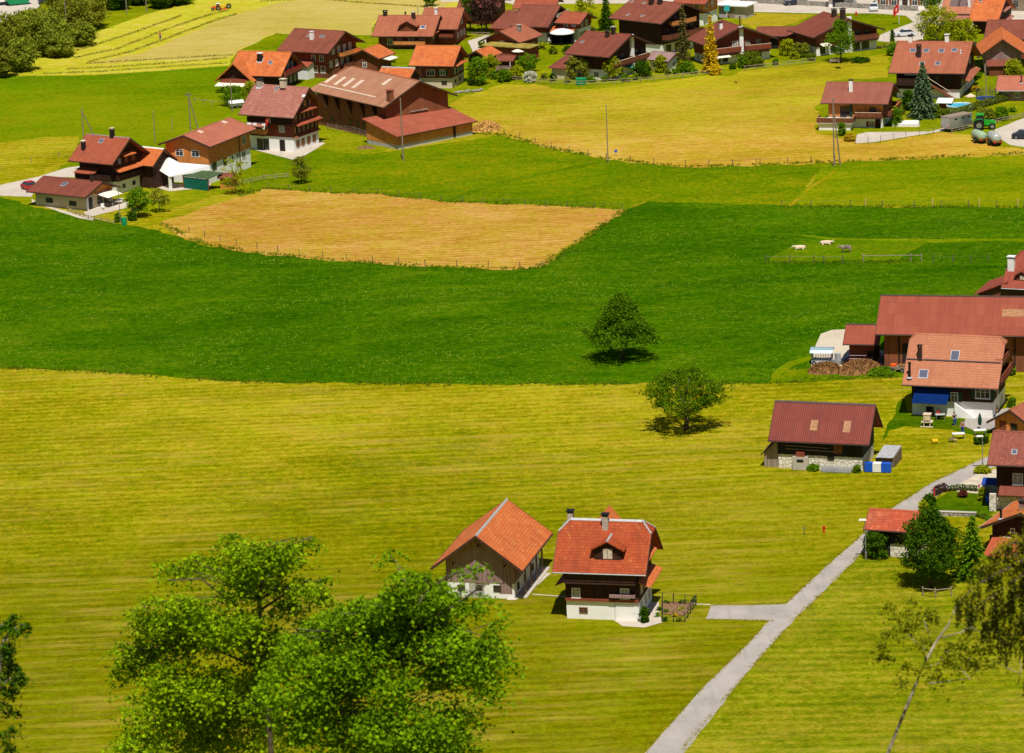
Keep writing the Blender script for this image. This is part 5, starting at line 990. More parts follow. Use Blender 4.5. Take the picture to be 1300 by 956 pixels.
cl2=[(512,722,18),(494,720,11),(532,738,20),(560,738,15),(586,736,10),(606,728,8),(616,742,6),(505,750,20),(532,768,30),(490,776,24),(562,774,26),(462,788,24),(590,782,24),(618,792,18),(634,800,10),(432,798,20),(404,808,20),(500,812,38),(550,812,38),(600,822,34),(634,832,14),(452,826,34),(404,836,30),(368,842,20),(372,800,12),(618,850,22),(560,856,38),(500,858,38),(440,860,36),(390,866,30),(640,848,8),(476,752,10),(420,905,46),(500,910,52),(570,900,44),(380,910,38),(460,950,52),(550,950,50),(420,770,14),(445,770,18),(470,775,20),(410,825,26),(350,850,22),(345,870,26),(530,800,34),(575,800,30),(480,815,34),(600,850,30)]
spray_tree('maple_tree','leafy yellow green maple with tall open crown in the left foreground',126,cl1,[(348,1010),(340,900),(332,820),(329,760),(336,715),(345,690)],'maple',[[(332,800),(300,770),(255,735),(215,732)],[(330,775),(365,755),(395,740)],[(334,850),(280,830),(210,800),(175,775)],[(336,725),(310,705),(292,700)],[(338,715),(370,695),(396,684)]],.155,tr=.12,bark='bark')
spray_tree('maple_tree','leafy yellow green maple with wide low crown left of the hay barn',119,cl2,[(505,1010),(508,900),(512,840),(520,790),(535,760),(548,745)],'maple2',[[(512,840),(470,810),(420,800),(375,800)],[(520,800),(570,770),(610,742),(616,735)],[(515,850),(580,830),(634,830)],[(530,775),(515,740),(505,722)]],.155,tr=.12,bark='bark')
z7=Z(0,760,8.68)
spray_tree('sapling','dark twiggy treetop with pale stem at the lower left corner',110,[(*z7(x,y),r) for x,y,r in [(140,200,5),(110,260,5),(210,300,6),(180,390,6),(260,350,3),(60,360,4),(130,470,6),(80,590,6),(150,720,7),(110,800,6),(80,860,6),(210,830,5),(245,800,4),(190,880,4),(30,700,5),(60,520,4),(-30,300,6),(-40,600,10),(-60,800,14),(60,1000,6),(120,1090,7),(20,1180,9),(90,1290,8),(150,1400,7),(30,1480,11),(80,1620,10)]],[(-20,1000),(-6,880),(0,840),(4,815),(12,803),(16,785)],'dark',[[(0,836),(8,834),(16,838)],[(2,845),(12,850),(18,862)]],.12,.3,1.2,tr=.10,flat=.12)
cs=[(250,430,5),(330,490,6),(300,560,7),(440,500,7),(130,580,5),(260,590,6),(520,740,7),(600,750,8),(700,790,8),(760,720,6),(920,720,7),(280,840,4),(230,900,7),(130,780,6),(400,760,4),(480,920,6),(650,690,5),(380,620,5),(540,700,5),(680,720,5),(960,760,6),(160,420,4),(340,430,5),(110,740,4),(820,760,6),(860,690,8),(940,640,8),(790,590,7),(700,560,6),(1000,700,7),(900,560,8),(620,800,6),(740,840,6),(560,780,6),(200,560,5),(470,560,4)]
spray_tree('young_tree','sparse young tree with bare pale trunk and yellowish spring leaves in the lower right corner',96,[(*b8(x,y),r) for x,y,r in cs],[(1105,1010)]+[b8(*q) for q in [(345,950),(405,800),(490,655),(560,560),(600,470),(612,430)]],'spring',[[b8(*q) for q in l] for l in [[(500,648),(640,615),(720,570)],[(640,615),(720,600),(800,612)],[(395,858),(500,830),(570,795),(680,850)],[(440,690),(420,600),(380,490)],[(380,720),(320,640),(240,600)],[(430,960),(560,950),(700,900),(860,850),(1000,790)],[(405,800),(390,740),(400,700)],[(570,795),(650,800),(760,850)],[(1040,960),(1050,860),(1060,780)]]],.105,.5,4.2,tr=.048,flat=.14,auto=False)
def droop_tree():
    Y=88; _seed[0]+=1; rng=np.random.default_rng(_seed[0]); b=AT(1352,900,Y); org=Vector((b.x,b.y,hill(b.x,b.y))); e=thing('weeping_spruce','dark drooping spruce with brown green hanging twigs reaching in from the right edge','tree',org)
    mb=MB(); T=[AT(1352,y,Y)-org for y in (1000,900,780,660,560,470)]; mb.tube([Vector((0,0,-.5))]+T,[.34,.30,.26,.2,.14,.09,.04],9); C=[];D=[];C2=[];D2=[]
    br=[[(1352,672),(1300,700),(1262,716),(1243,722)],[(1352,668),(1310,684),(1282,690),(1262,704)],[(1352,690),(1290,712),(1240,735),(1213,756)],[(1352,705),(1300,725),(1262,748),(1228,766)],[(1352,730),(1310,745),(1275,770),(1250,790)],[(1352,755),(1315,765),(1290,790),(1272,815)],[(1352,715),(1320,735),(1300,760)],[(1352,640),(1330,660),(1305,690)],[(1352,775),(1330,790),(1300,810)],[(1352,600),(1395,640),(1430,680)],[(1352,700),(1400,730),(1440,770)],[(1352,760),(1400,790),(1430,820)]]
    QS=[]
    for i,l in enumerate(br):
        oy=rng.uniform(-.7,.7); QS.append([AT(x,y,Y)-org+Vector((0,oy*j/len(l)*1.4,0)) for j,(x,y) in enumerate(l)])
    zt,zb=T[-1].z,T[0].z-6; x0=T[-1].x
    for k in range(30):   # the rest of the crown, whorl by whorl round the trunk
        f=(k+.6)/30; z=zt+(zb-zt)*f*.8
        for j in range(6):
            az=2*pi*j/6+k*.9; ln=.35+3.0*f
            if cos(az)<-.2: ln=min(ln,.85/max(.3,-cos(az)))
            if cos(az)<-.2 and rng.uniform()<.75: continue
            QS.append([Vector((x0+cos(az)*ln*t,T[-1].y+sin(az)*ln*t,z+.12*ln*t-.42*ln*t*t)) for t in (0,.4,.75,1)])
    for Q in QS:
        mb.tube(Q,[.06,.045,.03,.012][:len(Q)],5)
        for a,bq in zip(Q,Q[1:]):
            for t in np.linspace(0,1,16):
                p=np.array(a.lerp(bq,t))
                for _ in range(2 if rng.uniform()<.75 else 0):
                    ln=rng.uniform(.18,.75)*(.5+.5*t); m=int(ln/.016); tt=np.linspace(0,1,m)[:,None]; o=rng.normal(size=3)*np.array([.10,.16,.03]); side=rng.normal(size=3)*np.array([.05,.05,0])
                    pts=p+o+tt*np.array([0,0,-ln])+tt*side+rng.normal(size=(m,3))*.022; dd=np.array([0,0,-1.])+rng.normal(size=(m,3))*.45
                    C.append(pts);D.append(dd)
                q=p+rng.normal(size=(14,3))*np.array([.12,.14,.07])+np.array([0,0,.07]); C2.append(q);D2.append(rng.normal(size=(14,3)))
    quads('crown',leafq(np.concatenate(C),.10,.3,.42,rng,np.concatenate(D)),LM['droop'],e); quads('branch_tips',leafq(np.concatenate(C2),.075,.9,.5,rng,np.concatenate(D2)),LM['tips'],e); mb.build('trunk',M['bark'],e)
droop_tree()

# ------------------------------------------------------------------ rough grass along field edges and lane verges
def verge(name,lines,leaf,dens,h,spread=.5):
    _seed[0]+=1; rng=np.random.default_rng(_seed[0]); C=[];D=[]
    for pts in lines:
        P=[G(*q) for q in pts]
        for a,b in zip(P,P[1:]):
            d=b-a; k=int(d.length*dens); u=rng.uniform(0,1,k)[:,None]; n_=np.array([-d.y,d.x,0])/max(d.length,.01)
            keep=(np.sin(u[:,0]*d.length*.9+rng.uniform(0,6))+np.sin(u[:,0]*d.length*.37)+rng.normal(size=k)*.7)>-.6
            base=(np.array(a)[None]+u*np.array(d)[None]+rng.normal(size=(k,1))*spread*n_)[keep]
            for j in range(5):
                q=base+rng.normal(size=base.shape)*np.array([.12,.12,0]); q[:,2]=h*rng.uniform(.2,.5,len(q)); C.append(q); D.append(np.tile([[0,0,1.]],(len(q),1)))
    o=quads(name,leafq(np.concatenate(C),h,.0,.28,rng,np.concatenate(D)),LM[leaf]); o['label']='rough tufts of longer grass along the edges of fields and lanes'; o['kind']='stuff'; return o
LF('blade',(.05,.12,.002),(.20,.26,.006)); LF('dryblade',(.20,.19,.006),(.42,.35,.03))
verge('edge_grass',[[(0,467),(100,471),(300,484),(500,488),(700,488),(900,486),(975,487),(1060,481),(1140,479)],[(203,284),(262,311),(330,322),(440,332),(540,339),(660,342),(686,340),(740,304),(792,268)],[(600,169),(640,172),(700,188),(770,202),(870,212),(1000,208),(1150,202),(1300,195)],[(300,250),(340,239),(420,245),(480,246),(560,256),(700,261),(790,266)],[(992,262),(1160,263),(1300,263.5)],[(972,333),(1070,334),(1170,332)]],'blade',7,.42)
verge('edge_grass',[[(815,957),(898,867),(935,832),(975,790)],[(1000,765),(1060,709),(1098,676),(1130,646),(1183,613),(1253,580)],[(862,957),(938,867),(965,835),(1008,787),(1060,737),(1094,702)],[(903,768),(950,768),(998,766)],[(896,787),(950,788),(984,789)],[(0,97),(120,96),(290,84)]],'dryblade',7,.20,.14)
# ------------------------------------------------------------------ poles, lamps, fences
def upole(label,px,py,top,stay=None,arm=False,lean=0,name='utility_pole',r=.13,strut=None):
    s,g=scale_at(px,py); H=(py-top)/(s*.965); e=thing(name,label,'pole',g)
    MB().tube([(0,0,-.4),(0,0,H)],[r,r*.68],8).build('pole',M['pole'],e)
    MB().lathe((0,0,H+.003),[(r*.85,0),(r*.85,.05),(.01,.14)],8).build('pole_cap',M['steel'],e)
    if arm:
        MB().box(-.7,.7,-.06,.06,H-.45,H-.33).build('cross_arm',M['steel'],e)
        for x in (-.6,-.2,.2,.6): MB().lathe((x,0,H-.328),[(.05,0),(.07,.08),(.03,.18)],8).build('insulator',M['dframe'],e)
    if strut: MB().tube([(strut[0],strut[1],-.3),(0,0,H*.93)],[r*.9,r*.65],8).build('strut_pole',M['pole'],e)
    return e
upole('slim wooden pole at the end of the firewood heap meadow corner',772,207,135,r=.10)
upole('wooden pole standing in front of the low lean-to shed',512,204,127,r=.14)
upole('double wooden pole with second leg in front of the corner deck chalet',1059,211,127,arm=False,r=.14,strut=(1.1,.6))
upole('wooden pole with black slanted strut behind the old farmhouse',107,186,139,strut=(2.6,1.2)); upole('twin legged wooden pole with transformer cross arm left of the pink roofed chalet',242,166,119,arm=True,strut=(1.4,.5))
upole('thin dark post behind the white canopy shelter',197,181,143,r=.09); upole('tall wooden pole on the wooded bank edge of the hay meadow',86,55,-8)
upole('short pole at the gravel track on the wooded bank',161,18,-6); upole('pale pole at the upper edge of the hay meadow',186,15,-10); upole('thin pole in the grass beside the twin legged pole',219,166,150,r=.06)
upole('pole beside the brown gabled house and purple tree',612,42,14,r=.1); upole('thin brown pole behind the rambling chalet',531,24,10,r=.09); upole('post on the terrace of the bungalow',153,284,236,r=.07,name='lamp_post'); upole('thin post among the bushes of the cross gabled chalet',295,142,104,r=.1); upole('slim pole beside the trampoline by the garage',1252,134,90,r=.09)
def lamp(label,px,py,top):
    s,g=scale_at(px,py); H=(py-top)/(s*.965); e=thing('street_lamp',label,'street lamp',g,0,'street lamps along the lane')
    MB().lathe((0,0,-.1),[(.11,0),(.11,1.0),(.07,1.1),(.045,H)],10).build('pole',M['steel'],e)
    MB().hexa([(-.75,-.16,H),(.12,-.16,H),(.12,.16,H),(-.75,.16,H)],[(-.65,-.1,H+.16),(.06,-.1,H+.14),(.06,.1,H+.14),(-.65,.1,H+.16)]).build('lamp_head',M['whitem'],e)
lamp('grey street lamp beside the lane near the white garden table',1247.5,597,554); lamp('grey street lamp at the corner of the lane side tile shed',1099.5,711,660)
def fence(label,pts,gap,h,rails,pm='rail',rm='rail',pw=.09,name='rail_fence',cap=100,thick=.05):
    P=[G(*p) for p in pts]; e=thing(name,label,'fence',P[0]); n_=0
    pb=None
    for a,b in zip(P,P[1:]):
        k=max(1,round((b-a).length/gap))
        for j in range(k+(b is P[-1])):
            if n_>=cap: break
            q=(a.lerp(b,j/k))-P[0]
            if pb is None: pb=MB().box(-pw/2,pw/2,-pw/2,pw/2,-.2,h+.08).build('post',M[pm],e); o=pb
            else: o=pb.copy(); COL.objects.link(o); o.parent=e
            o.location=q; o.rotation_euler=(random.uniform(-.06,.06),random.uniform(-.06,.06),random.uniform(0,1)); n_+=1
    for z in rails:
        mb=MB()
        for a,b in zip(P,P[1:]):
            d=(b-a).normalized(); nn=Vector((-d.y,d.x,0))*(pw/2+thick/2+.004)*-1; mb.tube([a-P[0]+nn+Vector((0,0,z)),b-P[0]+nn+Vector((0,0,z+random.uniform(-.03,.03)))],thick,5)
        mb.build('rail' if thick>.03 else 'wire',M[rm],e)
    return e
fence('long wooden rail fence along the village gardens left part',[(640,102),(700,107),(738,109),(780,107),(830,103),(885,97),(917,93)],2.6,1.0,(.45,.9))
fence('wooden rail fence in front of the trimmed golden green bush',[(945,90),(985,86),(1035,80)],2.4,1.0,(.45,.9))
fence('wire fence with thin stakes along the upper golden meadow edge',[(640,171),(700,188),(770,202),(830,209),(870,211.5),(930,210),(1000,207.5),(1060,205)],4.6,1.0,(.9,),'stake','stake',.09,'wire_fence',100,.012)
fence('wire fence with stakes along the bottom of the golden field',[(240,296),(300,312),(380,325),(440,331),(540,338),(660,341),(688,339)],4.2,1.0,(.9,.5),'stake','stake',.09,'wire_fence',100,.010)
fence('wire fence with stakes along the top of the golden field',[(340,239),(420,245),(480,246),(560,256),(640,259),(720,263),(790,266)],4.0,.9,(.8,),'stake','stake',.08,'wire_fence',100,.010)
fence('wire fence with stakes between the two green meadows on the right',[(992,262),(1030,262),(1080,262.5),(1160,263),(1300,263)],4.2,1.0,(.9,),'stake','stake',.09,'wire_fence',100,.010)
for p in ((1099,262),(1184,263),(1243,263),(1292,263)):
    o=MB().box(-.09,.09,-.09,.09,-.2,1.35).build('fence_stake',M['newstake']); o.location=G(*p); tag(o,'fresh yellow wooden stake in the right wire fence','stake','fresh stakes in the right wire fence')
fence('paddock fence with short rail and grey stakes below the cows',[(972,333),(1033,333),(1046,334),(1070,334)],3.2,1.1,(.9,),'stake','rail',.1,'paddock_fence',60,.02)
fence('wooden rail paddock section right of the cows',[(1096,332.5),(1156,332),(1170,332)],6,1.1,(.95,),'rail','rail',.12,'rail_fence',40,.06)
fence('sparse stakes continuing the paddock line to the farmhouse',[(1185,333),(1210,333),(1255,333)],3.4,1.1,(.9,),'stake','stake',.1,'wire_fence',40,.01)
fence('metal cattle rails in front of the large barn wall',[(416,165),(450,170),(486,181)],2.2,1.2,(.4,.8,1.15),'steel','steel',.08,'cattle_fence',40,.03)
fence('weathered rails below the wild corner of the modern farm building',[(304,236),(335,229),(366,226)],2.2,.9,(.4,.8),'rail','rail',.1,'rail_fence',40,.05)
fence('thin metal fence along the paved drive below the deck',[(1086,183),(1118,180),(1150,175),(1185,170),(1200,166.5)],2.6,1.0,(.5,.95),'redmet','steel',.06,'metal_fence',40,.015)
fence('short wooden rails behind the livestock trailer drive',[(1208,170),(1250,160),(1300,150)],3,.9,(.5,.85),'rail','rail',.1,'rail_fence',40,.05)
fence('low plank garden fence on the left of the bungalow terrace',[(86,268),(112,278),(145,285)],1.6,.7,(.3,.6),'rail','rail',.08,'rail_fence',40,.05)
fence('wooden rail fence in the shade below the dense dark tree',[(1172,757),(1188,759),(1208,757)],1.5,1.0,(.9,),'rail','rail',.11,'rail_fence',20,.06)
fence('long rail fence behind the gravel yard at the top',[(570,48),(590,46),(622,47)],3,.9,(.5,.85),'rail','rail',.1,'rail_fence',20,.05)
fence('rough rails beside the twin legged pole',[(247,131),(270,134),(290,135)],3,.9,(.8,),'rail','rail',.1,'rail_fence',20,.06)
fence('sparse wire fence along the right upper meadow below the slurry tanks',[(930,211.5),(990,208.5)],5,1.1,(1.0,),'stake','stake',.07,'wire_fence',20,.02)
fence('thin stakes above the mown strip at the left edge',[(0,216),(40,207),(75,200)],5,1.0,(.9,),'rail','stake',.09,'wire_fence',20,.01)
# garden bed by the dormer house
e=thing('garden_bed','fenced vegetable bed with dark soil and green plants right of the dormer house','garden bed',G(862,775))
q=[G(*p)-e.location for p in (b1(845,845),b1(1010,855),b1(1075,765),b1(850,755))]
MB().hexa([tuple(v-Vector((0,0,.1))) for v in q],[tuple(v+Vector((0,0,.14))) for v in q]).build('soil_bed',M['soil'],e)
def at_px(px,py): return G(px,py)
fence('dark wire mesh garden fence round the vegetable bed',[b1(848,765),b1(1090,780),b1(1010,900),b1(848,900),b1(848,765)],1.3,1.15,(.2,.6,1.1),'cardark','shut_g',.07,'garden_fence',40,.018)
for px,py,t,w,l in ((b1(880,770)+(763.5,9,'dark')),(b1(1000,775)+(763,18,'dark')),(b1(1070,760)+(755,8,'dark')),(b1(825,815)+(771,6,'dark')),(b1(975,810)+(772.5,16,'lime')),(b1(870,830)+(775.5,6,'mid')),(b1(925,855)+(780,14,'gold')),(b1(875,890)+(784,9,'dark')),(b1(815,858)+(781,9,'mid')),(b1(970,895)+(787,8,'olive'))):
    bush('vegetable_plant',{'dark':'dark green low plant in the fenced vegetable bed','lime':'pale lettuce row in the fenced vegetable bed','mid':'green herb at the edge of the fenced vegetable bed','gold':'orange flowers at the front of the vegetable bed','olive':'olive green herb by the corner of the garden fence'}[l],px,py,t,w,l,260,.16,group='plants in the vegetable bed',cat='plant')
# ------------------------------------------------------------------ people and cows
def skin(name,joints,edges,mat,parent,root=0,sub=2):
    me=bpy.data.meshes.new(name); me.from_pydata([j[0] for j in joints],edges,[]); o=bpy.data.objects.new(name,me); COL.objects.link(o); o.parent=parent
    o.modifiers.new('Skin','SKIN'); 
    for i,j in enumerate(joints):
        sv=me.skin_vertices[0].data[i]; sv.radius=(j[1],j[2] if len(j)>2 else j[1]); sv.use_root=(i==root)
    m=o.modifiers.new('Sub','SUBSURF'); m.levels=sub; m.render_levels=sub; me.materials.append(mat); return o
def person(label,px,py,rz,shirt,pants,hair='hair',pose='stand',h=1.72,z=0):
    g=G(px,py); g.z=z; e=thing('person',label,'person',g,rz); k=h/1.72
    if pose=='sit': hz,kn,an=.48,[(-.1,-.42,.47),(.1,-.42,.47)],[(-.1,-.44,.06),(.1,-.44,.06)]
    else: hz,kn,an=.90,[(-.11,-.02,.48),(.12,-.06,.48)],[(-.12,.02,.07),(.15,-.02,.07)]
    d=hz-.90
    J=[((0,0,hz),.13,.10),((0,0,1.15+d),.12,.09),((0,0,1.40+d),.15,.09),((0,-.01,1.50+d),.055),((0,-.02,1.62+d),.085,.10),((0,-.02,1.72+d),.06,.075),
       ((-.20,0,1.40+d),.055),((-.27,-.04,1.13+d),.042),((-.24,-.20,.93+d),.034),((-.23,-.26,.87+d),.03),((.20,0,1.40+d),.055),((.27,-.02,1.13+d),.042),((.28,-.12,.90+d),.034),((.28,-.15,.83+d),.03),
       ((-.10,0,hz-.04),.095),(kn[0],.065),(an[0],.045),((an[0][0],an[0][1]-.16,.04),.035),((.10,0,hz-.04),.095),(kn[1],.065),(an[1],.045),((an[1][0],an[1][1]-.16,.04),.035)]
    E=[(0,1),(1,2),(2,3),(3,4),(4,5),(2,6),(6,7),(7,8),(8,9),(2,10),(10,11),(11,12),(12,13),(0,14),(14,15),(15,16),(16,17),(0,18),(18,19),(19,20),(20,21)]
    skin('body',J,E,M['skin'],e)
    g_=lambda i,f=1.22:(J[i][0],J[i][1]*f,(J[i][2] if len(J[i])>2 else J[i][1])*f)
    skin('shirt',[g_(0),g_(1),g_(2,1.12),g_(6),g_(7,1.3),g_(10),g_(11,1.3)],[(0,1),(1,2),(2,3),(3,4),(2,5),(5,6)],M[shirt],e)
    skin('trousers',[((0,0,hz+.02),.155,.125),g_(14,1.2),g_(15,1.25),g_(16,1.3),g_(18,1.2),g_(19,1.25),g_(20,1.3)],[(0,1),(1,2),(2,3),(0,4),(4,5),(5,6)],M[pants],e)
    MB().ball((0,.015,1.655+d),.105,12,8,.95).build('hair',M[hair],e,smooth=True)
    f=MB(); f.ball((-.035,-.115,1.635+d),.012,6,4).ball((.035,-.115,1.635+d),.012,6,4); f.build('eyes',M['cloth_k'],e)
    MB().add([(-.015,-.105,1.60+d),(.015,-.105,1.60+d),(0,-.14,1.595+d),(0,-.108,1.635+d)],[(0,1,2),(0,2,3),(1,3,2),(0,3,1)]).build('nose',M['skin'],e)
    e.scale=(k,k,k); return e
person('person in dark top and blue trousers standing on the lawn of the blue awning house',*b6(572,322),.4,'cloth_k','cloth_b'); person('person in red brown top and blue trousers walking beside the garden table',*b6(655,405),-.6,'cloth_p','cloth_b')
person('person in red top sitting at the table under the blue awning',*b6(412,245),0,'cloth_r','cloth_k',pose='sit'); person('person in red shirt and blue trousers raking on the hay meadow',203.5,51,.9,'cloth_r','cloth_b',h=1.8)
def cow(label,px,py,rz,mat,lying=False,k=1):
    e=thing('cow',label,'cow',G(px,py),rz,'cows in the paddock'); b=.42 if lying else 1.0
    J=[((.62,0,b),.30,.30),((.1,0,b-.02),.36,.34),((-.55,0,b+.02),.33,.30),((-.95,0,b+.18),.17,.17),((-1.2,0,b+.22),.15,.13),((-1.5,0,b+.02),.09,.09)]
    E=[(0,1),(1,2),(2,3),(3,4),(4,5)]
    def add(p,r,par): J.append((p,r)); E.append((par,len(J)-1)); return len(J)-1
    for sy in (-.2,.2):
        if lying:
            a=add((-.6,sy*1.4,.22),.10,2); a=add((-.95,sy*1.5,.1),.06,a); add((-.7,sy*1.5,.07),.05,a); a=add((.65,sy*1.7,.25),.15,0); a=add((.30,sy*2.1,.1),.07,a); add((.6,sy*2.2,.07),.05,a)
        else:
            a=add((-.6,sy,.62),.11,2); a=add((-.62,sy,.36),.07,a); a=add((-.6,sy,.06),.06,a); a=add((.60,sy,.66),.17,0); a=add((.78,sy,.42),.075,a); add((.70,sy,.06),.06,a)
    a=add((.98,0,b+.16),.06,0); a=add((1.06,0,b-.15),.03,a); add((1.05,0,b-.45 if not lying else .1),.045,a)
    skin('body',J,E,mat,e,1)
    for sy in (-1,1):
        MB().tube([(-1.18,sy*.12,b+.30),(-1.17,sy*.24,b+.33),(-1.2,sy*.31,b+.27)],[.03,.06,.015],6).build('ear',mat,e); MB().tube([(-1.15,sy*.09,b+.34),(-1.15,sy*.17,b+.43),(-1.22,sy*.18,b+.50)],[.03,.02,.006],6).build('horn',M['tanp'],e)
    MB().ball((-1.53,0,b+.0),.085,8,6).build('muzzle',M['cow_g'],e,smooth=True); e.scale=(k*.85,)*3
cow('cream cow lying at the left end of the paddock',1015.5,316.5,.1,M['cow_w'],True); cow('cream cow lying behind the other cows',1048.5,310.5,2.9,M['cow_w'],True); cow('grey brown cow standing in the middle of the paddock',1074,320.5,.15,M['cow_g'])
# ------------------------------------------------------------------ vehicles
def wheel(e,x,y,r,w,name='wheel'):
    n_=20; mb=MB(); vs=[]; prof=[(r*.55,-w/2),(r*.92,-w/2),(r,-w*.32),(r,w*.32),(r*.92,w/2),(r*.55,w/2)]
    vs=[(x+a*cos(2*pi*k/n_),y+b,r+a*sin(2*pi*k/n_)) for a,b in prof for k in range(n_)]
    fs=[(i*n_+k,i*n_+(k+1)%n_,(i+1)*n_+(k+1)%n_,(i+1)*n_+k) for i in range(5) for k in range(n_)]
    o=mb.add(vs,fs).build(name,M['tyre'],e); MB().tube([(x,y-w*.42,r),(x,y+w*.42,r)],r*.56,16).build('rim',M['steel'],o); return o
def car(label,px,py,rz,paint,L=4.2,W=1.72,h=1.45,group=None):
    e=thing('parked_car',label,'car',G(px,py),rz,group); y=W/2
    low=[(-L/2,.35),(-L/2+.02,.75),(-L/2+.15,.85),(-L*.17,.93),(L*.40,.95),(L/2-.03,.85),(L/2,.4),(L/2-.1,.25),(-L/2+.1,.25)]
    MB().prism([(a,b) for a,b in low],-y,y,'y').build('body',M[paint],e)
    a,b,c,d=-L*.20,-L*.06,L*.22,L*.42
    MB().hexa([(a,-y+.05,.935),(d,-y+.05,.955),(d,y-.05,.955),(a,y-.05,.935)],[(b,-y+.22,h-.06),(c+.15,-y+.22,h-.06),(c+.15,y-.22,h-.06),(b,y-.22,h-.06)]).build('window_band',M['glass'],e)
    MB().hexa([(b-.03,-y+.2,h-.055),(c+.2,-y+.2,h-.055),(c+.2,y-.2,h-.055),(b-.03,y-.2,h-.055)],[(b+.15,-y+.3,h+.02),(c,-y+.3,h+.02),(c,y-.3,h+.02),(b+.15,y-.3,h+.02)]).build('roof',M[paint],e)
    for sx in (-L*.31,L*.31):
        for sy in (-y+.06,y-.06): wheel(e,sx,sy,.32,.2)
    for sy in (-y+.3,y-.3):
        MB().box(-L/2-.02,-L/2+.04,sy-.17,sy+.17,.58,.72).build('headlight',M['whitem'],e); MB().box(L/2-.05,L/2+.03,sy-.14,sy+.14,.62,.78).build('tail_light',M['redp'],e)
    return e
car('red car parked at the left end of the bungalow',39,241,2.2,'carred',3.8); car('silver white car parked in the driveway across the road',1109,13,1.5,'carwhite'); car('white car by the hedge left of the roundabout road',1148,46,.1,'carwhite'); car('dark blue car cut by the right edge on the farm track',1301,176,2.8,'cardark'); car('dark car parked at the top left beside the wooded bank',62,4,.3,'cardark',4.6); car('dark van parked beside the road at the top edge',1010,6,.15,'cardark',4.8)
e=thing('delivery_truck','white truck with dark wheels on the car park at the top left','truck',G(4,6),.35); MB().box(-2.2,2.8,-1.15,1.15,.8,3.2).build('cargo_box',M['white'],e); MB().hexa([(-4.0,-1.05,.6),(-2.3,-1.05,.6),(-2.3,1.05,.6),(-4.0,1.05,.6)],[(-3.7,-1,2.6),(-2.3,-1,2.6),(-2.3,1,2.6),(-3.7,1,2.6)]).build('cab',M['carwhite'],e); MB().box(-2.4,2.8,-.9,.9,.55,.79).build('chassis',M['blackm'],e)
for x in (-3.1,1.6): 
    for y in (-.95,.95): wheel(e,x,y,.48,.3)
e=thing('waste_skip','green metal skip on the car park at the top left','skip',G(23,6),.3); MB().hexa([(-2.0,-1,.3),(2.0,-1,.3),(2.0,1,.3),(-2.0,1,.3)],[(-2.8,-1.2,1.7),(2.8,-1.2,1.7),(2.8,1.2,1.7),(-2.8,1.2,1.7)]).build('body',M['greenp'],e); MB().box(-1.8,1.8,-.9,.9,0,.299).build('skid',M['shut_g'],e); MB().box(-2.6,2.6,-1.05,1.05,1.701,1.78).build('load',M['muck'],e)
# livestock trailer
p,q=G(*d1(630,640)),G(*d1(820,600)); d=q-p; e=thing('livestock_trailer','silver livestock trailer behind the green tractor','trailer',(p+q)/2+Vector((-d.y,d.x,0)).normalized()*1.1,math.atan2(d.y,d.x)); 
MB().box(-2.7,2.7,-1.05,1.05,.62,2.55).build('box_body',M['steel'],e); MB().box(-2.75,2.75,-1.1,1.1,2.551,2.66).build('roof',M['pole'],e)
for x in (-1.2,.5,1.9): MB().box(x-.35,x+.35,-1.075,-1.052,2.05,2.3).build('vent',M['blackm'],e)
MB().box(-2.76,-2.702,-.95,.95,.65,2.45).build('rear_ramp',M['zinc'],e)
for sy in (-.75,.75): MB().box(-2.80,-2.762,sy-.12,sy+.12,.8,.98).build('tail_light',M['redp'],e)
for x in (-.6,.35): 
    for y in (-1.12,1.12): wheel(e,x,y,.36,.24)
MB().tube([(2.7,0,.62),(4.0,0,.55)],.07,6).build('drawbar',M['blackm'],e)
def tractor(label,px,py,rz,paint,k=1,roofm=None):
    e=thing('tractor',label,'tractor',G(px,py),rz)
    MB().hexa([(-2.1,-.42,.75),(-.2,-.42,.75),(-.2,.42,.75),(-2.1,.42,.75)],[(-2.05,-.34,1.45),(-.2,-.38,1.65),(-.2,.38,1.65),(-2.05,.34,1.45)]).build('bonnet',M[paint],e); MB().box(-2.0,1.0,-.3,.3,.5,.749).build('chassis',M['blackm'],e)
    MB().hexa([(-.19,-.65,1.0),(1.2,-.65,1.0),(1.2,.65,1.0),(-.19,.65,1.0)],[(0,-.58,2.5),(1.1,-.58,2.5),(1.1,.58,2.5),(0,.58,2.5)]).build('cab',M['glass'],e); MB().box(-.15,1.3,-.72,.72,2.505,2.68).build('cab_roof',M[roofm or paint],e)
    for sy in (-1,1):
        wheel(e,.75,sy*.88,.88,.48,'rear_wheel'); wheel(e,-1.5,sy*.78,.58,.34,'front_wheel'); MB().add([(x,y,z) for y in (sy*.60,sy*1.12) for x,z in ((-.2,1.4),(.2,1.86),(.8,1.95),(1.4,1.75),(1.65,1.4))],[(0,1,6,5),(1,2,7,6),(2,3,8,7),(3,4,9,8)]).build('mudguard',M[paint],e); MB().box(-2.12,-2.09,sy*.2-.1,sy*.2+.1,1.15,1.32).build('headlight',M['whitem'],e)
    MB().tube([(-.9,.3,1.6),(-.9,.3,2.4)],.05,8).build('exhaust',M['blackm'],e); e.scale=(k,)*3; return e
tractor('green tractor in front of the livestock trailer',1248,164,pi-.05,'trac_g'); tractor('small orange red tractor mowing on the hay meadow',275,13,.1,'orangep',.55,'whitem')
e=thing('hay_rake','yellow and red hay machine pulled by the small orange tractor','farm machine',G(283,12),.1); e.scale=(.7,.7,.7); MB().box(-1.0,1.0,-.5,.5,.7,1.25).build('frame',M['yellow'],e)
for x in (-.7,.7):
    for y in (-.7,.7): MB().lathe((x,y,.15),[(.55,0),(.6,.06),(.1,.35)],12).build('rotor',M['orangep'],e)
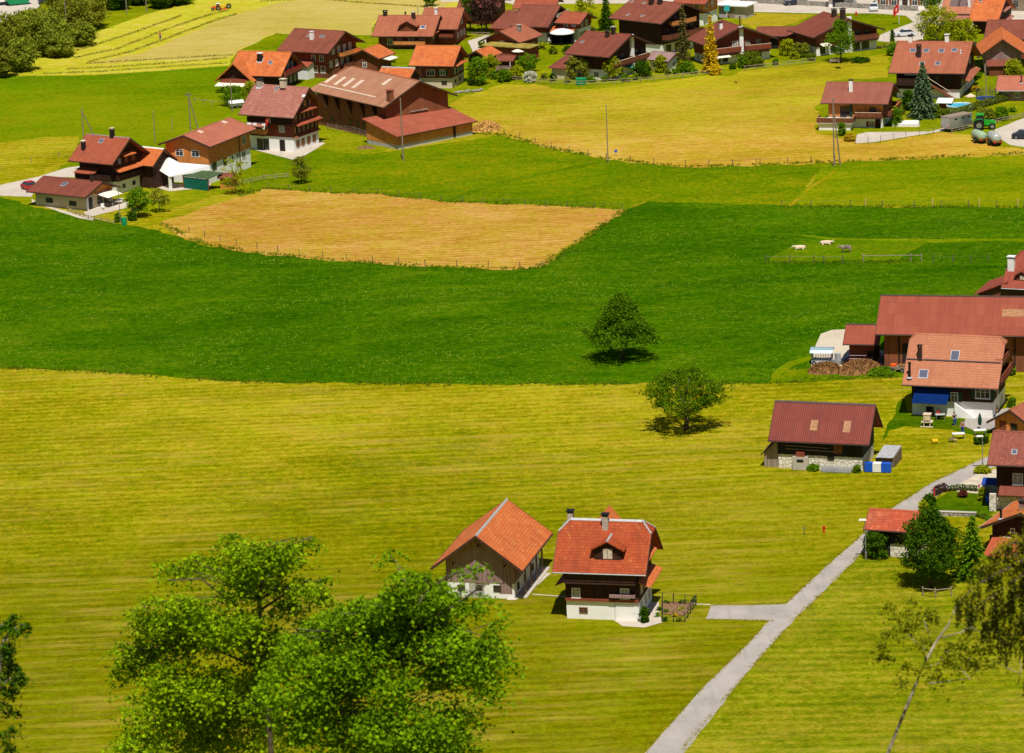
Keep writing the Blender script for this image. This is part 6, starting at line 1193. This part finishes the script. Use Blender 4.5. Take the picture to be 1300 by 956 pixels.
wheel(e,.9,-.6,.3,.2); wheel(e,.9,.6,.3,.2); 
e=thing('hay_tedder_wheel','dark wheel rake behind the yellow hay machine','farm machine',G(290.5,11),.1); e.scale=(.75,.75,.75); wheel(e,0,0,.75,.25); MB().tube([(0,0,.75),(-2.0,0,.8)],.06,6).build('drawbar',M['blackm'],e)
def tank(label,px,py,rz,mat,k=1):
    e=thing('slurry_tank',label,'tank trailer',G(px,py),rz); MB().tube([(-1.9,0,1.35),(-1.75,0,1.35),(-1.5,0,1.35),(1.5,0,1.35),(1.75,0,1.35),(1.9,0,1.35)],[.35,.66,.82,.82,.66,.35],18).build('tank',M[mat],e,smooth=True)
    for x in (-.9,0,.9): MB().tube([(x-.05,0,1.35),(x+.05,0,1.35)],.855,18).build('tank_band',M['zinc'],e)
    MB().box(-1.7,2.4,-.35,.35,.45,.6).build('chassis',M['blackm'],e); wheel(e,-.2,-.95,.52,.36); wheel(e,-.2,.95,.52,.36)
    for sy in (-.5,.5): MB().box(-2.02,-1.93,sy-.2,sy+.2,.7,.95).build('tail_light',M['redp'],e)
    MB().lathe((-1.95,0,1.1),[(.2,0),(.2,.1)],10).build('valve',M['steel'],e); e.scale=(k,)*3
tank('pale green slurry tank on the grass beside the track',1243,181,1.9,'tank_g',.95); tank('grey round slurry tank beside the pale green one',1262,184,1.75,'tank_s',1.0)
# ------------------------------------------------------------------ pool, trampoline, garden things
g=G(1219,139.5); e=thing('swimming_pool','round swimming pool with light blue water behind the curved hedge','pool',g); MB().lathe((0,0,-.1),[(2.35,0),(2.35,.95),(2.45,1.0),(2.2,1.02),(2.15,.86)],28).build('pool_wall',M['whitem'],e); MB().lathe((0,0,.80),[(2.148,0),(2.148,.05)],28).build('water',M['pool'],e)
e=thing('pool_shed','little white roofed shed beside the swimming pool','shed',G(1200,138),-.3); MB().box(-1,1,-.7,.7,-.1,1.3).build('wall',M['brownw'],e); MB().shell([[(-1.4,-1.2,1.25),(1.4,-1.2,1.25),(1.4,1.0,1.75),(-1.4,1.0,1.75)]],.08).build('roof',M['whitem'],e)
g=G(1252,131); e=thing('trampoline','trampoline with dark safety net and blue rim','trampoline',g); MB().lathe((0,0,.85),[(1.75,0),(1.75,.12),(1.4,.14),(1.38,0)],24).build('rim_pad',M['blue'],e); MB().lathe((0,0,.88),[(1.37,0),(1.37,.02)],24).build('jumping_mat',M['cardark'],e)
for k in range(6):
    a=k*pi/3; MB().tube([(1.72*cos(a),1.72*sin(a),0),(1.75*cos(a),1.75*sin(a),2.6)],.05,6).build('net_pole',M['cardark'],e)
mb=MB()
for z in np.linspace(1.1,2.55,8): mb.tube([(1.7*cos(t),1.7*sin(t),z) for t in np.linspace(0,2*pi,25)],.014,4,False)
for t in np.linspace(0,2*pi,49): mb.tube([(1.7*cos(t),1.7*sin(t),1.05),(1.7*cos(t),1.7*sin(t),2.56)],.013,4,False)
mb.build('safety_net',M['cardark'],e)
def parasol(label,px,py,mat,r=1.4,h=2.3,folded=False,rz=0,name='parasol'):
    e=thing(name,label,'parasol',G(px,py),rz); MB().lathe((0,0,0),[(.28,0),(.28,.08),(.03,.12),(.03,h)],10).build('pole',M['steel'],e)
    if folded: MB().lathe((0,0,h*.25),[(.05,0),(.20,.1),(.26,h*.35),(.14,h*.62),(.02,h*.74)],10).build('cloth',M[mat],e)
    else:
        MB().lathe((0,0,h-.02),[(r,-.45),(r*.5,-.16),(.04,.06),(.02,.03),(r*.49,-.2),(r-.02,-.49)],8).build('cloth',M[mat],e)
        for k in range(8): MB().tube([(0,0,h-.12),(r*.95*cos(k*pi/4),r*.95*sin(k*pi/4),h-.52)],.012,4).build('rib',M['steel'],e)
    return e
parasol('pale brown parasol beside the swimming pool',1232,133,'tanp',1.0,2.0); parasol('tan parasol on the terrace below the white chimney breast',787,96,'tanp',1.5); parasol('turquoise and white parasol right of the tan parasol',800,95,'turq',.9,2.0); parasol('folded yellow parasol left of the tan parasol',781.5,97,'yellow',1,2.4,True); parasol('folded dark green parasol on the house yard',1244,545,'shut_g',1,2.1,True); parasol('cream pointed parasol at the moss roofed extension',659,76,'awn',1.4,2.2)
g=G(714,56); e=thing('party_tent','white roofed round party tent with dark sides in front of the small chalet','tent',g); MB().lathe((0,0,2.3),[(2.5,-.1),(2.4,.1),(1.6,.5),(.6,.75),(.02,.85)],16).build('tent_roof',M['awnw'],e,smooth=True)
for k in range(6): MB().tube([(2.3*cos(k*pi/3+.4),2.3*sin(k*pi/3+.4),0),(2.3*cos(k*pi/3+.4),2.3*sin(k*pi/3+.4),2.25)],.05,6).build('tent_pole',M['blackm'],e)
mb=MB()
for k in range(-1,9): 
    a,b=k*pi/8-.1,(k+1)*pi/8-.1; mb.add([(2.25*cos(a),2.25*sin(a),0),(2.25*cos(b),2.25*sin(b),0),(2.25*cos(b),2.25*sin(b),2.2),(2.25*cos(a),2.25*sin(a),2.2)],[(0,1,2,3)])
mb.build('side_wall',M['cloth_k'],e)
def table(label,px,py,L,W,h,mat,rz=0,name='garden_table',cat='table',legm='steel'):
    e=thing(name,label,cat,G(px,py),rz); MB().box(-L/2,L/2,-W/2,W/2,h-.06,h).build('table_top',M[mat],e)
    for sx in (-1,1):
        for sy in (-1,1): MB().box(sx*(L/2-.1)-.04,sx*(L/2-.1)+.04,sy*(W/2-.1)-.04,sy*(W/2-.1)+.04,0,h-.061).build('leg',M[legm],e)
    return e
table('white topped table on the lawn near the lane',*b6(612,455),1.5,.8,.72,'whitem'); table('white table beside the lane lamp at the tan roofed shed',*b6(828,420),1.5,.8,.72,'whitem'); table('low brown garden table left of the white topped table',*b6(540,485),.7,.6,.45,'stake',name='garden_stool'); table('small wooden stool below the white topped table',*b6(580,492),.5,.45,.42,'newstake',name='garden_stool'); table('dark table under the blue awning beside the sitting person',*b6(428,262),1.2,.7,.72,'grey'); table('dark table on the bungalow terrace',138,262,1.6,.9,.75,'cardark'); table('pale table on the bungalow terrace under the awning',152,258,1.2,.8,.75,'whitem')
e=thing('chair','grey chair under the blue awning left of the sitting person','chair',G(*b6(322,225)),.2); MB().box(-.3,.3,-.3,.3,.42,.5).build('seat',M['grey'],e); MB().box(-.3,.3,.26,.32,.501,1.1).build('backrest',M['cloth_k'],e)
for sx in (-.25,.25):
    for sy in (-.25,.25): MB().box(sx-.03,sx+.03,sy-.03,sy+.03,0,.419).build('leg',M['steel'],e)
e=thing('play_tower','pale wooden play tower with platform on the lawn before the blue awning','play tower',G(*b6(297,325)),-.25)
for sx in (-.38,.38):
    for sy in (-.38,.38): MB().box(sx-.05,sx+.05,sy-.05,sy+.05,-.1,1.5).build('post',M['tanp'],e)
MB().box(-.7,.7,-.5,.5,.55,.63).build('platform',M['tanp'],e); MB().box(-.42,.42,-.46,-.432,.8,1.45).build('panel',M['tanp'],e); MB().box(-.5,.5,-.5,.5,1.501,1.58).build('roof',M['tanp'],e); MB().box(-.8,.8,-.75,-.55,.0,.12).build('base_beam',M['tanp'],e)
e=thing('toy_ball','yellow play barrel lying on the mown meadow','toy',G(*b6(372,498)),.3); MB().tube([(-.35,0,.26),(.35,0,.26)],.26,14).build('barrel',M['yellow'],e); MB().tube([(.351,0,.26),(.37,0,.26)],.18,12).build('end_cap',M['cardark'],e)
e=thing('garden_bench','orange cushioned bench at the white wall of the blue awning house','bench',G(*b3(800,728)),-.3); MB().box(-1.1,1.1,-.3,.3,.38,.48).build('seat',M['newstake'],e); MB().box(-1.1,1.1,.24,.3,.481,.95).build('backrest',M['newstake'],e); MB().box(-1.0,1.0,-.25,.2,.481,.58).build('cushion',M['orangep'],e)
for x in (-.95,.95): MB().box(x-.05,x+.05,-.28,.28,0,.379).build('leg',M['stake'],e)
def fl(label,px,py,H,rz=0,k=1,pl='whitem',z=0):
    e=thing('flag',label,'flag',G(px,py)+Vector((0,0,z)),rz); MB().tube([(0,0,0),(0,0,H)],[.05,.03],8).build('flag_pole',M[pl],e); n_=12; w,hh=1.5*k,1.7*k
    vs=[];
    for i in range(n_+1):
        t=i/n_; 
        for j in (0,1): vs.append((-w*t*.75, .14*sin(t*7)*t, H-.1-hh*(1-j)-1.2*t*t*k))
    o=MB().add(vs,[(2*i,2*i+2,2*i+3,2*i+1) for i in range(n_)]).build('cloth',M['redp'],e)
    c=[]
    for (a0,a1,b0,b1) in ((.36,.60,.42,.58),(.44,.52,.26,.74)):
        for sgn in (-1,1): c.append([(-w*t*.75,.14*sin(t*7)*t+.015*sgn,H-.1-hh*(1-b)-1.2*t*t*k) for t,b in ((a0,b0),(a1,b0),(a1,b1),(a0,b1))])
    mb=MB()
    for q in c: mb.add(q,[(0,1,2,3)])
    mb.build('white_cross',M['whitem'],o); return e
fl('red flag with white cross on a white pole by the roundabout island',1141.5,31,4.2,0,1); 
e=fl('small red flag on the balcony of the pink roofed farmhouse',372,200,1.6,0,.75,z=5.3); e.location=FH.e.matrix_world@Vector((0,0,0)) if False else FH.c+Vector(Matrix.Rotation(FH.a,3,'Z')@Vector((.6,-5.1,5.0)))
e=thing('laundry','white laundry hanging by the balcony of the pink roofed farmhouse','laundry',FH.c+Vector(Matrix.Rotation(FH.a,3,'Z')@Vector((-1.6,-5.7,3.0))),FH.a); MB().tube([(-2.6,0,2.0),(1.6,0,2.2)],.02,5).build('line',M['steel'],e)
for x,w_ in ((-2.2,.9),(-1.0,.8),(.9,.7)): MB().add([(x,-.02,2.0),(x+w_,-.02,2.05),(x+w_*.9,-.3,1.1),(x+.05,-.3,1.05)],[(0,1,2,3)]).build('cloth',M['awnw'],e)
# barrels, bins, boxes
def barrel(label,px,py,mat,r=.32,h=.95,name='water_barrel',group=None):
    e=thing(name,label,'barrel',G(px,py),0,group); MB().lathe((0,0,0),[(r*.9,0),(r,.1),(r*1.05,h*.5),(r,h*.9),(r*.95,h)],14).build('body',M[mat],e); MB().lathe((0,0,h+.003),[(r*.97,0),(r*.97,.05),(.02,.08)],14).build('lid',M[mat],e)
barrel('blue barrel at the foot of the round leafy bush tree',600,107,'blue'); barrel('blue barrel right of the other blue barrel by the leafy bush tree',608.5,108,'blue')
barrel('green rain barrel at the bungalow lamp post',158,286,'greenp',.42,1.2); barrel('dark blue barrel at the corner shed of the timber house',1255,638,'blue',.3,.8)
e=thing('compost_bin','bright green plastic container by the long rail fence','container',G(738,107.5),-.2); MB().hexa([(-.8,-.6,0),(.8,-.6,0),(.8,.6,0),(-.8,.6,0)],[(-.9,-.7,1.1),(.9,-.7,1.1),(.9,.7,1.1),(-.9,.7,1.1)]).build('body',M['greenp'],e); MB().box(-.95,.95,-.75,.75,1.101,1.2).build('lid',M['greenp'],e)
e=thing('fire_hydrant','small red hydrant standing in the mown meadow','hydrant',G(1046,675.5)); MB().lathe((0,0,0),[(.16,0),(.16,.08),(.11,.1),(.11,.55),(.15,.58),(.13,.7),(.03,.78)],12).build('body',M['redp'],e)
for s_ in (-1,1): MB().tube([(s_*.1,0,.45),(s_*.2,0,.45)],.05,8).build('outlet',M['redp'],e)
e=thing('marker_post','thin dark marker post left of the red hydrant','post',G(1021,679)); MB().box(-.04,.04,-.04,.04,-.1,.9).build('post',M['cardark'],e); MB().box(-.14,.14,-.06,-.041,.65,.9).build('plate',M['steel'],e)
o=thing('marker_post','red post at the hedge end on the lane side of the round lawn','post',G(1186,630)); MB().box(-.07,.07,-.07,.07,-.1,.95).build('post',M['redp'],o); MB().box(-.09,.09,-.09,.09,.951,1.0).build('cap',M['redp'],o)
o=thing('marker_post','red post at the gravel corner of the round lawn','post',G(1243,625)); MB().box(-.07,.07,-.07,.07,-.1,.95).build('post',M['redp'],o); MB().box(-.09,.09,-.09,.09,.951,1.0).build('cap',M['redp'],o)
e=thing('garden_cabin','grey blue garden cupboard with slate roof beside the timber house','cabin',G(*b7(795,352)),-.28); MB().box(-.75,.75,-.6,.6,-.1,1.75).build('wall',M['zinc'],e); MB().shell([[(-.85,-.8,1.8),(.85,-.8,1.8),(.85,.8,2.15),(-.85,.8,2.15)]],.08).build('roof',M['cloth_b'],e); MB().box(-.3,.3,-.63,-.602,.05,1.6).build('door',M['steel'],e)
e=thing('stone_wall','low stone wall along the front of the round lawn','wall',G(1215,655),-.25); MB().box(-2.2,2.2,-.2,.2,-.2,.45).build('wall',M['drystone'],e); MB().box(-2.25,2.25,-.25,.25,.451,.52).build('coping',M['conc'],e)
e=thing('rock_garden','heap of grey boulders beside the orange roofed chalet garden','rocks',G(595,117),.2)
for k in range(9): MB().ball((-2.4+k*.6,random.uniform(-.4,.4),.2),random.uniform(.28,.45),7,5,.7).build('boulder',M['drystone'],e)
# blue wrapped stack and sheet pile beside the field barn
e=thing('pallet_stack','blue and white wrapped boards stacked at the right end of the field barn','stack',G(*b5(1075,645)),-.27)
for x0,x1,m_ in ((-1.6,-.65,'blue'),(-.649,.35,'awnw'),(.351,1.5,'blue')): MB().box(x0,x1,-.4,.4,.1,1.15).build('wrapped_bundle',M[m_],e)
MB().box(-1.5,1.4,-.35,.35,0,.099).build('pallet',M['pole'],e)
e=thing('sheet_pile','grey corrugated sheets piled behind the blue wrapped boards','stack',G(*b5(1150,575)),-.3); MB().hexa([(-1.2,-1.6,0),(1.1,-1.6,0),(1.3,2.2,0),(-.9,2.2,0)],[(-1.1,-1.6,1.15),(1.1,-1.6,1.2),(1.3,2.2,1.5),(-.9,2.2,1.4)]).build('pile',M['stake'],e)
for x in (-.7,.0,.7): MB().shell([[(x-.38,-1.9,1.25),(x+.33,-1.9,1.3),(x+.5,2.5,1.6),(x-.2,2.5,1.55)]],.04).build('roof_sheet',M['zinc'],e)
def heap(name,label,cat,px,py,wx,wy,h,mat,rz=0,n=900,size=.35,lf=None):
    e=thing(name,label,cat,G(px,py),rz); _seed[0]+=1; rng=np.random.default_rng(_seed[0]); N=14; vs=[];fs=[]
    for j in range(N+1):
        for i in range(N+1):
            x,y=2*i/N-1,2*j/N-1; r=math.hypot(x,y); z=max(0,1-r**2)**.7*h*rng.uniform(.75,1.1); vs.append((x*wx/2,y*wy/2,z-.03))
    for j in range(N):
        for i in range(N): a=j*(N+1)+i; fs.append((a,a+1,a+N+2,a+N+1))
    MB().add(vs,fs).build('mound',M[mat],e)
    a=rng.uniform(0,2*pi,n); r=np.sqrt(rng.uniform(0,1,n)); P=np.stack([r*np.cos(a)*wx/2,r*np.sin(a)*wy/2,np.clip(1-r**2,0,1)**.7*h+.03],1)
    quads('loose_pieces',leafq(P,size,1.0,.35,rng),M[lf or mat],e); return e
heap('manure_heap','brown straw manure heap in front of the farm yard','heap',1048,472,4.6,3.2,1.3,'muck'); heap('manure_heap','long brown manure heap against the long barn','heap',1092,471,6.5,4.2,1.5,'muck',.3,1400); heap('firewood_heap','heap of split yellow firewood beside the lean-to shed','heap',618,165,5.2,4.4,1.5,'straw',.2,1500,.5); heap('gravel_heap','dark brown earth mound below the large barn corner','heap',465,188,3.2,2,.4,'soil',0,150,.2)
e=thing('hay_rack','grey hay feeder with rounded light blue roof on the farm yard','hay rack',G(*b4(-75,830)) if False else G(1044,461),-.2); mb=MB()
for x in np.linspace(-1.3,1.3,9): mb.tube([(x,-.9,.5),(x,-.9,1.5)],.03,5).tube([(x,.9,.5),(x,.9,1.5)],.03,5)
for y in np.linspace(-.9,.9,6): mb.tube([(-1.3,y,.5),(-1.3,y,1.5)],.03,5).tube([(1.3,y,.5),(1.3,y,1.5)],.03,5)
mb.build('feeder_bars',M['steel'],e); MB().box(-1.35,1.35,-.95,.95,.15,.499).build('trough',M['zinc'],e); MB().prism([(-1.15,1.65),(-.9,1.95),(-.4,2.12),(.4,2.12),(.9,1.95),(1.15,1.65),(.9,1.87),(.4,2.04),(-.4,2.04),(-.9,1.87)],-1.5,1.5).build('roof',plain('pale_blue_sheet',(.34,.47,.55),.4,.3),e)
for x in (-1.25,1.25): wheel(e,x*.8,-.98,.28,.15); wheel(e,x*.8,.98,.28,.15)
e=thing('manure_conveyor','grey metal conveyor with inclined arm beside the hay feeder','farm machine',G(1066,462),.55); MB().box(-1.9,1.0,-.55,.55,.15,.55).build('base_frame',M['steel'],e); MB().hexa([(.2,-.3,.55),(.7,-.3,.5),(.7,.3,.5),(.2,.3,.55)],[(5.6,-.25,2.2),(5.8,-.25,2.0),(5.8,.25,2.0),(5.6,.25,2.2)]).build('inclined_arm',M['steel'],e); MB().box(-.6,.0,-.3,.3,.551,1.5).build('motor_box',M['zinc'],e); MB().tube([(5.4,0,-.1),(5.4,0,2.0)],.06,6).build('support_leg',M['steel'],e)
e=thing('garden_cart','cluttered wooden cart with flower boxes beside the long barn wall','cart',G(1140,472),-.2); MB().box(-1.0,1.0,-.5,.5,.4,.8).build('body',M['pole'],e); wheel(e,-.6,-.55,.3,.1); wheel(e,.6,-.55,.3,.1); MB().box(-.95,-.15,-.45,.45,.801,1.05).build('flower_box',M['orangep'],e); MB().box(.1,.95,-.45,.45,.801,1.0).build('crate',M['muck'],e)
e=thing('cold_frame','white greenhouse frame on the garden right of the corner deck chalet','greenhouse',G(*d1(220,575)),-.25); MB().prism([(-1.0,0),(1.0,0),(1.0,.5),(0,.95),(-1.0,.5)],-2.2,2.2).build('cover',M['awnw'],e); MB().box(-2.3,2.3,-1.08,1.08,-.1,.06).build('frame',M['tanp'],e)
e=thing('beach_ball','white ball ornament with blue and red spots by the round fruit tree','ornament',G(171,274)); MB().tube([(0,0,-.1),(0,0,.5)],.04,6).build('stand',M['steel'],e); MB().ball((0,0,.95),.5,14,10).build('ball',M['whitem'],e,smooth=True); MB().ball((.1,-.36,.9),.22,8,6).build('blue_spot',M['blue'],e); MB().ball((-.22,-.34,1.1),.16,8,6).build('red_spot',M['redp'],e)
e=thing('lawn_trailer','small white covered trailer beside the cross gabled chalet bushes','trailer',G(300,137),.4); MB().box(-1.3,1.3,-.7,.7,.45,1.0).build('body',M['steel'],e); MB().prism([(-.75,1.001),(.75,1.001),(.4,1.4),(-.4,1.4)],-1.35,1.35).build('cover',M['awnw'],e); wheel(e,0,-.75,.3,.18); wheel(e,0,.75,.3,.18)
for lb,px,py in (('white garden chair on the terrace of the apartment chalet',697,54),('grey garden chair below the wide chalet balcony',975,74),('pale garden chair at the bungalow terrace edge',131,266)):
    e=thing('garden_chair',lb,'chair',G(px,py),.5); MB().box(-.28,.28,-.28,.28,.40,.46).build('seat',M['whitem'],e); MB().box(-.28,.28,.24,.29,.461,1.0).build('backrest',M['whitem'],e)
    for sx in (-.24,.24):
        for sy in (-.22,.22): MB().box(sx-.025,sx+.025,sy-.025,sy+.025,0,.399).build('leg',M['whitem'],e)
e=thing('wooden_bench','grey wooden bench on the meadow edge below the twin chimney chalet','bench',G(1060,80.5),-.2); MB().box(-1,1,-.2,.2,.4,.47).build('seat',M['rail'],e); MB().box(-1,1,.2,.25,.471,.9).build('backrest',M['rail'],e)
for x in (-.8,.8): MB().box(x-.05,x+.05,-.18,.2,0,.399).build('leg',M['rail'],e)
e=thing('stone_wall','long low grey stone wall along the far side of the village road','wall',G(1000,11),-.0); a,b=G(940,3)-e.location,G(1165,14)-e.location
d=(b-a).normalized(); nn=Vector((-d.y,d.x,0))*.2; MB().hexa([tuple(a-nn)[:2]+(-.2,),tuple(b-nn)[:2]+(-.2,),tuple(b+nn)[:2]+(-.2,),tuple(a+nn)[:2]+(-.2,)],[tuple(a-nn)[:2]+(1.0,),tuple(b-nn)[:2]+(1.0,),tuple(b+nn)[:2]+(1.0,),tuple(a+nn)[:2]+(1.0,)]).build('wall',M['drystone'],e)
fl2=thing('road_sign','small turquoise sign on a post at the village green','sign',G(923,24)); MB().tube([(0,0,0),(0,0,2.3)],.05,6).build('post',M['whitem'],fl2); MB().box(-.55,.55,-.08,-.051,1.6,2.8).build('sign_panel',M['turq'],fl2)
fl2=thing('marker_sign','small blue marker at the foot of the slim meadow pole','sign',G(782,199)); MB().tube([(0,0,0),(0,0,1.0)],.04,6).build('post',M['steel'],fl2); MB().box(-.22,.22,-.06,-.041,.75,1.2).build('sign_panel',M['blue'],fl2)
fl2=thing('road_sign','red marker by the wide chalet twin chimneys','sign',G(1087,23)); MB().tube([(0,0,0),(0,0,.8)],.05,6).build('post',M['redp'],fl2); MB().box(-.2,.2,-.08,-.051,.6,1.3).build('sign_panel',M['redp'],fl2)
# hay windrows, real low ridges of cut grass
def windrow(pts,w=.7,h=.32):
    P=[G(*p) for p in pts]; org=P[0]; _seed[0]+=1; rng=np.random.default_rng(_seed[0]); C=[]
    for a,b in zip(P,P[1:]):
        d=b-a; k=int(d.length*38); u=rng.uniform(0,1,k)[:,None]; n_=np.array([-d.y,d.x,0])/d.length; o=rng.normal(size=(k,1))*w*.33
        wob=.5*np.sin(u*d.length*.35)*rng.uniform(.5,1)
        C.append(np.array(a-org)[None]+u*np.array(d)[None]+(o+wob*.4)*n_+np.array([[0,0,1]])*(h*np.exp(-(o/w*2)**2)*rng.uniform(.2,1,(k,1))+.02))
    o=quads('hay_windrow',leafq(np.concatenate(C),.42,1.4,.3,rng),plain('drying_hay',(.36,.33,.04),.95,var=.4,scale=.4)); o.location=org
    tag(o,'low dark row of cut grass drying on the hay meadow','hay row','hay rows on the top left meadow'); o['kind']='thing'
for l in ([(55,94),(130,91),(200,86),(289,80)],[(85,88),(150,85),(220,80),(289,74)],[(110,81),(175,77),(240,73),(296,70)],[(112,79),(165,66),(215,48),(262,30),(300,18)],[(95,74),(150,62),(205,40),(250,24),(290,13)],[(70,72),(120,58),(180,38),(230,20)],[(330,2),(400,-1),(480,5),(540,9)]): windrow(l)
